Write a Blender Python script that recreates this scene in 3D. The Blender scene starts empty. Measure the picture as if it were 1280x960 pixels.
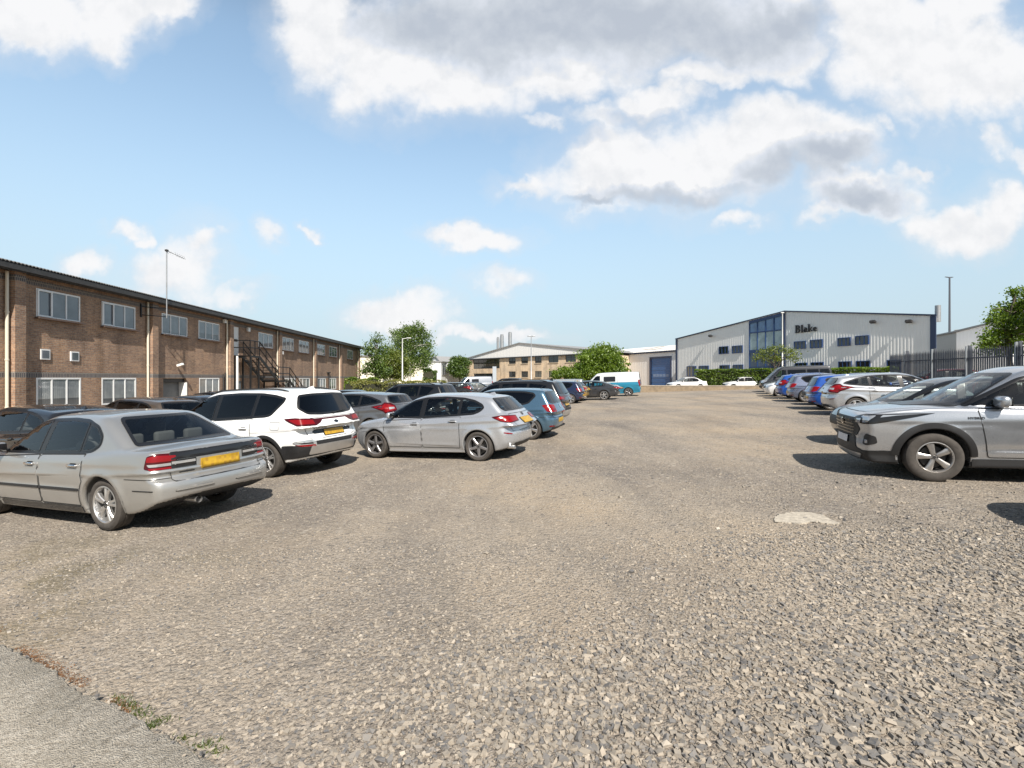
import bpy, bmesh, math, random
import numpy as np
from mathutils import Vector, Matrix
from mathutils.geometry import delaunay_2d_cdt

R_ = math.radians
COL = bpy.context.scene.collection
rng = np.random.default_rng(7)
random.seed(7)

# ------------------------------------------------------------------ camera numbers
W_PX, H_PX, F_PX, HORIZ = 1280.0, 960.0, 610.0, 473.0
CAM_Z = 1.75


def at(px, py, D):
    """the place that lies D metres ahead of the camera behind pixel (px, py)"""
    return Vector(((px - 640.0) * D / F_PX, D, CAM_Z + (HORIZ - py) * D / F_PX))


def ground_z(x, y):
    """the lot falls gently to the left"""
    x = np.asarray(x, float)
    xr = np.minimum(x, 24.0)
    z = np.where(xr > -7.4, 0.034 * xr, -0.2516)
    # beyond the low wall the road lies a little lower
    t = np.clip((np.asarray(y, float) - 47.0) / 4.0, 0, 1)
    z = z * (1 - t) + np.minimum(z, 0.46) * t
    return z


# ------------------------------------------------------------------ materials
MATS = {}


class NT:
    """small helper round a node tree"""
    def __init__(self, tree):
        self.t = tree
        self.n = tree.nodes
        self.l = tree.links

    def node(self, typ, **kw):
        n = self.n.new(typ)
        ins = kw.pop('ins', {})
        for k, v in kw.items():
            setattr(n, k, v)
        for k, v in ins.items():
            self.put(n, k, v)
        return n

    def put(self, n, k, v):
        s = n.inputs[k]
        if isinstance(v, bpy.types.NodeSocket):
            self.l.new(v, s)
        elif isinstance(v, bpy.types.Node):
            self.l.new(v.outputs[0], s)
        else:
            if hasattr(s, 'default_value'):
                dv = s.default_value
                if hasattr(dv, '__len__') and len(dv) == 4 and len(v) == 3:
                    v = (*v, 1.0)
                s.default_value = v

    def math(self, op, a, b=0.0, c=None, clamp=False):
        n = self.n.new('ShaderNodeMath')
        n.operation = op
        n.use_clamp = clamp
        self.put(n, 0, a)
        self.put(n, 1, b)
        if c is not None:
            self.put(n, 2, c)
        return n.outputs[0]

    def vmath(self, op, a, b=None, scale=None):
        n = self.n.new('ShaderNodeVectorMath')
        n.operation = op
        self.put(n, 0, a)
        if b is not None:
            self.put(n, 1, b)
        if scale is not None:
            self.put(n, 'Scale', scale)
        return n

    def mix(self, fac, a, b, blend='MIX'):
        n = self.n.new('ShaderNodeMix')
        n.data_type = 'RGBA'
        n.blend_type = blend
        self.put(n, 0, fac)
        self.put(n, 6, a)
        self.put(n, 7, b)
        return n.outputs[2]

    def ramp(self, fac, stops):
        n = self.n.new('ShaderNodeValToRGB')
        cr = n.color_ramp
        while len(cr.elements) < len(stops):
            cr.elements.new(0.5)
        for e, (p, c) in zip(cr.elements, stops):
            e.position = p
            if not hasattr(c, '__len__'):
                c = (c, c, c)
            e.color = (*c, 1.0)
        self.put(n, 0, fac)
        return n.outputs[0]

    def mapr(self, v, a, b, c=0.0, d=1.0, smooth=False):
        n = self.n.new('ShaderNodeMapRange')
        n.clamp = True
        if smooth:
            n.interpolation_type = 'SMOOTHSTEP'
        for i, q in enumerate((v, a, b, c, d)):
            self.put(n, i, q)
        return n.outputs[0]

    def noise(self, vec=None, scale=5.0, detail=3.0, rough=0.5, dim='3D'):
        n = self.n.new('ShaderNodeTexNoise')
        n.noise_dimensions = dim
        if vec is not None:
            self.put(n, 'Vector', vec)
        n.inputs['Scale'].default_value = scale
        n.inputs['Detail'].default_value = detail
        n.inputs['Roughness'].default_value = rough
        return n


def mat(name):
    m = bpy.data.materials.new(name)
    m.use_nodes = True
    t = NT(m.node_tree)
    b = m.node_tree.nodes['Principled BSDF']
    return m, t, b


def simple(name, col, rough=0.5, metal=0.0, coat=0.0, spec=0.5, var=0.0, vscale=6.0, bump=0.0, bscale=30.0):
    if name in MATS:
        return MATS[name]
    m, t, b = mat(name)
    t.put(b, 'Base Color', col)
    b.inputs['Roughness'].default_value = rough
    b.inputs['Metallic'].default_value = metal
    b.inputs['Coat Weight'].default_value = coat
    b.inputs['Coat Roughness'].default_value = 0.04
    b.inputs['Specular IOR Level'].default_value = spec
    if var or bump:
        tc = t.node('ShaderNodeTexCoord')
        if var:
            n = t.noise(tc.outputs['Object'], vscale, 4, 0.6)
            f = t.mapr(n.outputs[0], 0.3, 0.7, 1 - var, 1 + var)
            sc = t.vmath('SCALE', (*col[:3],), scale=f)
            t.put(b, 'Base Color', sc.outputs[0])
        if bump:
            n2 = t.noise(tc.outputs['Object'], bscale, 4, 0.6)
            bp = t.node('ShaderNodeBump', ins={'Strength': bump, 'Distance': 0.02, 'Height': n2.outputs[0]})
            t.put(b, 'Normal', bp)
    MATS[name] = m
    return m


# ------------------------------------------------------------------ objects and tags
def tag(o, label=None, cat=None, group=None, kind=None):
    if label:
        o['label'] = label
    if cat:
        o['category'] = cat
    if group:
        o['group'] = group
    if kind:
        o['kind'] = kind
    return o


def empty(name, loc=(0, 0, 0), rz=0.0, label=None, cat=None, group=None):
    o = bpy.data.objects.new(name, None)
    COL.objects.link(o)
    o.location = loc
    o.rotation_euler = (0, 0, rz)
    o.empty_display_size = 0.2
    return tag(o, label, cat, group)


class MB:
    """collects pieces of ONE mesh"""
    def __init__(self):
        self.v, self.f, self.m, self.nrm = [], [], [], []
        self.nv = 0
        self.mats = []
        self.has_n = False

    def slot(self, m):
        if m not in self.mats:
            self.mats.append(m)
        return self.mats.index(m)

    def add(self, v, f, m, n=None):
        v = np.asarray(v, float).reshape(-1, 3)
        s = self.slot(m)
        self.v.append(v)
        if isinstance(f, np.ndarray):
            f = (f + self.nv).tolist()
        else:
            k = self.nv
            f = [[i + k for i in q] for q in f]
        self.f += f
        self.m += [s] * len(f)
        if n is None:
            self.nrm.append(np.zeros_like(v))
        else:
            self.nrm.append(np.asarray(n, float))
            self.has_n = True
        self.nv += len(v)
        return self

    # --- shapes
    def box(self, c, s, m, rot=None):
        x, y, z = s[0] / 2, s[1] / 2, s[2] / 2
        v = np.array([(-x, -y, -z), (x, -y, -z), (x, y, -z), (-x, y, -z), (-x, -y, z), (x, -y, z), (x, y, z), (-x, y, z)])
        if rot is not None:
            v = v @ np.array(rot.to_3x3() if hasattr(rot, 'to_3x3') else rot).T
        return self.add(v + np.array(c), [[0, 3, 2, 1], [4, 5, 6, 7], [0, 1, 5, 4], [1, 2, 6, 5], [2, 3, 7, 6], [3, 0, 4, 7]], m)

    def box2(self, a, b, m):
        a, b = np.array(a, float), np.array(b, float)
        return self.box((a + b) / 2, np.abs(b - a), m)

    def bar(self, p, q, w, h, m):
        """box beam from p to q"""
        p, q = Vector(p), Vector(q)
        d = q - p
        L = d.length
        if L < 1e-6:
            return self
        x = d.normalized()
        up = Vector((0, 0, 1)) if abs(x.z) < 0.95 else Vector((0, 1, 0))
        y = up.cross(x).normalized()
        z = x.cross(y)
        M = Matrix((x, y, z)).transposed()
        return self.box(tuple((p + q) / 2), (L, w, h), m, M)

    def tube(self, pts, r, m, seg=8, cap=True):
        pts = [Vector(p) for p in pts]
        n = len(pts)
        rs = r if hasattr(r, '__len__') else [r] * n
        V = []
        prev = None
        for i, p in enumerate(pts):
            d = (pts[min(i + 1, n - 1)] - pts[max(i - 1, 0)]).normalized()
            if prev is None:
                up = Vector((0, 0, 1)) if abs(d.z) < 0.9 else Vector((1, 0, 0))
                a = d.cross(up).normalized()
            else:
                a = (prev - d * prev.dot(d)).normalized()
            prev = a
            b = d.cross(a)
            for k in range(seg):
                t = 2 * math.pi * k / seg
                V.append(p + (a * math.cos(t) + b * math.sin(t)) * rs[i])
        F = []
        for i in range(n - 1):
            for k in range(seg):
                k2 = (k + 1) % seg
                F.append([i * seg + k, i * seg + k2, (i + 1) * seg + k2, (i + 1) * seg + k])
        if cap:
            F.append(list(range(seg))[::-1])
            F.append([(n - 1) * seg + k for k in range(seg)])
        return self.add([tuple(v) for v in V], F, m)

    def lathe(self, prof, m, seg=32, axis='z', c=(0, 0, 0), close=False):
        """prof: (r, h) pairs"""
        V, F = [], []
        n = len(prof)
        for k in range(seg):
            t = 2 * math.pi * k / seg
            for r, h in prof:
                a, b = r * math.cos(t), r * math.sin(t)
                V.append((a, b, h) if axis == 'z' else ((a, h, b) if axis == 'y' else (h, a, b)))
        for k in range(seg):
            k2 = (k + 1) % seg
            for i in range(n - 1):
                q = [k * n + i, k2 * n + i, k2 * n + i + 1, k * n + i + 1]
                if axis == 'y':
                    q = q[::-1]
                F.append(q)
        return self.add(np.array(V) + np.array(c), F, m)

    def rbox(self, c, s, r, m, n=4, rot=None):
        """rounded box"""
        s = np.array(s, float) / 2
        r = min(r, s.min() * 0.98)
        g = []
        u = np.linspace(-1, 1, n * 2)
        V, F = [], []
        # spherified cube shell pushed out to the box core
        for ax in range(3):
            for sg in (-1, 1):
                base = len(V)
                for a in u:
                    for b in u:
                        p = np.zeros(3)
                        p[ax] = sg
                        p[(ax + 1) % 3] = math.tan(a * math.pi / 4)
                        p[(ax + 2) % 3] = math.tan(b * math.pi / 4)
                        d = p / np.linalg.norm(p)
                        core = np.sign(p) * (s - r)
                        V.append(core + d * r)
                N = len(u)
                for i in range(N - 1):
                    for j in range(N - 1):
                        q = [base + i * N + j, base + (i + 1) * N + j, base + (i + 1) * N + j + 1, base + i * N + j + 1]
                        F.append(q if sg > 0 else q[::-1])
        V = np.array(V)
        if rot is not None:
            V = V @ np.array(rot.to_3x3() if hasattr(rot, 'to_3x3') else rot).T
        return self.add(V + np.array(c), F, m)

    def prism(self, pts, d, m):
        """flat outline pts (3D, planar) pushed along vector d"""
        p = np.array(pts, float)
        q = p + np.array(d)
        n = len(p)
        F = [list(range(n))[::-1], [n + i for i in range(n)]]
        for i in range(n):
            j = (i + 1) % n
            F.append([i, j, n + j, n + i])
        return self.add(np.vstack([p, q]), F, m)

    def mesh(self, name, smooth=None):
        me = bpy.data.meshes.new(name)
        V = np.vstack(self.v) if self.v else np.zeros((0, 3))
        me.from_pydata(V.tolist(), [], self.f)
        for m in self.mats:
            me.materials.append(m)
        me.polygons.foreach_set('material_index', self.m)
        if self.has_n:
            me.polygons.foreach_set('use_smooth', [True] * len(me.polygons))
            N = np.vstack(self.nrm)
            me.update()
            if not np.all(np.abs(N).sum(1) > 0):
                bad = np.abs(N).sum(1) == 0
                vn = np.zeros((len(V), 3))
                me.vertex_normals.foreach_get('vector', vn.ravel()) if False else None
                vn = np.array([v.normal[:] for v in me.vertices])
                N[bad] = vn[bad]
            me.normals_split_custom_set_from_vertices(N.tolist())
        elif smooth is not None:
            if smooth >= 180:
                me.polygons.foreach_set('use_smooth', [True] * len(me.polygons))
            else:
                bm = bmesh.new()
                bm.from_mesh(me)
                bmesh.ops.remove_doubles(bm, verts=bm.verts, dist=1e-5)
                bmesh.ops.recalc_face_normals(bm, faces=bm.faces)
                lim = R_(smooth)
                for f in bm.faces:
                    f.smooth = True
                for e in bm.edges:
                    if len(e.link_faces) == 2:
                        if e.calc_face_angle(0) > lim:
                            e.smooth = False
                    else:
                        e.smooth = False
                bm.to_mesh(me)
                bm.free()
        me.update()
        return me

    def build(self, name, parent=None, smooth=None, **tags):
        o = bpy.data.objects.new(name, self.mesh(name, smooth))
        COL.objects.link(o)
        if parent is not None:
            o.parent = parent
        tag(o, **tags)
        return o


def fast_mesh(name, V, F, m, smooth=False):
    """numpy triangles/quads, all of one size"""
    me = bpy.data.meshes.new(name)
    V = np.ascontiguousarray(V, dtype=np.float32)
    F = np.ascontiguousarray(F, dtype=np.int32)
    n, k = F.shape
    me.vertices.add(len(V))
    me.vertices.foreach_set('co', V.ravel())
    me.loops.add(n * k)
    me.loops.foreach_set('vertex_index', F.ravel())
    me.polygons.add(n)
    me.polygons.foreach_set('loop_start', np.arange(0, n * k, k, dtype=np.int32))
    me.polygons.foreach_set('loop_total', np.full(n, k, dtype=np.int32))
    me.polygons.foreach_set('use_smooth', np.full(n, bool(smooth)))
    for mm in (m if isinstance(m, (list, tuple)) else [m]):
        me.materials.append(mm)
    me.update(calc_edges=True)
    return me


def link(name, me, parent=None, **tags):
    o = bpy.data.objects.new(name, me)
    COL.objects.link(o)
    if parent is not None:
        o.parent = parent
    tag(o, **tags)
    return o


def copy_tree(o, parent=None):
    c = o.copy()
    COL.objects.link(c)
    if parent is not None:
        c.parent = parent
    for ch in list(o.children):
        copy_tree(ch, c)
    return c
# ================================================================== cars
def smax(a, b, k):
    h = np.clip(0.5 + 0.5 * (a - b) / k, 0, 1)
    return b + (a - b) * h + k * h * (1 - h)


def smin(a, b, k):
    return -smax(-a, -b, k)


def pchip(pts):
    """monotone cubic through points, flat beyond the ends"""
    p = np.array(sorted(pts), float)
    x, y = p[:, 0], p[:, 1]
    h = np.diff(x)
    d = np.diff(y) / h
    m = np.zeros(len(x))
    for i in range(1, len(x) - 1):
        if d[i - 1] * d[i] > 0:
            w1, w2 = 2 * h[i] + h[i - 1], h[i] + 2 * h[i - 1]
            m[i] = (w1 + w2) / (w1 / d[i - 1] + w2 / d[i])
    m[0], m[-1] = d[0], d[-1]

    def f(q):
        q = np.clip(np.asarray(q, float), x[0], x[-1])
        i = np.clip(np.searchsorted(x, q) - 1, 0, len(h) - 1)
        t = (q - x[i]) / h[i]
        t2, t3 = t * t, t * t * t
        return ((2 * t3 - 3 * t2 + 1) * y[i] + (t3 - 2 * t2 + t) * h[i] * m[i] + (-2 * t3 + 3 * t2) * y[i + 1] + (t3 - t2) * h[i] * m[i + 1])
    return f


def half(p, q):
    """half plane to the outer side of the line p->q in (x, z): unit normal and offset; positive = outside (above)"""
    dx, dz = q[0] - p[0], q[1] - p[1]
    L = math.hypot(dx, dz)
    n = (-dz / L, dx / L)
    if n[1] < 0:
        n = (-n[0], -n[1])
    return n, n[0] * p[0] + n[1] * p[1]


def car_field(s):
    hl, hw, H = s['L'] / 2, s['W'] / 2, s['H']
    low, roof = pchip(s['low']), pchip(s['roof'])
    fp, rp = pchip(s['front']), pchip(s['rear'])
    und = pchip(s['under'])
    belt = pchip(s['belt'])
    nw, ow = half(*s['screen'])
    nr, orr = half(*s['back'])
    xa, xb, R, Ra = s['xf'], s['xr'], s['R'], s['Ra']
    tum, gw = s.get('tumble', 0.30), s.get('ghw', hw - 0.075)
    fl = s.get('flare', 0.012)
    nt, rt = s.get('nose_taper', 0.10), s.get('tail_taper', 0.07)
    zs = s.get('zwide', 0.58)
    creases = s.get('crease', [])
    kt = s.get('kt', 0.06)
    cf, cr = s.get('cf', 0.26), s.get('cr', 0.16)
    bow, rbow = s.get('bow', 0.13), s.get('rbow', 0.07)
    ghr = s.get('gh_rear_taper', 0.06)
    ksh = s.get('kgh', 0.10)

    def f(x, y, z):
        ay = np.abs(y)
        tn = np.clip((x - xa * 0.55) / (hl - xa * 0.55), 0, 1.1)
        tr = np.clip((-x + xb * 0.55) / (hl + xb * 0.55), 0, 1.1)
        zl = low(x)
        dz = z - zs
        sect = np.where(dz < 0, s.get('tuck', 0.055) * np.minimum((dz / 0.35) ** 2, 1.6), s.get('lean', 0.035) * np.clip(dz / np.maximum(zl - zs, 0.1), 0, 1.2) ** 2)
        Y = hw - fl - nt * tn ** 2.2 - rt * tr ** 2.2 - sect
        for (z0, sl, dep, wd, x0, x1) in creases:
            q = z - (z0 + sl * x)
            win = np.clip((x - x0) / 0.3, 0, 1) * np.clip((x1 - x) / 0.3, 0, 1)
            Y = Y + dep * win * np.where(q > 0, np.exp(-(q / wd) ** 2), np.exp(-(q / (wd * 0.35)) ** 2))
        rf = np.hypot(x - xa, z - R)
        rr = np.hypot(x - xb, z - R)
        up = np.clip((z - R * 0.4) / 0.2, 0, 1)
        Y = Y + fl * up * (np.exp(-((rf - Ra) / 0.07) ** 2) + np.exp(-((rr - Ra) / 0.07) ** 2))
        side = ay - Y
        yn = ay / hw
        top = (z - (zl - s.get('crown', 0.05) * yn ** 2)) * 0.95
        fr = (x - (hl + fp(z) - cf * yn ** 3.2)) * 0.93
        re = (-x - (hl + rp(z) - cr * yn ** 3.2)) * 0.95
        bo = und(x) - z
        body = smax(side, top, kt)
        body = smax(body, smax(fr, re, 0.02), s.get('kc', 0.09))
        body = smax(body, bo, 0.04)
        # greenhouse
        zb = belt(x)
        gy = gw - tum * np.clip(z - zb, -0.3, 1) - 0.10 * np.clip(z - zb, 0, 1) ** 2 - ghr * np.clip((-x) / hl, 0, 1) ** 2 - 0.05 * np.clip(x / hl, 0, 1) ** 2
        gs = (ay - gy) * 0.95
        gt = z - (roof(x) - s.get('roof_crown', 0.075) * (ay / gw) ** 2)
        gf = nw[0] * x + nw[1] * z - ow + bow * yn ** 2
        gr = nr[0] * x + nr[1] * z - orr + rbow * yn ** 2
        g = smax(gt, gf, s.get('kws', 0.10))
        g = smax(g, gr, s.get('krg', 0.05))
        g = smax(g, gs, ksh)
        g = smax(g, (zb - 0.25) - z, 0.02)
        o = smin(body, g, s.get('kbelt', 0.035))
        yi = hw - 0.34
        a1 = np.maximum(rf - Ra, yi - ay)
        a2 = np.maximum(rr - Ra, yi - ay)
        o = smax(o, -a1, 0.012)
        o = smax(o, -a2, 0.012)
        return o
    return f


def grad(f, P, e=0.003):
    x, y, z = P[:, 0], P[:, 1], P[:, 2]
    g = np.stack([f(x + e, y, z) - f(x - e, y, z), f(x, y + e, z) - f(x, y - e, z), f(x, y, z + e) - f(x, y, z - e)], 1) / (2 * e)
    return g


def surface_nets(f, lo, hi, h):
    ax = [np.arange(lo[i], hi[i] + h, h) for i in range(3)]
    m = int(math.ceil(max(abs(lo[1]), abs(hi[1])) / h))
    yh = (np.arange(0, m + 1) + 0.5) * h
    ax[1] = np.concatenate([-yh[::-1], yh])
    X, Y, Z = np.meshgrid(ax[0], yh, ax[2], indexing='ij')
    v = f(X, Y, Z)
    v = np.concatenate([v[:, ::-1], v], axis=1)
    s = v < 0
    n = [len(a) - 1 for a in ax]
    cnt = np.zeros(n, int)
    for i in (0, 1):
        for j in (0, 1):
            for k in (0, 1):
                cnt += s[i:n[0] + i, j:n[1] + j, k:n[2] + k]
    act = (cnt > 0) & (cnt < 8)
    idx = -np.ones(n, int)
    ci = np.argwhere(act)
    idx[act] = np.arange(len(ci))
    acc = np.zeros((len(ci), 3))
    num = np.zeros(len(ci))
    corners = [(i, j, k) for i in (0, 1) for j in (0, 1) for k in (0, 1)]
    for a in corners:
        for d in range(3):
            if a[d] == 0:
                b = list(a)
                b[d] = 1
                va = v[ci[:, 0] + a[0], ci[:, 1] + a[1], ci[:, 2] + a[2]]
                vb = v[ci[:, 0] + b[0], ci[:, 1] + b[1], ci[:, 2] + b[2]]
                c = (va < 0) != (vb < 0)
                t = np.where(c, va / np.where(c, va - vb, 1), 0)
                p = np.tile(np.array(a, float), (len(ci), 1))
                p[:, d] = t
                acc[c] += p[c]
                num[c] += 1
    P = (ci + acc / num[:, None]) * h + np.array([a[0] for a in ax])
    Q = []
    for d in range(3):
        e1, e2 = (d + 1) % 3, (d + 2) % 3
        sl0 = [slice(None)] * 3
        sl1 = [slice(None)] * 3
        sl0[d] = slice(0, -1)
        sl1[d] = slice(1, None)
        ch = s[tuple(sl0)] != s[tuple(sl1)]
        E = np.argwhere(ch)
        ok = (E[:, e1] > 0) & (E[:, e2] > 0) & (E[:, e1] < n[e1]) & (E[:, e2] < n[e2])
        E = E[ok]
        inside0 = s[E[:, 0], E[:, 1], E[:, 2]]
        q = []
        for (u, w) in ((-1, -1), (0, -1), (0, 0), (-1, 0)):
            c = E.copy()
            c[:, e1] += u
            c[:, e2] += w
            q.append(idx[c[:, 0], c[:, 1], c[:, 2]])
        q = np.stack(q, 1)
        q[~inside0] = q[~inside0][:, ::-1]
        Q.append(q)
    Q = np.vstack(Q)
    for _ in range(4):
        val = f(P[:, 0], P[:, 1], P[:, 2])
        g = grad(f, P)
        st = -(val / np.maximum((g * g).sum(1), 0.2))[:, None] * g
        ln = np.linalg.norm(st, axis=1, keepdims=True)
        st *= np.minimum(1, 0.45 * h / np.maximum(ln, 1e-9))
        P = P + st
    N = grad(f, P, 0.006)
    N /= np.maximum(np.linalg.norm(N, axis=1, keepdims=True), 1e-9)
    return P, Q, N


def in_poly(px, pz, poly):
    poly = np.asarray(poly)
    r = np.zeros(len(px), bool)
    n = len(poly)
    for i in range(n):
        x1, y1 = poly[i]
        x2, y2 = poly[(i + 1) % n]
        c = ((y1 > pz) != (y2 > pz))
        with np.errstate(divide='ignore', invalid='ignore'):
            xi = (x2 - x1) * (pz - y1) / (y2 - y1 + 1e-12) + x1
        r ^= c & (px < xi)
    return r


def ccw(p):
    p = np.asarray(p, float)
    a = np.sum(p[:, 0] * np.roll(p[:, 1], -1) - np.roll(p[:, 0], -1) * p[:, 1])
    return p if a > 0 else p[::-1].copy()


def inset(p, d):
    """move every side of a ccw outline inwards by d"""
    p = np.asarray(p, float)
    n = len(p)
    out = []
    for i in range(n):
        a, b, c = p[i - 1], p[i], p[(i + 1) % n]
        e1 = (b - a) / max(np.linalg.norm(b - a), 1e-9)
        e2 = (c - b) / max(np.linalg.norm(c - b), 1e-9)
        n1, n2 = np.array([-e1[1], e1[0]]), np.array([-e2[1], e2[0]])
        m = n1 + n2
        k = max((m * m).sum() / 2, 0.25)
        out.append(b + m * d / k)
    return np.array(out)


def rounded(p, r, n=4):
    """round the corners of an outline; r one number or one per corner"""
    p = np.asarray(p, float)
    out = []
    N = len(p)
    for i in range(N):
        ri = r[i] if hasattr(r, '__len__') else r
        a, b, c = p[i - 1], p[i], p[(i + 1) % N]
        d1, d2 = a - b, c - b
        l1, l2 = np.linalg.norm(d1), np.linalg.norm(d2)
        t = min(ri, l1 * 0.45, l2 * 0.45)
        s, e = b + d1 / l1 * t, b + d2 / l2 * t
        for k in range(n + 1):
            u = k / n
            out.append((1 - u) ** 2 * s + 2 * u * (1 - u) * b + u * u * e)
    return np.array(out)


def clip_half(p, a, b):
    """keep the part of outline p to the left of the line a->b"""
    p = np.asarray(p, float)
    a, b = np.asarray(a, float), np.asarray(b, float)
    d = b - a
    sd = lambda q: d[0] * (q[1] - a[1]) - d[1] * (q[0] - a[0])
    out = []
    for i in range(len(p)):
        q, r = p[i], p[(i + 1) % len(p)]
        sq, sr = sd(q), sd(r)
        if sq >= 0:
            out.append(q)
        if (sq >= 0) != (sr >= 0):
            out.append(q + (r - q) * sq / (sq - sr))
    return np.array(out)


def densify(p, h):
    p = np.asarray(p, float)
    out = []
    for i in range(len(p)):
        a, b = p[i], p[(i + 1) % len(p)]
        n = max(1, int(np.linalg.norm(b - a) / h))
        for k in range(n):
            out.append(a + (b - a) * k / n)
    return np.array(out)


class Skin:
    """puts outlines onto a car's surface"""
    def __init__(self, f, s):
        self.f, self.s = f, s

    def map(self, mode, uv, off=0.003):
        f, s = self.f, self.s
        uv = np.asarray(uv, float)
        u, v = uv[:, 0], uv[:, 1]
        hl = s['L'] / 2
        Z = np.zeros_like(u)
        if mode == 'L':
            P = lambda t: (u, t, v)
            t0 = 1.3
        elif mode == 'R':
            P = lambda t: (u, -t, v)
            t0 = 1.3
        elif mode == 'F':
            P = lambda t: (t, u, v)
            t0 = hl + 0.3
        elif mode == 'B':
            P = lambda t: (-t, u, v)
            t0 = hl + 0.3
        elif mode == 'T':
            P = lambda t: (u, v, t)
            t0 = s['H'] + 0.2
        elif mode in ('CF', 'CB'):
            c = hl - s['W'] / 2
            a = np.radians(u)
            if mode == 'CF':
                P = lambda t: (c + t * np.cos(a), t * np.sin(a), v)
            else:
                P = lambda t: (-c - t * np.cos(a), t * np.sin(a), v)
            t0 = 1.9
        lo = np.full(len(u), float(t0))
        hi = np.zeros(len(u))
        done = np.zeros(len(u), bool)
        prev = np.full(len(u), float(t0))
        live = np.arange(len(u))
        for t in np.linspace(t0, 0.0, 46)[1:]:
            if not len(live):
                break
            q = P(np.full(len(u), t))
            val = f(*[np.broadcast_to(c, u.shape)[live] for c in q])
            hit = val < 0
            lo[live[hit]], hi[live[hit]] = prev[live[hit]], t
            done[live[hit]] = True
            prev[live] = t
            live = live[~hit]
        lo[~done] = hi[~done] = 0.3
        for _ in range(13):
            mid = (lo + hi) / 2
            neg = f(*P(mid)) < 0
            hi = np.where(neg, mid, hi)
            lo = np.where(neg, lo, mid)
        pts = np.stack(np.broadcast_arrays(*P((lo + hi) / 2)), 1).astype(float)
        N = grad(f, pts, 0.006)
        N /= np.maximum(np.linalg.norm(N, axis=1, keepdims=True), 1e-9)
        return pts + N * off, N

    def flip(self, mode):
        return mode in ('L', 'F') and mode == 'L' or mode == 'B' or mode == 'CB'

    def patch(self, mb, mode, poly, m, off=0.004, h=0.05, skirt=0.012):
        """filled piece"""
        poly = ccw(densify(poly, h))
        n = len(poly)
        sc = np.ptp(poly, axis=0)
        hh = h if mode not in ('CF', 'CB') else None
        # inner points
        if mode in ('CF', 'CB'):
            gu, gv = 3.0, h
        else:
            gu = gv = h
        xs = np.arange(poly[:, 0].min() + gu * 0.5, poly[:, 0].max(), gu)
        ys = np.arange(poly[:, 1].min() + gv * 0.5, poly[:, 1].max(), gv)
        G = np.array([(a, b) for a in xs for b in ys]).reshape(-1, 2)
        if len(G):
            G = G[in_poly(G[:, 0], G[:, 1], poly)]
            q = poly / np.array([gu, gv])
            gq = G / np.array([gu, gv])
            if len(G):
                dmin = np.min(np.linalg.norm(gq[:, None] - q[None], axis=2), axis=1)
                G = G[dmin > 0.45]
        allp = np.vstack([poly, G]) if len(G) else poly
        sc2 = np.array([1 / gu, 1 / gv])
        res = delaunay_2d_cdt([Vector(p * sc2) for p in allp], [(i, (i + 1) % n) for i in range(n)], [], 1, 1e-6)
        vv = np.array([v[:] for v in res[0]]) / sc2
        ff = [list(t) for t in res[2]]
        P, N = self.map(mode, vv, off)
        tri = np.array(ff)
        if len(tri) == 0:
            return mb
        fn = np.cross(P[tri[:, 1]] - P[tri[:, 0]], P[tri[:, 2]] - P[tri[:, 0]])
        bad = (fn * N[tri[:, 0]]).sum(1) < 0
        tri[bad] = tri[bad][:, ::-1]
        mb.add(P, tri, m, N)
        if skirt:
            self.rim(mb, mode, poly, m, off, skirt)
        return mb

    def rim(self, mb, mode, poly, m, off, skirt):
        P, N = self.map(mode, poly, off)
        P2 = P - N * (skirt + off)
        n = len(poly)
        F = [[i, (i + 1) % n, n + (i + 1) % n, n + i] for i in range(n)]
        c = P.mean(0)
        t = P - c
        t -= N * (t * N).sum(1, keepdims=True)
        t /= np.maximum(np.linalg.norm(t, axis=1, keepdims=True), 1e-9)
        mb.add(np.vstack([P, P2]), F, m, np.vstack([t, t]))

    def ring(self, mb, mode, outer, inner, m, off=0.005, closed=True):
        """band between two outlines of the same number of points"""
        n = len(outer)
        P, N = self.map(mode, outer, off)
        Q, M = self.map(mode, inner, off)
        F = []
        for i in range(n if closed else n - 1):
            j = (i + 1) % n
            F.append([i, j, n + j, n + i])
        A = np.vstack([P, Q])
        NN = np.vstack([N, M])
        F = np.array(F)
        fn = np.cross(A[F[:, 1]] - A[F[:, 0]], A[F[:, 2]] - A[F[:, 0]])
        bad = (fn * NN[F[:, 0]]).sum(1) < 0
        F[bad] = F[bad][:, ::-1]
        mb.add(A, F, m, NN)
        return mb

    def band(self, mb, mode, poly, w, m, off=0.005, r=0.02):
        """an outline band of width w just inside poly"""
        p = ccw(poly)
        o = densify(rounded(p, r), 0.05)
        i = densify(rounded(inset(p, w), max(r - w, 0.003)), 0.05)
        o, i = rounded(p, r, 5), rounded(inset(p, w), max(r - w, 0.003), 5)
        # same count: densify both by index
        def dd(a, k=4):
            out = []
            for q in range(len(a)):
                for t in range(k):
                    out.append(a[q] + (a[(q + 1) % len(a)] - a[q]) * t / k)
            return np.array(out)
        self.ring(mb, mode, dd(o), dd(i), m, off)
        return rounded(inset(p, w * 0.9), max(r - w, 0.003), 5)

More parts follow.
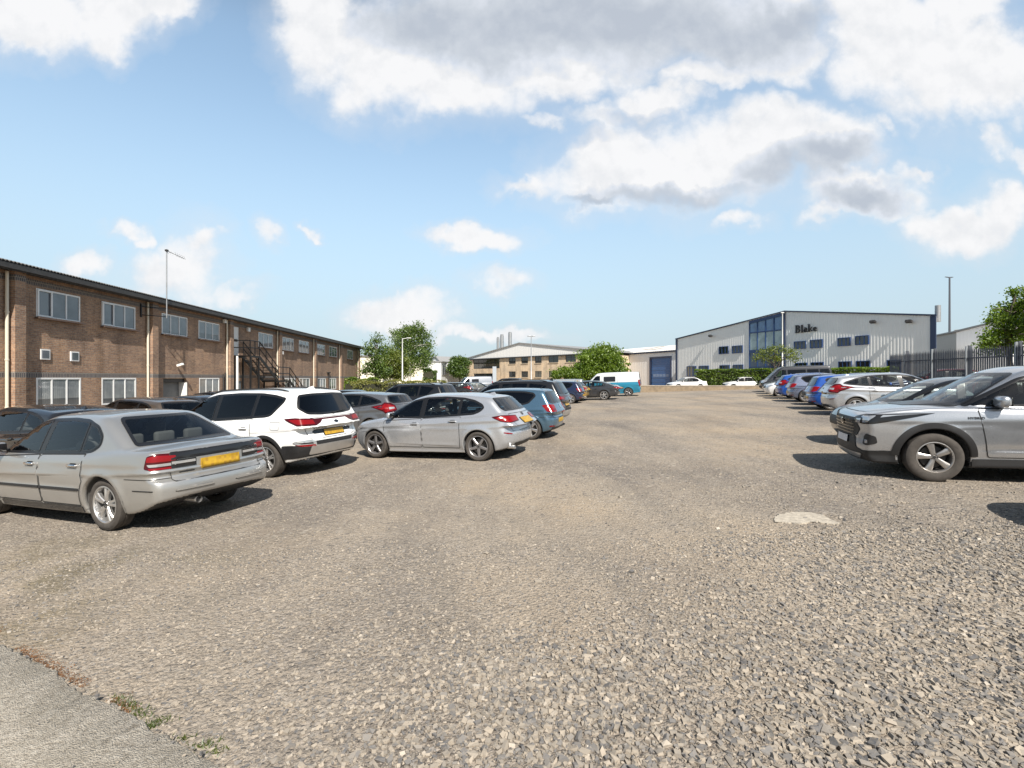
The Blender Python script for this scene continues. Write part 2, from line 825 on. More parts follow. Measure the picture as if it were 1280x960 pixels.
    def line(self, mb, mode, pts, w, m, off=0.004, h=0.05):
        """thin strip along a polyline"""
        p = np.asarray(pts, float)
        q = [p[0]]
        for i in range(len(p) - 1):
            d = p[i + 1] - p[i]
            n = max(1, int(np.linalg.norm(d) / (h if mode not in ('CF', 'CB') else 3.0)))
            for k in range(1, n + 1):
                q.append(p[i] + d * k / n)
        p = np.array(q)
        t = np.gradient(p, axis=0)
        if mode in ('CF', 'CB'):
            nn = np.tile(np.array([0.0, 1.0]), (len(p), 1))
        else:
            t /= np.maximum(np.linalg.norm(t, axis=1, keepdims=True), 1e-9)
            nn = np.stack([-t[:, 1], t[:, 0]], 1)
        self.ring(mb, mode, p + nn * w / 2, p - nn * w / 2, m, off, closed=False)


def carmats():
    g = {}
    g['trim'] = simple('black_plastic_trim', (0.016, 0.016, 0.017), 0.55, bump=0.15, bscale=220)
    g['gap'] = simple('panel_gap', (0.008, 0.008, 0.008), 0.7)
    g['rim_black'] = simple('window_seal', (0.012, 0.012, 0.013), 0.25)
    g['tyre'] = simple('tyre_rubber', (0.055, 0.048, 0.042), 0.85, var=0.25, vscale=14, bump=0.25, bscale=120)
    g['grey_alloy'] = simple('grey_alloy_rim', (0.42, 0.40, 0.38), 0.35, 0.8, var=0.1)
    g['alloy'] = simple('alloy_rim', (0.62, 0.61, 0.60), 0.32, 0.85, var=0.08)
    g['dark_alloy'] = simple('dark_alloy_rim', (0.28, 0.27, 0.27), 0.35, 0.7, var=0.1)
    g['disc'] = simple('brake_disc', (0.10, 0.095, 0.09), 0.5, 0.6)
    g['chrome'] = simple('bright_chrome', (0.75, 0.75, 0.76), 0.12, 1.0)
    g['seat'] = simple('seat_cloth', (0.10, 0.10, 0.103), 0.85, var=0.15)
    g['red'] = simple('red_lens', (0.20, 0.004, 0.006), 0.18, 0, 0.25, 0.35)
    g['redd'] = simple('dark_red_lens', (0.055, 0.003, 0.005), 0.15, 0, 0.3, 0.35)
    g['clear'] = simple('clear_lens', (0.52, 0.53, 0.54), 0.08, 0.55, 1.0)
    g['amber'] = simple('amber_lens', (0.5, 0.16, 0.02), 0.15, 0, 1.0)
    g['smoke'] = simple('smoked_lens', (0.016, 0.016, 0.017), 0.10, 0.0, 0.2, 0.4)
    g['white'] = simple('white_sticker', (0.75, 0.74, 0.70), 0.6)
    if 'car_glass' not in MATS:
        m, t, b = mat('car_glass')
        t.n.remove(b)
        tr = t.node('ShaderNodeBsdfTransparent', ins={'Color': (0.74, 0.78, 0.76)})
        gl = t.node('ShaderNodeBsdfGlossy', ins={'Color': (0.95, 0.97, 1.0), 'Roughness': 0.015})
        fr = t.node('ShaderNodeFresnel', ins={'IOR': 1.55})
        fac = t.math('MULTIPLY_ADD', fr.outputs[0], 1.0, 0.0, clamp=True)
        mx = t.node('ShaderNodeMixShader', ins={0: fac, 1: tr, 2: gl})
        t.l.new(mx.outputs[0], t.n['Material Output'].inputs[0])
        MATS['car_glass'] = m
        m2 = m.copy()
        m2.name = 'privacy_glass'
        for n in m2.node_tree.nodes:
            if n.type == 'BSDF_TRANSPARENT':
                n.inputs[0].default_value = (0.08, 0.09, 0.09, 1)
        MATS['privacy_glass'] = m2
    g['glass'] = MATS['car_glass']
    g['dglass'] = MATS['privacy_glass']
    if 'number_plate_yellow' not in MATS:
        m, t, b = mat('number_plate_yellow')
        tc = t.node('ShaderNodeTexCoord')
        sn = t.node('ShaderNodeVectorMath', operation='SNAP', ins={0: tc.outputs['Object'], 1: (0.035, 0.035, 0.035)})
        n = t.node('ShaderNodeTexWhiteNoise', ins={'Vector': sn.outputs[0]})
        f = t.mapr(n.outputs[0], 0.2, 1.0, 0, 0.8)
        t.put(b, 'Base Color', t.mix(f, (0.46, 0.28, 0.015), (0.30, 0.16, 0.02)))
        b.inputs['Roughness'].default_value = 0.35
        MATS['number_plate_yellow'] = m
    g['plate'] = MATS['number_plate_yellow']
    g['wplate'] = simple('number_plate_white', (0.62, 0.62, 0.64), 0.4, var=0.2, vscale=20)
    return g


def paint(name, col, metal=0.55, rough=0.30, dirt=0.25):
    """car paint, dark lining on its inner side, road dust low on the panels"""
    key = 'paint_' + name
    if key in MATS:
        return MATS[key]
    m, t, b = mat(key)
    tc = t.node('ShaderNodeTexCoord')
    n = t.noise(tc.outputs['Object'], 3.0, 5, 0.65)
    sep = t.node('ShaderNodeSeparateXYZ', ins={0: tc.outputs['Object']})
    lowz = t.mapr(sep.outputs[2], 0.25, 0.85, 1.0, 0.12)
    d = t.math('MULTIPLY', t.mapr(n.outputs[0], 0.35, 0.8, 0.0, 1.0), lowz)
    d = t.math('MULTIPLY', d, dirt)
    c = t.mix(d, (*col, 1), (0.30, 0.26, 0.21, 1))
    t.put(b, 'Base Color', c)
    t.put(b, 'Metallic', t.math('MULTIPLY', t.math('SUBTRACT', 1.0, d), metal))
    fl = t.noise(tc.outputs['Object'], 900.0, 1, 0.5)
    t.put(b, 'Roughness', t.math('ADD', t.mapr(fl.outputs[0], 0.2, 0.8, rough - 0.06, rough + 0.06), t.math('MULTIPLY', d, 0.4)))
    b.inputs['Coat Weight'].default_value = 0.8
    t.put(b, 'Coat Roughness', t.math('MULTIPLY_ADD', d, 0.5, 0.03))
    geo = t.node('ShaderNodeNewGeometry')
    ins = t.node('ShaderNodeBsdfDiffuse', ins={'Color': (0.20, 0.20, 0.195)})
    mx = t.node('ShaderNodeMixShader', ins={0: geo.outputs['Backfacing'], 1: b.outputs[0], 2: ins.outputs[0]})
    t.l.new(mx.outputs[0], t.n['Material Output'].inputs[0])
    MATS[key] = m
    return m


WHEELS = {}


def wheel_meshes(G, R, w, rimR, style, rim_mat, seg=40):
    key = (R, w, rimR, style, rim_mat.name)
    if key in WHEELS:
        return WHEELS[key]
    # tyre, axle along y, outer face towards +y
    t = MB()
    h = w / 2
    sh = 0.012
    prof = [(rimR + 0.005, -h * 0.80), (rimR + 0.02, -h * 0.95), ((R + rimR) / 2, -h), (R - 0.03, -h * 0.95), (R - 0.008, -h * 0.82), (R - 0.001, -h * 0.6),
            (R, -h * 0.3), (R - 0.006, -h * 0.27), (R - 0.006, -h * 0.21), (R, -h * 0.18), (R, h * 0.18), (R - 0.006, h * 0.21), (R - 0.006, h * 0.27), (R, h * 0.3),
            (R - 0.001, h * 0.6), (R - 0.008, h * 0.82), (R - 0.03, h * 0.95), ((R + rimR) / 2 + 0.01, h), (rimR + 0.028, h * 0.97), (rimR + 0.022, h * 0.93), (rimR + 0.004, h * 0.86)]
    t.lathe(prof, G['tyre'], seg, 'y')
    # rim: barrel and lip
    r = MB()
    prof = [(rimR * 0.93, -h * 0.75), (rimR * 0.90, h * 0.35), (rimR * 0.95, h * 0.70), (rimR + 0.006, h * 0.80), (rimR + 0.008, h * 0.90), (rimR - 0.004, h * 0.92), (rimR - 0.014, h * 0.82), (rimR * 0.93, h * 0.74)]
    r.lathe(prof, rim_mat, seg, 'y')
    hub = rimR * 0.24
    r.lathe([(0.001, h * 0.70), (hub * 0.45, h * 0.70), (hub * 0.5, h * 0.66), (hub * 0.9, h * 0.66), (hub, h * 0.60), (hub, h * 0.3)], rim_mat, 20, 'y')
    r.lathe([(0.001, h * 0.715), (hub * 0.38, h * 0.715), (hub * 0.42, h * 0.68)], G['trim'], 16, 'y')

    def spoke(a, w0, w1, y0, y1, da=0.0, r0=hub * 0.8, r1=rimR * 0.96, th=0.03):
        ca, sa = math.cos(a), math.sin(a)
        cb, sb = math.cos(a + da), math.sin(a + da)
        P = []
        for (rr, ww, yy, c, s_) in ((r0, w0, y0, ca, sa), ((r0 + r1) / 2, (w0 + w1) / 2 * 0.9, y0 * 0.5 + y1 * 0.5 + 0.006, math.cos(a + da * 0.5), math.sin(a + da * 0.5)), (r1, w1, y1, cb, sb)):
            for (o, d) in ((-1, 0), (-0.6, 0.010), (0.6, 0.010), (1, 0), (1, -th), (-1, -th)):
                P.append((rr * c - o * ww / 2 * s_, yy + d, rr * s_ + o * ww / 2 * c))
        F = []
        for k in range(2):
            for i in range(6):
                j = (i + 1) % 6
                F.append([k * 6 + i, (k + 1) * 6 + i, (k + 1) * 6 + j, k * 6 + j])
        r.add(P, F, rim_mat)
    n, kind = style
    for k in range(n):
        a = 2 * math.pi * k / n + math.pi / 2
        if kind == 'fat':
            spoke(a, rimR * 0.30, rimR * 0.26, h * 0.62, h * 0.66)
        elif kind == 'twin':
            spoke(a - 0.10, rimR * 0.17, rimR * 0.13, h * 0.62, h * 0.68, -0.10)
            spoke(a + 0.10, rimR * 0.17, rimR * 0.13, h * 0.62, h * 0.68, 0.10)
        elif kind == 'flare':
            spoke(a, rimR * 0.26, rimR * 0.46, h * 0.62, h * 0.68)
        elif kind == 'pair':
            spoke(a - 0.13, rimR * 0.19, rimR * 0.17, h * 0.66, h * 0.66, -0.05)
            spoke(a + 0.13, rimR * 0.19, rimR * 0.17, h * 0.66, h * 0.66, 0.05)
        elif kind == 'star':
            spoke(a, rimR * 0.34, rimR * 0.16, h * 0.66, h * 0.64)
            spoke(a + math.pi / n, rimR * 0.14, rimR * 0.08, h * 0.5, h * 0.55)
    for k in range(5):
        a = 2 * math.pi * (k + 0.5) / 5 + math.pi / 2
        q = hub * 0.72
        r.lathe([(0.001, h * 0.68), (0.009, h * 0.68), (0.009, h * 0.6)], G['trim'], 6, 'y', c=(q * math.cos(a), 0, q * math.sin(a)))
    d = MB()
    d.lathe([(0.001, h * 0.05), (rimR * 0.72, h * 0.05), (rimR * 0.72, -h * 0.15), (0.001, -h * 0.15)], G['disc'], 28, 'y')
    d.lathe([(rimR * 0.3, h * 0.1), (0.001, h * 0.1)], G['disc'], 16, 'y')
    d.lathe([(rimR * 0.92, -h * 0.55), (0.001, -h * 0.55)], G['gap'], 24, 'y')
    W = (d.mesh('wheel', 35), t.mesh('tyre', 40), r.mesh('rim', 32))
    WHEELS[key] = W
    return W
def on_rear(s, y):
    return math.degrees(math.atan(y / (s['W'] / 2)))


def on_side(s, d):
    hw = s['W'] / 2
    return math.degrees(math.atan2(hw, hw - d))


def wrap(s, pts):
    """('y', y, z) on the end face, ('d', d, z) on the flank d metres from the end"""
    return [(on_rear(s, a) if k == 'y' else on_side(s, a), z) for (k, a, z) in pts]


def mirror_poly(mode, poly):
    if mode == 'L':
        return 'R', poly
    return mode, [(-u, v) for (u, v) in poly][::-1]


PLACE = simple('paint_placeholder', (0.5, 0.5, 0.5), 0.3)
CAR_KITS = {}


def car_kit(key, s, h=0.026):
    """all meshes of one kind of car, painted with a placeholder: list of (part name, mesh, index of parent part, location, rotation, label)"""
    if key in CAR_KITS:
        return CAR_KITS[key]
    G = carmats()
    f = car_field(s)
    sk = Skin(f, s)
    hl, hw, H = s['L'] / 2, s['W'] / 2, s['H']
    P, Q, N = surface_nets(f, (-hl - 0.12, -hw - 0.08, 0.08), (hl + 0.12, hw + 0.08, H + 0.06), h)
    kit = []

    def put(name, mb_or_mesh, parent=-1, loc=(0, 0, 0), rot=(0, 0, 0), label=None, smooth=40):
        me = mb_or_mesh.mesh(name, smooth) if isinstance(mb_or_mesh, MB) else mb_or_mesh
        kit.append((name, me, parent, loc, rot, label))
        return len(kit) - 1

    C = P[Q].mean(1)
    # ---- windows
    kill = np.zeros(len(Q), bool)
    wins = []
    dlo = ccw(s['dlo'])
    parts = [dlo]
    for (xc, tilt, gap) in s['cuts']:
        new = []
        for p in parts:
            zc = 1.0
            a, b = (xc + gap / 2, zc), (xc + gap / 2 + tilt, zc + 1)
            q = clip_half(p, b, a)
            a2, b2 = (xc - gap / 2, zc), (xc - gap / 2 + tilt, zc + 1)
            r = clip_half(p, a2, b2)
            for t in (q, r):
                if len(t) > 2:
                    new.append(t)
        parts = new
    for p in parts:
        p = ccw(p)
        wins.append(('side_window', 'L', p, s.get('win_r', 0.04)))
        wins.append(('side_window', 'R', p, s.get('win_r', 0.04)))
    yl, zl_, yh, zh = s['scr_win']
    wins.append(('windscreen', 'F', ccw([(-yl, zl_), (yl, zl_), (yh, zh), (-yh, zh)]), 0.09))
    wins.append(('rear_window', 'B', ccw(s['rear_win']), s.get('rw_r', 0.08)))
    surr = MB()
    if s.get('dlo_trim', True):
        big = inset(dlo, -0.022)
        for md in 'LR':
            sk.band(surr, md, big, 0.03, G['rim_black'], 0.003, r=0.06)
            for (xc, tilt, gap) in s['cuts']:
                zt = max(p[1] for p in dlo)
                zb = min(p[1] for p in dlo)
                pil = np.array([(xc - gap / 2 - 0.012 + (zb - 1) * tilt, zb), (xc + gap / 2 + 0.012 + (zb - 1) * tilt, zb), (xc + gap / 2 + 0.012 + (zt - 1) * tilt, zt), (xc - gap / 2 - 0.012 + (zt - 1) * tilt, zt)])
                a, b, c, d = [pil[i] for i in range(4)]
                q = dlo.copy()
                q = clip_half(q, b, c)
                q = clip_half(q, d, a)
                if len(q) > 2:
                    sk.patch(surr, md, q, G['rim_black'], 0.0025, skirt=0)
    for (nm, md, p, r) in wins:
        mb = MB()
        w = 0.022 if nm == 'side_window' else 0.045
        if nm == 'rear_window':
            w = s.get('rw_band', 0.04)
        inner = sk.band(mb, md, p, w, G['rim_black'], 0.006, r)
        gl = G['glass']
        if nm == 'side_window' and s.get('privacy') and p[:, 0].mean() < s['cuts'][0][0]:
            gl = G['dglass']
        if nm == 'rear_window' and s.get('privacy'):
            gl = G['dglass']
        sk.patch(mb, md, inner, gl, 0.005, h=0.09, skirt=0)
        put(nm, mb)
        core = inset(p, w * 0.55)
        if md in 'LR':
            sg = 1 if md == 'L' else -1
            ok = in_poly(C[:, 0], C[:, 2], core) & (C[:, 1] * sg > hw * 0.35)
        else:
            sg = 1 if md == 'F' else -1
            ok = in_poly(C[:, 1], C[:, 2], core) & (C[:, 0] * sg > 0.0)
        kill |= ok
    # ---- body
    rf = np.minimum(np.hypot(C[:, 0] - s['xf'], C[:, 2] - s['R']), np.hypot(C[:, 0] - s['xr'], C[:, 2] - s['R']))
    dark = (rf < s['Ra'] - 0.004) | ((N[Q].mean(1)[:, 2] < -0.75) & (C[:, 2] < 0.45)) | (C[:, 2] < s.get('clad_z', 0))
    body = MB()
    keep = ~kill
    body.slot(PLACE)
    body.slot(G['trim'])
    body.v.append(P)
    body.nrm.append(N)
    body.has_n = True
    body.nv = len(P)
    body.f = Q[keep].tolist()
    body.m = dark[keep].astype(int).tolist()
    # arch lips
    for xa in (s['xf'], s['xr']):
        for md in 'LR':
            a = np.radians(np.linspace(s.get('arch_a0', -12), 180 - s.get('arch_a0', -12), 33))
            w = s.get('arch_w', 0.022)
            o = np.stack([xa + (s['Ra'] + w) * np.cos(a), s['R'] + (s['Ra'] + w) * np.sin(a)], 1)
            i = np.stack([xa + (s['Ra'] - 0.006) * np.cos(a), s['R'] + (s['Ra'] - 0.006) * np.sin(a)], 1)
            i2 = np.stack([xa + (s['Ra'] + 0.010) * np.cos(a), s['R'] + (s['Ra'] + 0.010) * np.sin(a)], 1)
            m_ = G['trim'] if s.get('clad') else PLACE
            po, no = sk.map(md, o, 0.002 if not s.get('clad') else 0.012)
            pi, ni = sk.map(md, i2, 0.004 if not s.get('clad') else 0.014)
            pj = pi.copy()
            pj[:, 0] = xa + (s['Ra'] - 0.008) * np.cos(a)
            pj[:, 2] = s['R'] + (s['Ra'] - 0.008) * np.sin(a)
            pk = pj.copy()
            pk[:, 1] -= np.sign(pk[:, 1]) * 0.05
            n = len(a)
            V = np.vstack([po, pi, pj, pk])
            F = []
            for r in range(3):
                for k in range(n - 1):
                    F.append([r * n + k, r * n + k + 1, (r + 1) * n + k + 1, (r + 1) * n + k])
            F = np.array(F)
            if md == 'R':
                F = F[:, ::-1]
            rad = np.stack([-np.cos(a), 0 * a, -np.sin(a)], 1)
            sg = 1 if md == 'L' else -1
            mix = (ni + rad) / np.linalg.norm(ni + rad, axis=1, keepdims=True)
            body.add(V, F[:, ::-1] if True else F, m_, np.vstack([no, ni, mix, rad]))
    b = put('body', body)
    put('window_trim', surr) if surr.nv else None
    # ---- doors
    for di, dp in enumerate(s['doors']):
        for md in 'LR':
            mb = MB()
            p = ccw(dp['poly'])
            pr = rounded(p, dp.get('r', 0.07))
            sk.patch(mb, md, inset(pr, 0.005), PLACE, 0.0025, h=0.06, skirt=0.003)
            sk.band(mb, md, p, 0.012, G['gap'], 0.0042, r=dp.get('r', 0.07))
            d = put('door', mb)
            if dp.get('handle'):
                hx, hz = dp['handle']
                q, n = sk.map(md, [(hx, hz)], 0.02)
                hb = MB()
                hb.rbox((0, 0, 0), (0.19, 0.028, 0.034), 0.014, PLACE if not s.get('chrome_handles') else G['chrome'], 3)
                hb.rbox((-0.075, -0.012 if md == 'L' else 0.012, 0), (0.03, 0.03, 0.028), 0.01, PLACE, 2)
                hb.rbox((0.075, -0.012 if md == 'L' else 0.012, 0), (0.03, 0.03, 0.028), 0.01, PLACE, 2)
                cup, nc = sk.map(md, rounded([(hx - 0.07, hz - 0.03), (hx + 0.07, hz - 0.03), (hx + 0.07, hz + 0.03), (hx - 0.07, hz + 0.03)], 0.03), 0.0045)
                hb.add(cup - q[0], [list(range(len(cup)))] if md == 'R' else [list(range(len(cup)))[::-1]], G['gap'])
                put('handle', hb, d, tuple(q[0]), smooth=180)
    # ---- extra panels
    for (nm, pieces, mir) in s['panels']:
        for side in ((0, 1) if mir else (0,)):
            mb = MB()
            for pc in pieces:
                mode, poly, mkey = pc[0], pc[1], pc[2]
                off = pc[3] if len(pc) > 3 else 0.006
                r = pc[4] if len(pc) > 4 else 0.02
                m_ = PLACE if mkey == 'paint' else G[mkey]
                if side:
                    mode, poly = mirror_poly(mode, poly)
                if mode.startswith('line'):
                    pass
                if len(pc) > 5 and pc[5] == 'line':
                    sk.line(mb, mode, poly, pc[6], m_, off)
                elif len(pc) > 5 and pc[5] == 'band':
                    sk.band(mb, mode, poly, pc[6], m_, off, r)
                else:
                    if mode in ('CF', 'CB'):
                        k = np.array([60.0, 1.0])
                        pp = rounded(np.asarray(poly, float) / k, r) * k
                        pl = ccw(pp)
                        # densify in degrees
                        q = []
                        for i in range(len(pl)):
                            a, c = pl[i], pl[(i + 1) % len(pl)]
                            nn = max(1, int(max(abs(c[0] - a[0]) / 3.0, abs(c[1] - a[1]) / 0.05)))
                            for t in range(nn):
                                q.append(a + (c - a) * t / nn)
                        sk.patch(mb, mode, np.array(q), m_, off, h=0.05, skirt=0.012)
                    else:
                        sk.patch(mb, mode, rounded(ccw(poly), r), m_, off, h=0.06, skirt=0.012)
            put(nm, mb)
    # ---- custom solid pieces
    for (nm, fn) in s.get('solids', []):
        mb = MB()
        fn(mb, G, sk, s)
        put(nm, mb, smooth=40)
    # ---- mirrors
    mx, mz = s['mirror']
    for sg in (1, -1):
        q, n = sk.map('L' if sg > 0 else 'R', [(mx, mz)], 0.0)
        mb = MB()
        y = sg * (abs(q[0][1]) + 0.13)
        ms = s.get('mirror_scale', 1.0)
        mb.rbox((mx - 0.02, y, mz + 0.05), (0.11 * ms, 0.20 * ms, 0.135 * ms), 0.05 * ms, PLACE, 4)
        mb.rbox((mx - 0.02 - 0.048 * ms, y, mz + 0.05), (0.03, 0.165 * ms, 0.105 * ms), 0.012, G['smoke'], 2)
        mb.rbox((mx, sg * (abs(q[0][1]) + 0.03), mz + 0.005), (0.07, 0.13, 0.035), 0.014, G['trim'], 2)
        put('door_mirror', mb, smooth=180)
    # ---- cabin
    sx, sz = s.get('seat', (0.0, 0.30))
    mb = MB()
    for y in (0.36, -0.36):
        mb = MB()
        mb.rbox((sx + 0.05, y, sz + 0.16), (0.52, 0.50, 0.18), 0.07, G['seat'])
        mb.rbox((sx - 0.28, y, sz + 0.50), (0.16, 0.48, 0.66), 0.07, G['seat'], rot=Matrix.Rotation(R_(-14), 3, 'Y'))
        mb.rbox((sx - 0.385, y, sz + 0.90), (0.10, 0.26, 0.18), 0.045, G['seat'], rot=Matrix.Rotation(R_(-10), 3, 'Y'))
        put('seat', mb, smooth=180)
    rx = s.get('rear_seat', sx - 0.85)
    mb = MB()
    mb.rbox((rx + 0.05, 0, sz + 0.18), (0.5, 1.22, 0.18), 0.07, G['seat'])
    mb.rbox((rx - 0.24, 0, sz + 0.48), (0.15, 1.22, 0.60), 0.06, G['seat'], rot=Matrix.Rotation(R_(-16), 3, 'Y'))
    for y in (0.4, 0, -0.4):
        mb.rbox((rx - 0.35, y, sz + 0.82), (0.09, 0.26, 0.15), 0.04, G['seat'])
    put('rear_seat', mb, smooth=180)
    bx, bz = s['screen'][0]
    mb = MB()
    mb.rbox((bx - 0.62, 0, bz - 0.12), (0.60, hw * 1.5, 0.22), 0.09, G['trim'])
    dsh = put('dashboard', mb, smooth=180)
    mb = MB()
    c = Vector((sx + 0.42, -0.36, bz - 0.06))
    M = Matrix.Rotation(R_(-62), 3, 'Y')
    ring = [c + M @ Vector((0.18 * math.cos(t), 0.18 * math.sin(t), 0)) for t in np.linspace(0, 2 * math.pi, 21)]
    mb.tube(ring, 0.014, G['rim_black'], 6, cap=False)
    mb.bar(c + M @ Vector((0, -0.17, 0)), c + M @ Vector((0, 0.17, 0)), 0.05, 0.02, G['rim_black'])
    mb.bar(c, c + Vector((0.25, 0, -0.12)), 0.05, 0.05, G['rim_black'])
    put('steering_wheel', mb, dsh, smooth=60)
    # dark floor and shelf so nothing shows through to the ground
    mb = MB()
    mb.box2((-hl + 0.85, -hw + 0.36, s['und0'] + 0.03), (hl - 0.3, hw - 0.36, s['und0'] + 0.09), G['gap'])
    sh = s.get('shelf')
    if sh:
        mb.box2((sh[0], -hw * 0.72, sh[2] - 0.02), (sh[1], hw * 0.72, sh[2]), G['seat'])
    put('cabin_floor', mb)
    # ---- wheels
    rim_mat = G[s.get('rim_mat', 'alloy')]
    wt = s.get('tyre_w', 0.205)
    d, t, r = wheel_meshes(G, s['R'], wt, s['rimR'], s['style'], rim_mat)
    y = hw - wt / 2 - s.get('wheel_in', 0.025)
    for xa in (s['xf'], s['xr']):
        for sg in (1, -1):
            rot = (0, rng.uniform(0, 6.28), 0 if sg > 0 else math.pi)
            w = put('wheel', d, -1, (xa, sg * y, s['R']), rot)
            put('tyre', t, w)
            put('rim', r, w)
    CAR_KITS[key] = kit
    return kit


CARMESH = {}


def place_car(name, key, s, pmat, x, y, heading, label, group, cat='car', dz=0.0, h=0.026, swap=None, skip=(), scale=1.0):
    """heading: degrees, direction of the nose in the ground plan (0 = +X, 90 = +Y)"""
    kit = car_kit(key, s, h)
    e = 0.5
    n = Vector((-(float(ground_z(x + e, y)) - float(ground_z(x - e, y))) / (2 * e), 0, 1)).normalized()
    a = R_(heading)
    fw = Vector((math.cos(a), math.sin(a), 0))
    fw = (fw - n * fw.dot(n)).normalized()
    lf = n.cross(fw)
    root = empty(name, (x, y, float(ground_z(x, y)) + dz), 0, label, cat, group)
    root.rotation_euler = Matrix((fw, lf, n)).transposed().to_euler()
    root.scale = (scale, scale, scale)
    obs = []
    for (nm, me, par, loc, rot, lab) in kit:
        if nm in skip:
            obs.append(None)
            continue
        if any(m == PLACE or (swap and m and m.name in swap) for m in me.materials):
            k = (me.name, pmat.name, str(swap))
            if k not in CARMESH:
                c = me.copy()
                for i, m in enumerate(c.materials):
                    if m == PLACE:
                        c.materials[i] = pmat
                    elif swap and m.name in swap:
                        c.materials[i] = swap[m.name]
                CARMESH[k] = c
            me = CARMESH[k]
        o = link(nm, me, root if par < 0 else obs[par])
        o.location = loc
        o.rotation_euler = rot
        if lab:
            o['label'] = lab
        obs.append(o)
    return root
def door_pair(xa, xb, xc, zb, zt_f, zt_r, s, two=False, rise=0.0, hz=None):
    """door outlines below the glass; the rear one bends round the wheel arch"""
    cx, R, Ra = s['xr'], s['R'], s['Ra'] + 0.075
    zbelt = lambda x: s['_belt'](x)
    out = []
    f = [(xb + 0.006, zb), (xa - 0.06, zb), (xa, zb + 0.12), (xa + 0.01, zbelt(xa) - 0.02), (xb + 0.006, zbelt(xb))]
    hzv = hz or (zbelt(xb) - 0.13)
    out.append({'poly': f, 'handle': (xb + 0.17, hzv), 'r': 0.05})
    if not two:
        arc = []
        for a in np.linspace(2, 85, 8):
            px, pz = cx + Ra * math.cos(R_(a)), R + Ra * math.sin(R_(a))
            if px > xc and pz > zb:
                arc.append((px, pz))
        top = zbelt(xc)
        r = [(xb - 0.006, zb), (xb - 0.006, zbelt(xb)), (xc, top)]
        last = arc[-1] if arc else (cx + Ra, zb)
        if last[0] - xc > 0.02:
            r += [(xc, max(last[1] + 0.12, R + Ra * 0.9))]
        r += arc[::-1] + [(cx + Ra, zb)]
        out.append({'poly': r, 'handle': (xc + 0.17, hzv + rise), 'r': 0.02})
    return out


def base_spec(**k):
    s = dict(k)
    s['_belt'] = pchip(s['belt'])
    return s


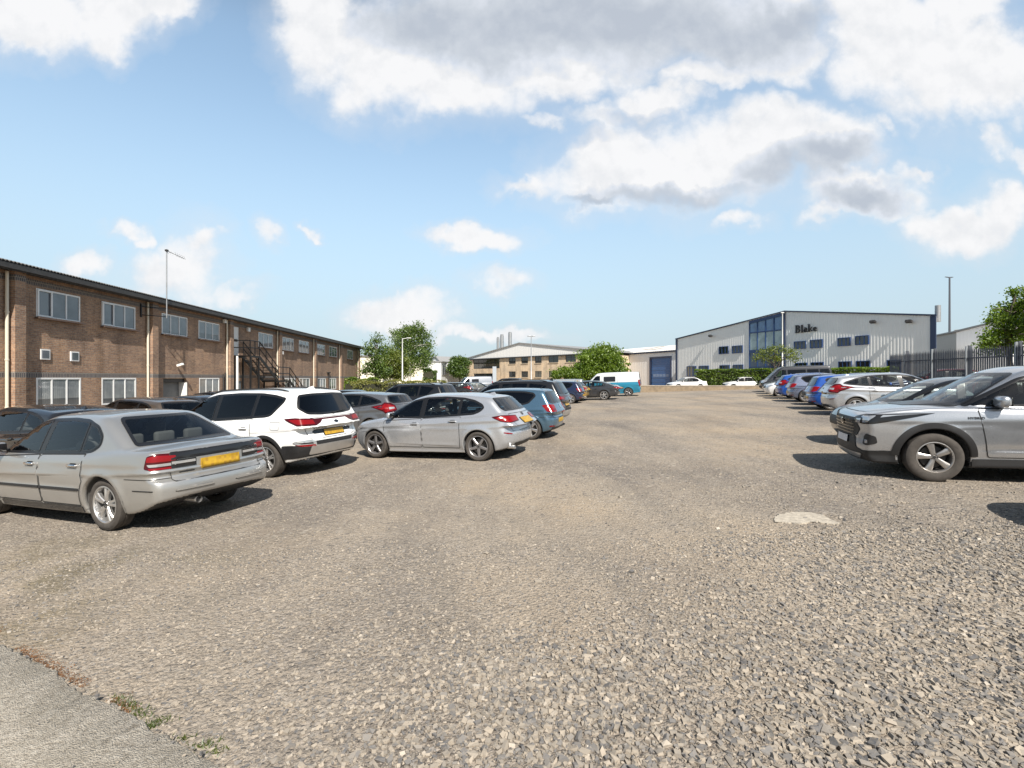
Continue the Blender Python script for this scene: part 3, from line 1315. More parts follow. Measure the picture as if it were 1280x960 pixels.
# ---------------------------------------------------------------- older silver saloon
def spec_saloon():
    s = base_spec(
        L=4.605, W=1.70, H=1.415, xf=1.38, xr=-1.27, R=0.315, Ra=0.362, rimR=0.218, style=(5, 'pair'),
        low=[(-2.32, 0.93), (-2.15, 0.975), (-1.9, 0.985), (-1.5, 0.97), (-1.0, 0.925), (0, 0.895), (1.0, 0.915), (1.4, 0.89), (1.9, 0.80), (2.2, 0.70), (2.31, 0.62)],
        belt=[(-2.2, 0.965), (-1.2, 0.925), (0, 0.895), (1.3, 0.87)],
        roof=[(-1.9, 1.20), (-1.35, 1.33), (-0.9, 1.39), (-0.4, 1.413), (0, 1.41), (0.35, 1.385), (0.8, 1.31)],
        screen=((1.30, 0.86), (0.32, 1.39)), back=((-1.80, 0.945), (-0.98, 1.375)),
        front=[(0.2, -0.12), (0.35, -0.02), (0.5, 0), (0.6, -0.02), (0.75, -0.12)],
        rear=[(0.22, -0.16), (0.32, -0.05), (0.42, -0.01), (0.52, 0.0), (0.595, -0.015), (0.635, -0.075), (0.66, -0.09), (0.80, -0.075), (0.93, -0.085), (1.0, -0.14)],
        under=[(-2.3, 0.42), (-2.15, 0.36), (-1.85, 0.25), (-1.6, 0.20), (-1.2, 0.17), (1.3, 0.16), (2.3, 0.24)], und0=0.17,
        ghw=0.775, tumble=0.30, zwide=0.60, flare=0.018, cr=0.17, rbow=0.05, tuck=0.05,
        crease=[(0.79, -0.01, 0.010, 0.10, -2.2, 2.0), (0.50, 0.0, -0.006, 0.03, -1.0, 1.1)],
        dlo=[(1.04, 0.905), (0.96, 0.95), (0.34, 1.265), (0.05, 1.315), (-0.4, 1.325), (-0.72, 1.305), (-0.98, 1.23), (-1.12, 1.12), (-1.13, 1.02), (-1.02, 0.952), (-0.86, 0.935), (0, 0.915)],
        cuts=[(0.03, -0.16, 0.095), (-0.80, -0.03, 0.03)], win_r=0.03,
        scr_win=(0.66, 0.93, 0.50, 1.325), rear_win=[(-0.64, 0.995), (0.64, 0.995), (0.60, 1.08), (0.465, 1.335), (-0.465, 1.335), (-0.60, 1.08)], rw_band=0.035,
        mirror=(0.86, 0.92), seat=(-0.05, 0.22), rear_seat=-0.82, shelf=(-1.75, -1.05, 0.95), chrome_handles=True,
        kt=0.05, kc=0.07, kbelt=0.05, crown=0.035, arch_w=0.02, wheel_in=0.05, tyre_w=0.205)
    s['doors'] = door_pair(1.06, 0.0, -0.93, 0.275, 0, 0, s, hz=0.775)
    w = lambda p: wrap(s, p)
    s['panels'] = [
        ('taillight', [('CB', w([('y', 0.605, 0.745), ('d', 0.13, 0.745), ('d', 0.24, 0.765), ('d', 0.20, 0.905), ('d', 0.06, 0.93), ('y', 0.605, 0.92)]), 'redd', 0.006, 0.02),
                       ('CB', w([('y', 0.62, 0.835), ('d', 0.20, 0.84), ('d', 0.19, 0.895), ('d', 0.06, 0.91), ('y', 0.62, 0.895)]), 'red', 0.009, 0.015),
                       ('CB', w([('y', 0.62, 0.785), ('d', 0.16, 0.785), ('d', 0.19, 0.815), ('y', 0.62, 0.815)]), 'clear', 0.009, 0.01),
                       ('CB', w([('y', 0.62, 0.745), ('d', 0.15, 0.745), ('d', 0.17, 0.768), ('y', 0.62, 0.768)]), 'red', 0.009, 0.006)], True),
        ('boot_lid', [('B', [(-0.59, 0.60), (0.59, 0.60), (0.59, 0.94), (-0.59, 0.94)], 'paint', 0.004, 0.03),
                      ('B', [(-0.595, 0.595), (0.595, 0.595), (0.595, 0.935), (-0.595, 0.935)], 'gap', 0.005, 0.03, 'band', 0.008)], False),
        ('boot_garnish', [('B', [(-0.585, 0.845), (0.585, 0.845), (0.585, 0.93), (-0.585, 0.93)], 'smoke', 0.010, 0.008)], False),
        ('reversing_light', [('B', [(0.315, 0.745), (0.585, 0.745), (0.585, 0.84), (0.315, 0.84)], 'smoke', 0.010, 0.008),
                             ('B', [(0.325, 0.795), (0.58, 0.795), (0.58, 0.825), (0.325, 0.825)], 'clear', 0.012, 0.004)], True),
        ('number_plate', [('B', [(-0.31, 0.665), (0.31, 0.665), (0.31, 0.84), (-0.31, 0.84)], 'paint', 0.007, 0.02), ('B', [(-0.26, 0.705), (0.26, 0.705), (0.26, 0.816), (-0.26, 0.816)], 'plate', 0.020, 0.006)], False),
        ('boot_badge', [('B', [(0.33, 0.668), (0.50, 0.668), (0.50, 0.695), (0.33, 0.695)], 'smoke', 0.007, 0.004)], False),
        ('bumper_strip', [('CB', w([('y', 0.16, 0.49), ('y', 0.62, 0.49), ('y', 0.62, 0.515), ('y', 0.16, 0.515)]), 'paint', 0.016, 0.006), ('CB', w([('y', 0.15, 0.482), ('y', 0.63, 0.482), ('y', 0.63, 0.49), ('y', 0.15, 0.49)]), 'gap', 0.005, 0.002),
                          ('CB', w([('d', 0.10, 0.505), ('d', 0.46, 0.505), ('d', 0.46, 0.515), ('d', 0.10, 0.515)]), 'gap', 0.006, 0.003)], True),
        ('bumper_seam', [('CB', w([('y', 0.0, 0.635), ('y', 0.5, 0.635), ('d', 0.15, 0.64), ('d', 0.60, 0.64)]), 'gap', 0.004, 0.0, 'line', 0.008)], True),
        ('side_moulding', [('L', [(-0.84, 0.465), (0.0, 0.465), (0.0, 0.495), (-0.84, 0.495)], 'trim', 0.014, 0.006), ('L', [(0.02, 0.465), (1.0, 0.465), (1.0, 0.495), (0.02, 0.495)], 'trim', 0.014, 0.006)], True),
        ('sill_skirt', [('L', [(-0.85, 0.19), (0.96, 0.19), (0.96, 0.265), (-0.85, 0.265)], 'smoke', 0.008, 0.01)], True),
        ('headlight', [('CF', w([('y', 0.42, 0.56), ('d', 0.10, 0.57), ('d', 0.32, 0.62), ('d', 0.30, 0.69), ('y', 0.42, 0.68)]), 'clear', 0.006, 0.02)], True),
        ('grille', [('F', [(-0.36, 0.56), (0.36, 0.56), (0.38, 0.66), (-0.38, 0.66)], 'trim', 0.006, 0.02)], False),
    ]

    def exhaust(mb, G, sk, s):
        mb.tube([(-1.9, -0.42, 0.25), (-2.245, -0.42, 0.25)], 0.045, G['disc'], 16, cap=False)
        mb.tube([(-2.0, -0.42, 0.25), (-2.25, -0.42, 0.25)], 0.038, G['gap'], 12, cap=True)
    def exhaust2(mb, G, sk, s):
        mb.tube([(-1.85, 0.30, 0.325), (-2.235, 0.30, 0.325)], 0.042, G['alloy'], 16, cap=False)
        mb.tube([(-1.85, 0.30, 0.325), (-2.20, 0.30, 0.325)], 0.036, G['gap'], 12, cap=True)
    s['solids'] = [('exhaust_pipe', exhaust2)]
    return s


# ---------------------------------------------------------------- white crossover seen from behind
def spec_crossover():
    s = base_spec(
        L=4.485, W=1.855, H=1.685, xf=1.33, xr=-1.34, R=0.345, Ra=0.405, rimR=0.228, style=(5, 'twin'),
        low=[(-2.25, 1.06), (-2.05, 1.13), (-1.6, 1.15), (-1.2, 1.12), (0, 1.07), (1.0, 1.08), (1.3, 1.06), (1.9, 0.97), (2.15, 0.86), (2.25, 0.74)],
        belt=[(-2.2, 1.17), (-1.2, 1.12), (0, 1.07), (1.3, 1.04)],
        roof=[(-2.3, 1.555), (-1.9, 1.615), (-1.4, 1.66), (-0.6, 1.685), (0, 1.68), (0.4, 1.645), (0.9, 1.55)],
        screen=((1.47, 1.02), (0.47, 1.60)), back=((-2.20, 1.10), (-1.90, 1.62)),
        front=[(0.2, -0.14), (0.4, -0.03), (0.6, 0), (0.8, -0.02), (0.95, -0.12)],
        rear=[(0.22, -0.22), (0.34, -0.10), (0.46, -0.03), (0.60, 0.0), (0.72, -0.01), (0.79, -0.045), (0.86, -0.065), (1.0, -0.055), (1.1, -0.075), (1.2, -0.11)],
        under=[(-2.25, 0.36), (-1.7, 0.26), (-1.2, 0.22), (1.3, 0.20), (2.3, 0.26)], und0=0.21,
        ghw=0.835, tumble=0.27, zwide=0.72, flare=0.022, cr=0.22, rbow=0.09, tuck=0.06, tail_taper=0.07,
        crease=[(0.93, 0.0, 0.012, 0.12, -2.1, 2.0)],
        dlo=[(1.15, 1.085), (1.05, 1.14), (0.46, 1.49), (0.1, 1.565), (-0.5, 1.585), (-1.1, 1.57), (-1.45, 1.53), (-1.70, 1.475), (-1.68, 1.42), (-1.42, 1.175), (-1.3, 1.15), (0, 1.095)],
        cuts=[(0.05, -0.10, 0.09), (-0.95, -0.14, 0.045)], privacy=True, win_r=0.03,
        scr_win=(0.72, 1.10, 0.56, 1.53), rear_win=[(-0.60, 1.165), (-0.3, 1.14), (0.3, 1.14), (0.60, 1.165), (0.74, 1.28), (0.61, 1.535), (0.3, 1.555), (-0.3, 1.555), (-0.61, 1.535), (-0.74, 1.28)], rw_r=0.06,
        mirror=(0.90, 1.08), seat=(0.0, 0.36), rear_seat=-0.82, clad=True, clad_z=0.29, arch_w=0.055, arch_a0=0,
        kc=0.10, kbelt=0.05, wheel_in=0.035, tyre_w=0.225)
    s['doors'] = door_pair(1.05, 0.05, -1.0, 0.40, 0, 0, s, hz=0.93)
    w = lambda p: wrap(s, p)
    s['panels'] = [
        ('taillight', [('CB', w([('y', 0.52, 0.955), ('d', 0.06, 0.965), ('d', 0.36, 1.075), ('d', 0.40, 1.10), ('d', 0.10, 1.115), ('y', 0.56, 1.085), ('y', 0.33, 1.06), ('y', 0.40, 1.0)]), 'redd', 0.008, 0.012),
                       ('CB', w([('y', 0.54, 0.985), ('d', 0.06, 0.995), ('d', 0.28, 1.075), ('d', 0.10, 1.085), ('y', 0.58, 1.06)]), 'red', 0.011, 0.012)], True),
        ('light_strip', [('B', [(-0.5, 1.055), (0.5, 1.055), (0.5, 1.082), (-0.5, 1.082)], 'redd', 0.007, 0.004)], False),
        ('tailgate', [('B', [(-0.60, 0.70), (0.60, 0.70), (0.68, 0.93), (0.60, 1.10), (-0.60, 1.10), (-0.68, 0.93)], 'gap', 0.004, 0.04, 'band', 0.008),
                      ('B', [(-0.50, 0.79), (0.50, 0.79), (0.53, 0.835), (0.47, 0.87), (-0.47, 0.87), (-0.53, 0.835)], 'smoke', 0.005, 0.02)], False),
        ('number_plate', [('B', [(-0.28, 0.735), (0.28, 0.735), (0.28, 0.86), (-0.28, 0.86)], 'gap', 0.008, 0.01), ('B', [(-0.26, 0.745), (0.26, 0.745), (0.26, 0.853), (-0.26, 0.853)], 'plate', 0.016, 0.006)], False),
        ('emblem', [('B', [(-0.065, 0.985), (0, 0.955), (0.065, 0.985), (0.065, 1.0), (0, 1.03), (-0.065, 1.0)], 'chrome', 0.008, 0.04), ('B', [(-0.055, 0.985), (0, 0.962), (0.055, 0.985), (0.055, 1.0), (0, 1.023), (-0.055, 1.0)], 'smoke', 0.010, 0.04)], False),
        ('rear_bumper_trim', [('CB', w([('y', -0.62, 0.50), ('y', 0.62, 0.50), ('d', 0.05, 0.48), ('d', 0.47, 0.44), ('d', 0.47, 0.60), ('d', 0.2, 0.61), ('y', 0.78, 0.60), ('y', 0.6, 0.665), ('y', -0.6, 0.665), ('y', -0.78, 0.60)]), 'trim', 0.010, 0.03)], False),
        ('rear_bumper_trim', [('CB', w([('y', 0.0, 0.40), ('y', 0.75, 0.38), ('d', 0.2, 0.36), ('d', 0.47, 0.34), ('d', 0.47, 0.50), ('y', 0.70, 0.52), ('y', 0, 0.52)]), 'trim', 0.008, 0.03)], True),
        ('skid_plate', [('CB', w([('y', -0.70, 0.42), ('y', 0.70, 0.42), ('y', 0.62, 0.59), ('y', -0.62, 0.59)]), 'alloy', 0.018, 0.03)], False),
        ('fog_light', [('CB', w([('y', 0.50, 0.565), ('y', 0.85, 0.58), ('d', 0.20, 0.66), ('d', 0.10, 0.69), ('y', 0.66, 0.70), ('y', 0.52, 0.665)]), 'clear', 0.014, 0.02),
                       ('CB', w([('y', 0.52, 0.57), ('y', 0.86, 0.585), ('d', 0.13, 0.62), ('y', 0.54, 0.605)]), 'red', 0.018, 0.01),
                       ('CB', w([('y', 0.58, 0.62), ('y', 0.88, 0.63), ('d', 0.10, 0.655), ('y', 0.60, 0.645)]), 'smoke', 0.017, 0.008)], True),
        ('fuel_flap', [('R', [(-1.66, 0.92), (-1.46, 0.92), (-1.44, 1.07), (-1.68, 1.07)], 'gap', 0.004, 0.03, 'band', 0.006)], False),
        ('fuel_flap', [('L', [(-1.70, 0.90), (-1.50, 0.90), (-1.48, 1.05), (-1.72, 1.05)], 'gap', 0.004, 0.03, 'band', 0.006)], False),
        ('side_cladding', [('L', [(-0.90, 0.25), (0.90, 0.25), (0.90, 0.39), (-0.90, 0.39)], 'trim', 0.012, 0.02)], True),
        ('headlight', [('CF', w([('y', 0.45, 0.80), ('d', 0.10, 0.82), ('d', 0.5, 0.95), ('d', 0.2, 0.95), ('y', 0.45, 0.90)]), 'clear', 0.006, 0.02)], True),
        ('grille', [('F', [(-0.5, 0.58), (0.5, 0.58), (0.58, 0.74), (-0.58, 0.74)], 'trim', 0.006, 0.03)], False),
    ]

    def spoiler(mb, G, sk, s):
        pass
    def fin(mb, G, sk, s):
        mb.add([(-1.55, -0.03, 1.64), (-1.55, 0.03, 1.64), (-1.75, 0.035, 1.615), (-1.75, -0.035, 1.615), (-1.71, 0, 1.70), (-1.64, 0, 1.685)],
               [[0, 5, 1], [1, 5, 4, 2], [2, 4, 3], [3, 4, 5, 0]], PLACE)
    def rails(mb, G, sk, s):
        for sg in (1, -1):
            pts = []
            for x in np.linspace(-1.65, 0.35, 16):
                yy = sg * (0.60 - 0.02 * abs(x))
                q, n = sk.map('T', [(x, yy)], 0.0)
                e = min((x + 1.65) / 0.2, (0.35 - x) / 0.2, 1)
                pts.append((x, yy, q[0][2] + 0.032 * e))
            mb.tube(pts, 0.017, G['trim'], 6)
    def wiper(mb, G, sk, s):
        q, n = sk.map('B', [(0.0, 1.15), (-0.12, 1.165), (-0.40, 1.185)], 0.022)
        mb.tube([tuple(p) for p in q], [0.016, 0.010, 0.006], G['trim'], 6)
    def exh(mb, G, sk, s):
        mb.tube([(-1.8, 0.60, 0.36), (-2.10, 0.60, 0.36)], 0.045, G['alloy'], 14, cap=False)
        mb.tube([(-1.8, 0.60, 0.36), (-2.06, 0.60, 0.36)], 0.038, G['gap'], 12)
    s['solids'] = [('roof_antenna', fin), ('roof_rail', rails), ('rear_wiper', wiper), ('exhaust_pipe', exh)]
    return s


# ---------------------------------------------------------------- silver hatchback seen side-on
def spec_hatch():
    s = base_spec(
        L=4.24, W=1.80, H=1.46, xf=1.32, xr=-1.35, R=0.318, Ra=0.368, rimR=0.225, style=(5, 'fat'), rim_mat='dark_alloy',
        low=[(-2.17, 0.94), (-2.05, 1.0), (-1.8, 1.02), (-1.2, 0.98), (0, 0.925), (0.9, 0.945), (1.25, 0.93), (1.7, 0.865), (2.0, 0.77), (2.17, 0.62)],
        belt=[(-2.1, 1.0), (-1.2, 0.965), (0, 0.92), (1.3, 0.89)],
        roof=[(-2.2, 1.26), (-1.8, 1.34), (-1.3, 1.41), (-0.7, 1.455), (-0.1, 1.46), (0.3, 1.43), (0.9, 1.31)],
        screen=((1.40, 0.885), (0.30, 1.435)), back=((-2.03, 0.97), (-1.61, 1.37)),
        front=[(0.2, -0.14), (0.35, -0.03), (0.5, 0), (0.65, -0.02), (0.8, -0.12)],
        rear=[(0.2, -0.20), (0.30, -0.08), (0.42, -0.01), (0.55, 0.0), (0.64, -0.02), (0.72, -0.045), (0.86, -0.055), (1.0, -0.09), (1.1, -0.13)],
        under=[(-2.2, 0.30), (-1.7, 0.21), (-1.2, 0.17), (1.3, 0.15), (2.2, 0.2)], und0=0.17,
        ghw=0.80, tumble=0.30, zwide=0.66, flare=0.02, cr=0.24, rbow=0.10, tail_taper=0.09, gh_rear_taper=0.09, nose_taper=0.13, cf=0.32,
        crease=[(0.79, -0.045, 0.016, 0.09, -2.1, 2.0), (0.34, 0.015, 0.014, 0.05, -0.95, 1.0)],
        dlo=[(1.13, 0.93), (1.03, 0.98), (0.34, 1.30), (0.0, 1.36), (-0.5, 1.37), (-0.95, 1.34), (-1.22, 1.285), (-1.40, 1.20), (-1.44, 1.14), (-1.37, 1.07), (-1.22, 1.012), (-0.8, 0.985), (0, 0.945)],
        cuts=[(0.06, -0.12, 0.085), (-0.87, -0.10, 0.03)], win_r=0.025,
        scr_win=(0.70, 0.97, 0.54, 1.34), rear_win=[(-0.58, 1.05), (0.58, 1.05), (0.64, 1.11), (0.56, 1.335), (-0.56, 1.335), (-0.64, 1.11)], rw_r=0.06,
        mirror=(0.86, 0.945), seat=(-0.02, 0.22), rear_seat=-0.84, shelf=(-1.85, -1.05, 0.93),
        kc=0.10, kbelt=0.05, wheel_in=0.03)
    s['doors'] = door_pair(1.04, 0.04, -0.93, 0.27, 0, 0, s, hz=0.80, rise=0.055)
    w = lambda p: wrap(s, p)
    s['panels'] = [
        ('taillight', [('CB', w([('y', 0.40, 0.84), ('y', 0.82, 0.815), ('d', 0.16, 0.845), ('d', 0.35, 0.915), ('d', 0.40, 0.945), ('d', 0.12, 0.975), ('y', 0.40, 0.955)]), 'redd', 0.007, 0.015),
                       ('CB', w([('y', 0.43, 0.86), ('y', 0.80, 0.827), ('d', 0.14, 0.857), ('d', 0.32, 0.92), ('d', 0.14, 0.955), ('y', 0.44, 0.94)]), 'red', 0.010, 0.012)], True),
        ('tailgate', [('B', [(-0.56, 0.62), (0.56, 0.62), (0.64, 0.80), (0.58, 1.0), (-0.58, 1.0), (-0.64, 0.80)], 'gap', 0.004, 0.04, 'band', 0.008)], False),
        ('number_plate', [('B', [(-0.30, 0.77), (0.30, 0.77), (0.30, 0.90), (-0.30, 0.90)], 'gap', 0.004, 0.015), ('B', [(-0.26, 0.78), (0.26, 0.78), (0.26, 0.89), (-0.26, 0.89)], 'plate', 0.016, 0.006)], False),
        ('emblem', [('B', [(0.045 * math.cos(a), 0.965 + 0.035 * math.sin(a)) for a in np.linspace(0, 5.8, 12)], 'smoke', 0.01, 0.01)], False),
        ('rear_diffuser', [('CB', w([('y', -0.56, 0.27), ('y', 0.56, 0.27), ('y', 0.52, 0.37), ('y', -0.52, 0.37)]), 'trim', 0.008, 0.03)], False),
        ('reflector', [('CB', w([('y', 0.66, 0.565), ('y', 0.84, 0.58), ('d', 0.10, 0.605), ('d', 0.08, 0.62), ('y', 0.66, 0.585)]), 'red', 0.010, 0.006)], True),
        ('headlight', [('CF', w([('y', 0.40, 0.62), ('d', 0.05, 0.63), ('d', 0.40, 0.70), ('d', 0.38, 0.75), ('d', 0.1, 0.74), ('y', 0.40, 0.71)]), 'clear', 0.006, 0.02)], True),
        ('grille', [('F', [(-0.36, 0.46), (0.36, 0.46), (0.40, 0.66), (-0.40, 0.66)], 'trim', 0.006, 0.03)], False),
    ]

    def spoiler(mb, G, sk, s):
        pass
    def exh(mb, G, sk, s):
        for y in (0.58,):
            mb.tube([(-1.8, y, 0.29), (-2.10, y, 0.29)], 0.04, G['alloy'], 14, cap=False)
            mb.tube([(-1.8, y, 0.29), (-2.07, y, 0.29)], 0.034, G['gap'], 12)
    def fin(mb, G, sk, s):
        z = 1.40
        mb.add([(-1.22, -0.03, z), (-1.22, 0.03, z), (-1.45, 0.035, z - 0.03), (-1.45, -0.035, z - 0.03), (-1.40, 0, z + 0.055), (-1.32, 0, z + 0.04)],
               [[0, 5, 1], [1, 5, 4, 2], [2, 4, 3], [3, 4, 5, 0]], PLACE)
    s['solids'] = [('exhaust_pipe', exh), ('roof_antenna', fin)]
    return s


# ---------------------------------------------------------------- small blue three-door
def spec_small():
    s = base_spec(
        L=3.97, W=1.682, H=1.462, xf=1.20, xr=-1.27, R=0.305, Ra=0.352, rimR=0.212, style=(5, 'flare'),
        low=[(-2.0, 0.93), (-1.85, 0.985), (-1.2, 0.985), (0, 0.945), (0.8, 0.965), (1.1, 0.95), (1.5, 0.875), (1.8, 0.77), (1.98, 0.62)],
        belt=[(-2.0, 1.0), (-1.2, 0.98), (0, 0.94), (1.2, 0.90)],
        roof=[(-2.1, 1.33), (-1.7, 1.395), (-1.2, 1.44), (-0.5, 1.462), (0.0, 1.45), (0.3, 1.42), (0.8, 1.32)],
        screen=((1.25, 0.90), (0.25, 1.425)), back=((-1.92, 0.96), (-1.66, 1.39)),
        front=[(0.2, -0.14), (0.35, -0.03), (0.5, 0), (0.65, -0.02), (0.8, -0.12)],
        rear=[(0.2, -0.18), (0.30, -0.07), (0.42, -0.01), (0.54, 0.0), (0.60, -0.02), (0.66, -0.055), (0.84, -0.06), (0.95, -0.075), (1.05, -0.11)],
        under=[(-2.0, 0.28), (-1.6, 0.20), (-1.2, 0.17), (1.3, 0.15), (2.0, 0.2)], und0=0.17,
        ghw=0.76, tumble=0.27, zwide=0.66, flare=0.018, cr=0.22, rbow=0.09, tail_taper=0.07,
        crease=[(0.82, -0.01, 0.014, 0.09, -1.9, 1.8)],
        dlo=[(0.98, 0.955), (0.90, 1.01), (0.30, 1.315), (0.0, 1.36), (-0.6, 1.37), (-1.1, 1.345), (-1.36, 1.30), (-1.41, 1.23), (-1.22, 1.04), (-1.08, 1.005), (0, 0.965)],
        cuts=[(-0.22, -0.06, 0.06)], privacy=True, win_r=0.05,
        scr_win=(0.66, 0.98, 0.52, 1.355), rear_win=[(-0.58, 1.01), (0.58, 1.01), (0.64, 1.08), (0.52, 1.34), (-0.52, 1.34), (-0.64, 1.08)], rw_r=0.05,
        mirror=(0.74, 0.97), seat=(-0.12, 0.25), rear_seat=-0.88, shelf=(-1.7, -1.1, 0.94), kc=0.09, kbelt=0.05, wheel_in=0.03, tyre_w=0.195)
    s['doors'] = door_pair(0.92, -0.26, -0.9, 0.27, 0, 0, s, two=True, hz=0.82)
    w = lambda p: wrap(s, p)
    s['panels'] = [
        ('taillight', [('CB', w([('y', 0.50, 0.775), ('y', 0.78, 0.77), ('d', 0.16, 0.79), ('d', 0.30, 0.96), ('d', 0.10, 0.985), ('y', 0.52, 0.965)]), 'red', 0.008, 0.02),
                       ('CB', w([('y', 0.54, 0.80), ('y', 0.68, 0.80), ('y', 0.68, 0.86), ('y', 0.54, 0.86)]), 'redd', 0.011, 0.012)], True),
        ('tailgate', [('B', [(-0.54, 0.58), (0.54, 0.58), (0.58, 0.80), (0.56, 1.0), (-0.56, 1.0), (-0.58, 0.80)], 'gap', 0.004, 0.04, 'band', 0.008)], False),
        ('number_plate', [('B', [(-0.26, 0.46), (0.26, 0.46), (0.26, 0.57), (-0.26, 0.57)], 'plate', 0.012, 0.006)], False),
        ('emblem', [('B', [(0.055 * math.cos(a), 0.90 + 0.055 * math.sin(a)) for a in np.linspace(0, 5.8, 12)], 'chrome', 0.012, 0.01)], False),
        ('bumper_seam', [('CB', w([('y', 0.0, 0.60), ('y', 0.5, 0.60), ('d', 0.15, 0.62), ('d', 0.45, 0.64)]), 'gap', 0.004, 0.0, 'line', 0.008)], True),
        ('reflector', [('CB', w([('y', 0.55, 0.35), ('d', 0.05, 0.36), ('d', 0.05, 0.39), ('y', 0.55, 0.38)]), 'red', 0.010, 0.006)], True),
        ('rear_diffuser', [('CB', w([('y', -0.70, 0.25), ('y', 0.70, 0.25), ('y', 0.70, 0.33), ('y', -0.70, 0.33)]), 'trim', 0.008, 0.02)], False),
        ('headlight', [('CF', w([('y', 0.40, 0.62), ('d', 0.05, 0.63), ('d', 0.40, 0.72), ('d', 0.38, 0.78), ('d', 0.1, 0.76), ('y', 0.40, 0.72)]), 'clear', 0.006, 0.02)], True),
        ('grille', [('F', [(-0.36, 0.56), (0.36, 0.56), (0.40, 0.68), (-0.40, 0.68)], 'trim', 0.006, 0.03)], False),
    ]

    def fin(mb, G, sk, s):
        mb.tube([(-1.38, 0, 1.42), (-1.50, 0, 1.52)], [0.012, 0.005], G['trim'], 6)
    s['solids'] = [('roof_antenna', fin)]
    return s


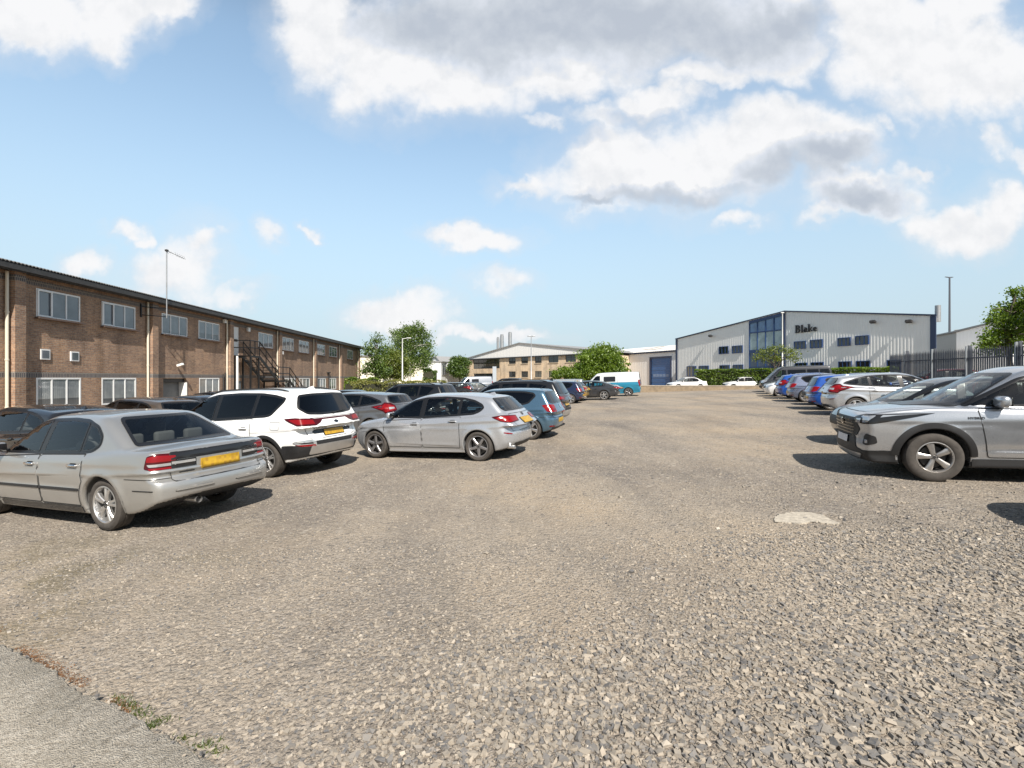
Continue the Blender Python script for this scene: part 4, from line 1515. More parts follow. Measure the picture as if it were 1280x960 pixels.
# ---------------------------------------------------------------- silver off-roader seen from the front
def spec_offroader():
    s = base_spec(
        L=4.60, W=1.855, H=1.685, xf=1.375, xr=-1.315, R=0.362, Ra=0.435, rimR=0.225, style=(5, 'flare'), rim_mat='grey_alloy',
        low=[(-2.3, 1.05), (-2.1, 1.14), (-1.2, 1.12), (0, 1.085), (0.9, 1.125), (1.25, 1.13), (1.7, 1.105), (2.0, 1.065), (2.2, 1.005), (2.31, 0.91)],
        belt=[(-2.2, 1.18), (-1.2, 1.13), (0, 1.085), (1.3, 1.05)],
        roof=[(-2.3, 1.56), (-1.8, 1.62), (-1.2, 1.665), (-0.5, 1.685), (0, 1.675), (0.45, 1.635), (0.9, 1.55)],
        screen=((1.28, 1.05), (0.26, 1.645)), back=((-2.24, 1.10), (-1.98, 1.60)),
        front=[(0.18, -0.20), (0.28, -0.06), (0.38, -0.01), (0.5, 0), (0.62, -0.015), (0.72, -0.02), (0.86, -0.01), (0.96, -0.03), (1.05, -0.10)],
        rear=[(0.22, -0.22), (0.34, -0.10), (0.46, -0.03), (0.60, 0.0), (0.72, -0.01), (0.86, -0.05), (1.0, -0.055), (1.2, -0.11)],
        under=[(-2.3, 0.36), (-1.7, 0.26), (-1.2, 0.21), (1.3, 0.21), (1.9, 0.23), (2.3, 0.25)], und0=0.21,
        ghw=0.83, tumble=0.27, zwide=0.80, flare=0.028, cf=0.19, nose_taper=0.09, tuck=0.05, kc=0.05, kt=0.035, crown=0.045,
        crease=[(0.90, 0.0, 0.012, 0.10, -2.1, 2.1), (0.46, 0.02, -0.012, 0.05, -0.9, 0.9)],
        dlo=[(0.98, 1.12), (0.88, 1.17), (0.30, 1.49), (0.0, 1.565), (-0.5, 1.585), (-1.1, 1.57), (-1.55, 1.52), (-1.78, 1.40), (-1.62, 1.25), (-1.35, 1.17), (0, 1.115)],
        cuts=[(-0.08, -0.08, 0.09), (-1.0, -0.14, 0.05)], privacy=True, win_r=0.03,
        scr_win=(0.75, 1.11, 0.57, 1.58), rear_win=[(-0.66, 1.18), (0.66, 1.18), (0.58, 1.52), (-0.58, 1.52)], rw_r=0.06,
        mirror=(0.62, 1.13), mirror_scale=1.25, seat=(0.0, 0.40), rear_seat=-0.82, clad=True, clad_z=0.29, arch_w=0.085, arch_a0=2, wheel_in=0.03, tyre_w=0.225, kbelt=0.04)
    s['doors'] = door_pair(0.83, -0.08, -0.98, 0.36, 0, 0, s, hz=0.95)
    s['doors'][0]['poly'] = [(-0.074, 0.36), (0.74, 0.36), (0.78, 0.60), (0.86, 1.085), (-0.074, 1.09)]
    w = lambda p: wrap(s, p)
    s['panels'] = [
        ('headlight', [('CF', w([('y', 0.52, 0.855), ('y', 0.80, 0.845), ('d', 0.10, 0.855), ('d', 0.45, 0.915), ('d', 0.95, 1.02), ('d', 0.45, 1.015), ('d', 0.15, 1.0), ('y', 0.80, 1.0), ('y', 0.50, 0.945)]), 'smoke', 0.007, 0.01),
                       ('CF', w([('y', 0.56, 0.86), ('y', 0.70, 0.858), ('y', 0.72, 0.93), ('y', 0.56, 0.915)]), 'clear', 0.010, 0.015),
                       ('CF', w([('y', 0.76, 0.868), ('y', 0.90, 0.875), ('d', 0.14, 0.985), ('y', 0.78, 0.965)]), 'clear', 0.010, 0.015),
                       ('CF', w([('d', 0.20, 0.955), ('d', 0.45, 0.985), ('d', 0.78, 1.008), ('d', 0.24, 0.99)]), 'clear', 0.010, 0.006)], True),
        ('grille', [('F', [(-0.52, 0.64), (0.52, 0.64), (0.62, 0.76), (0.50, 0.93), (-0.50, 0.93), (-0.62, 0.76)], 'trim', 0.008, 0.03)]
         + [('F', [(-0.50 + 0.02 * abs(k - 2), 0.672 + 0.052 * k), (0.50 - 0.02 * abs(k - 2), 0.672 + 0.052 * k)], 'smoke', 0.020, 0, 'line', 0.016) for k in range(5)]
         + [('F', [(x, 0.66), (x + 0.02, 0.89)], 'smoke', 0.016, 0, 'line', 0.010) for x in np.linspace(-0.42, 0.40, 13)], False),
        ('emblem', [('F', [(0.075 * math.cos(a), 0.845 + 0.052 * math.sin(a)) for a in np.linspace(0, 5.9, 14)], 'chrome', 0.028, 0.01), ('F', [(0.055 * math.cos(a), 0.845 + 0.034 * math.sin(a)) for a in np.linspace(0, 5.9, 14)], 'smoke', 0.032, 0.01)], False),
        ('front_bumper_trim', [('CF', w([('y', -0.72, 0.27), ('y', 0.72, 0.27), ('d', 0.15, 0.27), ('d', 0.47, 0.27), ('d', 0.47, 0.43), ('d', 0.20, 0.44), ('y', 0.80, 0.42), ('y', 0.55, 0.46), ('y', 0.50, 0.635), ('y', -0.50, 0.635), ('y', -0.55, 0.46), ('y', -0.72, 0.42)]), 'trim', 0.010, 0.02)], False),
        ('front_bumper_trim', [('CF', w([('y', -0.70, 0.27), ('y', -0.70, 0.43), ('y', -0.80, 0.42), ('d', 0.20, 0.44)][:0] or [('y', 0.70, 0.268), ('d', 0.47, 0.268), ('d', 0.47, 0.44), ('y', 0.70, 0.43)]), 'trim', 0.009, 0.01)], True),
        ('skid_plate', [('CF', w([('y', -0.62, 0.30), ('y', 0.62, 0.30), ('y', 0.72, 0.365), ('y', 0.68, 0.375), ('y', -0.68, 0.375), ('y', -0.72, 0.365)]), 'alloy', 0.018, 0.01)], False),
        ('number_plate', [('F', [(-0.26, 0.51), (0.26, 0.51), (0.26, 0.62), (-0.26, 0.62)], 'wplate', 0.030, 0.006)], False),
        ('fog_light', [('CF', w([('y', 0.76, 0.53), ('y', 0.88, 0.515), ('d', 0.14, 0.56), ('d', 0.13, 0.66), ('y', 0.86, 0.70), ('y', 0.80, 0.66)]), 'trim', 0.010, 0.02),
                       ('CF', w([('y', 0.82, 0.55), ('y', 0.90, 0.55), ('y', 0.90, 0.605), ('y', 0.82, 0.605)]), 'clear', 0.016, 0.015)], True),
        ('bonnet', [('T', [(1.02, 0.72), (1.5, 0.72), (1.95, 0.66), (2.12, 0.52), (2.16, 0.30), (2.17, 0.0), (2.16, -0.30), (2.12, -0.52), (1.95, -0.66), (1.5, -0.72), (1.02, -0.72)], 'gap', 0.004, 0.03, 'band', 0.010)], False),
        ('side_cladding', [('L', [(-0.86, 0.23), (0.93, 0.23), (0.93, 0.34), (-0.86, 0.34)], 'trim', 0.012, 0.02)], True),
        ('taillight', [('CB', w([('y', 0.50, 0.98), ('d', 0.1, 0.98), ('d', 0.40, 1.08), ('d', 0.30, 1.12), ('y', 0.55, 1.10)]), 'red', 0.008, 0.012)], True),
        ('tailgate', [('B', [(-0.60, 0.70), (0.60, 0.70), (0.68, 0.93), (0.60, 1.10), (-0.60, 1.10), (-0.68, 0.93)], 'gap', 0.004, 0.04, 'band', 0.008)], False),
    ]
    def rails(mb, G, sk, s):
        for sg in (1, -1):
            pts = []
            for x in np.linspace(-1.6, 0.3, 14):
                yy = sg * 0.60
                q, n = sk.map('T', [(x, yy)], 0.0)
                e = min((x + 1.6) / 0.2, (0.3 - x) / 0.2, 1)
                pts.append((x, yy, q[0][2] + 0.03 * e))
            mb.tube(pts, 0.016, G['trim'], 6)
    s['solids'] = []
    return s


# ---------------------------------------------------------------- silver hatchback with arrow shaped lamps, tail to the aisle
def spec_arrow():
    s = spec_hatch()
    s.update(
        L=4.36, W=1.825, H=1.484, xf=1.30, xr=-1.35, style=(5, 'flare'), rim_mat='alloy',
        low=[(-2.19, 0.92), (-2.05, 1.0), (-1.8, 1.06), (-1.2, 1.02), (0, 0.955), (0.9, 0.965), (1.3, 0.95), (1.7, 0.88), (2.0, 0.78), (2.19, 0.62)],
        belt=[(-2.1, 1.06), (-1.2, 1.02), (0, 0.95), (1.3, 0.90)],
        roof=[(-2.3, 1.28), (-1.9, 1.37), (-1.4, 1.43), (-0.7, 1.475), (-0.1, 1.484), (0.3, 1.46), (0.8, 1.36)],
        screen=((1.50, 0.90), (0.32, 1.465)), back=((-2.12, 1.0), (-1.80, 1.395)),
        rear=[(0.2, -0.20), (0.30, -0.08), (0.42, -0.01), (0.60, 0.0), (0.68, -0.02), (0.76, -0.05), (0.9, -0.06), (1.0, -0.09), (1.1, -0.13)],
        crease=[(0.84, -0.05, 0.016, 0.09, -2.1, 2.0), (0.34, 0.015, 0.014, 0.05, -0.95, 1.0)],
        dlo=[(1.20, 0.955), (1.10, 1.01), (0.36, 1.33), (0.0, 1.385), (-0.5, 1.395), (-0.95, 1.37), (-1.3, 1.30), (-1.62, 1.185), (-1.66, 1.15), (-1.5, 1.11), (-1.0, 1.05), (0, 0.98)],
        cuts=[(0.03, -0.12, 0.085), (-0.87, -0.14, 0.04)],
        scr_win=(0.70, 0.98, 0.55, 1.39), rear_win=[(-0.54, 1.10), (0.54, 1.10), (0.66, 1.16), (0.56, 1.345), (-0.56, 1.345), (-0.66, 1.16)],
        mirror=(0.88, 0.98), seat=(-0.02, 0.25))
    s['_belt'] = pchip(s['belt'])
    s['doors'] = door_pair(1.02, 0.02, -0.95, 0.27, 0, 0, s, hz=0.83, rise=0.05)
    w = lambda p: wrap(s, p)
    keep = [p for p in s['panels'] if p[0] not in ('taillight', 'number_plate', 'tailgate')]
    s['panels'] = keep + [
        ('taillight', [('CB', w([('y', 0.60, 0.90), ('y', 0.86, 0.83), ('d', 0.22, 0.80), ('d', 0.34, 0.88), ('d', 0.58, 0.95), ('d', 0.84, 1.01), ('d', 0.56, 1.05), ('d', 0.38, 1.065), ('d', 0.24, 1.14), ('y', 0.86, 1.12), ('y', 0.62, 1.04)]), 'redd', 0.008, 0.012),
                       ('CB', w([('y', 0.66, 0.92), ('d', 0.20, 0.84), ('d', 0.32, 0.92), ('d', 0.72, 1.005), ('d', 0.36, 1.035), ('d', 0.22, 1.10), ('y', 0.68, 1.02)]), 'red', 0.011, 0.012),
                       ('CB', w([('y', 0.70, 0.94), ('d', 0.04, 0.92), ('d', 0.06, 0.99), ('y', 0.72, 0.99)]), 'clear', 0.014, 0.012)], True),
        ('tailgate', [('B', [(-0.54, 0.66), (0.54, 0.66), (0.62, 0.85), (0.58, 1.06), (-0.58, 1.06), (-0.62, 0.85)], 'gap', 0.004, 0.04, 'band', 0.008)], False),
        ('number_plate', [('B', [(-0.26, 0.745), (0.26, 0.745), (0.26, 0.855), (-0.26, 0.855)], 'plate', 0.016, 0.006)], False)]
    return s


# ---------------------------------------------------------------- dark fastback with a long falling roof
def spec_fastback():
    s = spec_saloon()
    s.update(
        L=4.72, W=1.86, H=1.40, xf=1.50, xr=-1.33, R=0.34, Ra=0.385, rimR=0.255, style=(5, 'twin'),
        low=[(-2.38, 0.95), (-2.2, 1.01), (-1.9, 1.02), (-1.5, 1.0), (-1.0, 0.96), (0, 0.92), (1.0, 0.93), (1.4, 0.91), (1.9, 0.83), (2.2, 0.73), (2.37, 0.62)],
        belt=[(-2.2, 1.0), (-1.2, 0.96), (0, 0.92), (1.3, 0.88)],
        roof=[(-1.9, 1.15), (-1.4, 1.28), (-0.9, 1.36), (-0.4, 1.395), (0, 1.40), (0.4, 1.37), (0.8, 1.29)],
        screen=((1.38, 0.88), (0.36, 1.38)), back=((-2.15, 0.97), (-1.0, 1.36)),
        dlo=[(1.08, 0.935), (0.98, 0.98), (0.38, 1.26), (0.05, 1.305), (-0.4, 1.315), (-0.8, 1.29), (-1.15, 1.21), (-1.42, 1.09), (-1.40, 1.02), (-1.2, 0.985), (0, 0.95)],
        cuts=[(0.03, -0.14, 0.085), (-0.84, -0.06, 0.03)],
        scr_win=(0.70, 0.95, 0.53, 1.315), rear_win=[(-0.62, 1.04), (0.62, 1.04), (0.50, 1.30), (-0.50, 1.30)], shelf=(-1.9, -1.1, 0.96), ghw=0.82, chrome_handles=False, mirror=(0.88, 0.95))
    s['_belt'] = pchip(s['belt'])
    s['doors'] = door_pair(1.06, 0.0, -0.95, 0.28, 0, 0, s, hz=0.80)
    w = lambda p: wrap(s, p)
    s['panels'] = [p for p in s['panels'] if p[0] in ('headlight', 'grille', 'sill_skirt', 'bumper_seam')] + [
        ('taillight', [('CB', w([('y', 0.46, 0.80), ('y', 0.84, 0.79), ('d', 0.30, 0.85), ('d', 0.28, 0.90), ('y', 0.46, 0.90)]), 'red', 0.008, 0.012)], True),
        ('number_plate', [('B', [(-0.26, 0.74), (0.26, 0.74), (0.26, 0.85), (-0.26, 0.85)], 'plate', 0.016, 0.006)], False),
        ('rear_diffuser', [('CB', w([('y', -0.7, 0.27), ('y', 0.7, 0.27), ('y', 0.7, 0.40), ('y', -0.7, 0.40)]), 'trim', 0.008, 0.02)], False)]
    return s


# ---------------------------------------------------------------- panel van and people carrier
def spec_van(glazed=False):
    s = base_spec(
        L=4.90, W=1.904, H=1.97, xf=1.53, xr=-1.47, R=0.335, Ra=0.395, rimR=0.22, style=(5, 'flare'), rim_mat='dark_alloy' if not glazed else 'alloy',
        low=[(-2.46, 1.05), (-1.5, 1.10), (0, 1.08), (1.2, 1.08), (1.7, 1.07), (2.1, 0.98), (2.35, 0.86), (2.46, 0.72)],
        belt=[(-2.46, 1.10), (0, 1.08), (1.7, 1.05)],
        roof=[(-2.5, 1.90), (-2.0, 1.945), (-1, 1.968), (0, 1.97), (0.7, 1.945), (1.1, 1.89), (1.5, 1.78)],
        screen=((2.02, 1.03), (1.10, 1.88)), back=((-2.44, 1.05), (-2.33, 1.90)),
        front=[(0.2, -0.14), (0.4, -0.02), (0.6, 0), (0.8, -0.03), (1.0, -0.15)],
        rear=[(0.2, -0.12), (0.34, -0.03), (0.5, 0.0), (0.62, -0.01), (0.70, -0.04), (1.0, -0.05), (1.3, -0.06)],
        under=[(-2.5, 0.32), (-1.9, 0.25), (-1.2, 0.22), (1.3, 0.22), (2.5, 0.26)], und0=0.22,
        ghw=0.905, tumble=0.13, zwide=0.80, flare=0.02, cr=0.10, rbow=0.03, gh_rear_taper=0.02, kgh=0.12, kws=0.08, tail_taper=0.03, roof_crown=0.05, lean=0.02,
        crease=[(0.95, 0.0, 0.010, 0.06, -2.3, 2.1)],
        dlo=[(1.62, 1.14), (1.50, 1.20), (1.12, 1.64), (0.98, 1.70), (0.75, 1.70), (0.75, 1.14)] if not glazed else [(1.62, 1.14), (1.50, 1.20), (1.12, 1.62), (0.95, 1.69), (-2.15, 1.68), (-2.25, 1.55), (-2.22, 1.18), (-2.1, 1.14)],
        cuts=[(3.0, 0, 0.05)] if not glazed else [(0.62, 0.0, 0.09), (-0.70, 0.0, 0.06), (-1.55, 0, 0.05)], privacy=True, win_r=0.04, dlo_trim=False,
        scr_win=(0.78, 1.10, 0.68, 1.80), rear_win=[(-0.70, 1.16), (0.70, 1.16), (0.66, 1.72), (-0.66, 1.72)], rw_r=0.06,
        mirror=(1.45, 1.14), seat=(0.75, 0.62), rear_seat=-0.6, kc=0.09, kbelt=0.05, wheel_in=0.03, tyre_w=0.215)
    s['doors'] = [{'poly': [(0.66, 0.34), (1.05, 0.34), (1.14, 0.60), (1.40, 0.90), (1.58, 1.10), (0.66, 1.12)], 'handle': (0.83, 0.98), 'r': 0.05},
                  {'poly': [(-0.64, 0.34), (0.62, 0.34), (0.62, 1.70), (-0.64, 1.70)], 'handle': (0.45, 0.98), 'r': 0.06}]
    if glazed:
        s['doors'][1]['poly'] = [(-0.64, 0.34), (0.62, 0.34), (0.62, 1.12), (-0.64, 1.12)]
    w = lambda p: wrap(s, p)
    s['panels'] = [
        ('taillight', [('CB', w([('y', 0.80, 0.80), ('d', 0.08, 0.80), ('d', 0.14, 1.10), ('d', 0.10, 1.30), ('y', 0.82, 1.30)]), 'red', 0.008, 0.02)], True),
        ('number_plate', [('B', [(-0.26, 0.80), (0.26, 0.80), (0.26, 0.91), (-0.26, 0.91)], 'plate', 0.016, 0.006)], False),
        ('tailgate', [('B', [(-0.74, 0.62), (0.74, 0.62), (0.72, 1.80), (-0.72, 1.80)], 'gap', 0.004, 0.05, 'band', 0.010)], False),
        ('headlight', [('CF', w([('y', 0.50, 0.72), ('d', 0.08, 0.74), ('d', 0.42, 0.90), ('d', 0.30, 0.96), ('y', 0.52, 0.88)]), 'clear', 0.008, 0.02)], True),
        ('grille', [('F', [(-0.46, 0.70), (0.46, 0.70), (0.48, 0.86), (-0.48, 0.86)], 'trim', 0.008, 0.02), ('F', [(-0.6, 0.34), (0.6, 0.34), (0.6, 0.5), (-0.6, 0.5)], 'trim', 0.008, 0.03)], False),
        ('front_plate', [('F', [(-0.26, 0.52), (0.26, 0.52), (0.26, 0.63), (-0.26, 0.63)], 'wplate', 0.016, 0.006)], False),
    ]
    if not glazed:
        s['panels'].append(('cargo_window', [('L', [(-0.48, 1.20), (0.46, 1.20), (0.46, 1.62), (-0.48, 1.62)], 'smoke', 0.008, 0.06)], True))
    return s


def spec_mpv():
    return spec_van(True)


EXTRA_SPECS = {'arrow': spec_arrow, 'fastback': spec_fastback, 'van': spec_van, 'mpv': spec_mpv}
# ================================================================== light, sky, camera
SC = bpy.context.scene
SUN = Vector((0.32, -1.0, 1.03)).normalized()     # direction towards the sun


def make_world():
    w = bpy.data.worlds.new('World')
    SC.world = w
    w.use_nodes = True
    t = NT(w.node_tree)
    bg = t.n['Background']
    el = math.asin(SUN.z)
    az = math.atan2(SUN.x, SUN.y)
    sky = t.node('ShaderNodeTexSky', sky_type='NISHITA', sun_disc=False, sun_elevation=el, sun_rotation=az)
    sky.altitude = 50
    sky.air_density = 1.0
    sky.dust_density = 1.2
    sky.ozone_density = 1.6
    tc = t.node('ShaderNodeTexCoord')
    d = tc.outputs['Generated']
    sep = t.node('ShaderNodeSeparateXYZ', ins={0: d})
    yy = t.math('MAXIMUM', t.math('ABSOLUTE', sep.outputs[1]), 0.12)
    u = t.math('DIVIDE', sep.outputs[0], yy)
    v = t.math('DIVIDE', sep.outputs[2], yy)
    comb = t.node('ShaderNodeCombineXYZ', ins={0: u, 1: v})
    # cloud edges: two octaves of warp and a puffy noise
    wv = t.noise(comb.outputs[0], 5.0, 4, 0.6)
    wsub = t.vmath('SUBTRACT', wv.outputs['Color'], (0.5, 0.5, 0.5))
    warp = t.vmath('ADD', comb.outputs[0], t.vmath('SCALE', wsub.outputs[0], scale=0.17).outputs[0])
    wv2 = t.noise(comb.outputs[0], 22.0, 4, 0.6)
    wsub2 = t.vmath('SUBTRACT', wv2.outputs['Color'], (0.5, 0.5, 0.5))
    warp = t.vmath('ADD', warp.outputs[0], t.vmath('SCALE', wsub2.outputs[0], scale=0.045).outputs[0])
    puff = t.noise(comb.outputs[0], 7.0, 8, 0.60).outputs[0]
    fine = t.noise(comb.outputs[0], 3.2, 5, 0.55).outputs[0]
    ws = t.node('ShaderNodeSeparateXYZ', ins={0: warp.outputs[0]})
    U, V = ws.outputs[0], ws.outputs[1]

    def blob(px, py, rx, ry, off=0.0, k=0.5, top=1.25):
        """a puff: top at its middle, 0.75 at its rim"""
        if max(rx, ry) < 50 and top > 1.1:
            k, top = 0.30, 1.05
        a = t.math('DIVIDE', t.math('SUBTRACT', U, (px - 640) / F_PX), rx / F_PX)
        b = t.math('DIVIDE', t.math('SUBTRACT', V, (HORIZ - py) / F_PX), ry / F_PX)
        r2 = t.math('MULTIPLY_ADD', a, a, t.math('MULTIPLY', b, b))
        return t.math('MULTIPLY_ADD', r2, -k, top + off)

    def field(blobs, **kw):
        acc = None
        for q in blobs:
            k = blob(*q, **kw)
            acc = k if acc is None else t.math('SMOOTH_MAX', acc, k, 0.12)
        return acc

    white = field([
        (40, 0, 120, 55), (140, 0, 75, 50), (150, 38, 28, 28), (195, 0, 50, 26), (30, 30, 50, 24),
        (405, 25, 60, 75), (440, 105, 36, 42), (500, 55, 95, 75), (620, 45, 140, 85), (750, 28, 130, 74), (803, 60, 36, 32), (920, 22, 120, 62), (965, 58, 78, 40), (690, 84, 80, 32), (880, 92, 45, 16), (560, 95, 90, 36),
        (745, 138, 48, 22, -0.1), (830, 118, 60, 24, -0.05), (688, 146, 34, 10, -0.12), (720, 225, 48, 30), (770, 205, 75, 52), (850, 195, 90, 62), (930, 190, 80, 58), (985, 165, 58, 45), (1040, 188, 62, 46), (1092, 156, 18, 12), (655, 235, 32, 11, -0.1),
        (1080, 245, 78, 30), (1130, 215, 30, 20, -0.05), (1025, 268, 26, 12), (1150, 205, 16, 9),
        (1100, 50, 72, 72), (1180, 72, 78, 78), (1236, 100, 55, 60), (1130, 128, 46, 24, -0.05), (1065, 20, 45, 45), (1200, 10, 55, 30),
        (1205, 285, 66, 37), (1250, 265, 42, 32), (1272, 243, 32, 18), (1250, 177, 18, 16), (1274, 190, 20, 13),
        (925, 278, 26, 11, -0.12), (590, 298, 64, 17), (625, 356, 40, 12, -0.12), (343, 297, 15, 16), (240, 322, 38, 42), (255, 292, 28, 12), (200, 342, 36, 26), (150, 290, 22, 9), (172, 301, 14, 9), (112, 332, 25, 13), (285, 362, 30, 11, -0.1),
        (500, 393, 64, 24), (535, 378, 26, 14), (620, 415, 70, 11, -0.16), (398, 300, 10, 6, -0.1)])
    grey = field([
        (540, 25, 110, 50), (660, 40, 170, 55), (780, 20, 210, 75), (900, 40, 150, 55), (980, 20, 80, 40),
        (850, 240, 160, 20, -0.1), (990, 215, 90, 34, -0.1), (1040, 200, 75, 30), (1085, 250, 75, 26), (735, 246, 50, 9), (700, 165, 110, 22, -0.4), (800, 140, 80, 20, -0.4)], k=1.0, top=1.0)
    n0 = t.math('MULTIPLY', t.math('SUBTRACT', puff, 0.5), 1.2)
    dens = t.math('ADD', white, n0)
    front = t.mapr(sep.outputs[1], -0.2, 0.15)
    # elsewhere in the sky: loose fair-weather cloud
    dens_b = t.math('ADD', t.math('MULTIPLY', t.math('SUBTRACT', fine, 0.66), 4.0), n0)
    dens = t.math('ADD', t.math('MULTIPLY', dens, front), t.math('MULTIPLY', dens_b, t.math('SUBTRACT', 1.0, front)))
    alpha = t.mapr(dens, 0.52, 1.08, 0.0, 0.97, smooth=True)
    veil = t.mapr(dens, -0.1, 0.75, 0.0, 0.30)
    # body shade: thick parts grey below, bright rims
    relief = t.noise(t.vmath('ADD', comb.outputs[0], (0.006, 0.024, 0)).outputs[0], 7.0, 5, 0.55).outputs[0]
    rel = t.math('MULTIPLY', t.math('SUBTRACT', puff, relief), 1.25)
    g = t.math('ADD', t.math('MAXIMUM', grey, 0.0), t.math('MULTIPLY', t.math('SUBTRACT', fine, 0.5), 0.15))
    g = t.math('ADD', t.math('SUBTRACT', g, rel), 0.0)
    gs = t.mapr(g, -0.05, 1.0, 0.0, 1.0)
    ccol = t.ramp(gs, [(0.0, (9.4, 9.4, 9.5)), (0.18, (8.5, 8.6, 8.8)), (0.4, (7.5, 7.9, 8.6)), (0.7, (6.2, 6.65, 7.3)), (1.0, (5.1, 5.6, 6.4))])
    skyc = sky.outputs[0]
    # pale band of summer haze along the horizon
    el_ = t.math('ABSOLUTE', sep.outputs[2])
    hz = t.math('MULTIPLY', t.mapr(el_, 0.0, 0.55, 0.92, 0.12, smooth=True), t.mapr(sep.outputs[1], -0.4, 0.2, 0.35, 1.0))
    # brightness added to the low front sky only; dim elsewhere to limit fill light
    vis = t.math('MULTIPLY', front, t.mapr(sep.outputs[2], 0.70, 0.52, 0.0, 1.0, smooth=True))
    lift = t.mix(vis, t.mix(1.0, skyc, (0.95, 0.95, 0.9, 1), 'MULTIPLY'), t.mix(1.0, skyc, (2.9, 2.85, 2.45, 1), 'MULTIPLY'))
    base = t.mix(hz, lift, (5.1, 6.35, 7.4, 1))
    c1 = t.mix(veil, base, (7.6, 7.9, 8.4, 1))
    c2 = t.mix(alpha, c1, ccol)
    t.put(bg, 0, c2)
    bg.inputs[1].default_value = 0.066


make_world()
sl = bpy.data.lights.new('sun', 'SUN')
sl.energy = 5.0
sl.angle = R_(0.5)
sl.color = (1.0, 0.945, 0.86)
so = bpy.data.objects.new('sun', sl)
COL.objects.link(so)
so.location = SUN * 100
so.rotation_euler = SUN.to_track_quat('Z', 'Y').to_euler()

cd = bpy.data.cameras.new('camera')
co = bpy.data.objects.new('camera', cd)
COL.objects.link(co)
co.location = (0, 0, CAM_Z)
co.rotation_euler = (R_(90), 0, 0)
cd.sensor_width = 36
cd.lens = 36 * F_PX / W_PX
cd.shift_y = -(480 - HORIZ) / W_PX
cd.clip_start = 0.05
cd.clip_end = 3000
SC.camera = co
SC.render.engine = 'CYCLES'
SC.view_settings.view_transform = 'Standard'
SC.view_settings.look = 'None'
SC.view_settings.exposure = 0.62
SC.view_settings.gamma = 1.0
SC.cycles.max_bounces = 8
SC.cycles.transparent_max_bounces = 16
SC.cycles.caustics_reflective = False
SC.cycles.caustics_refractive = False


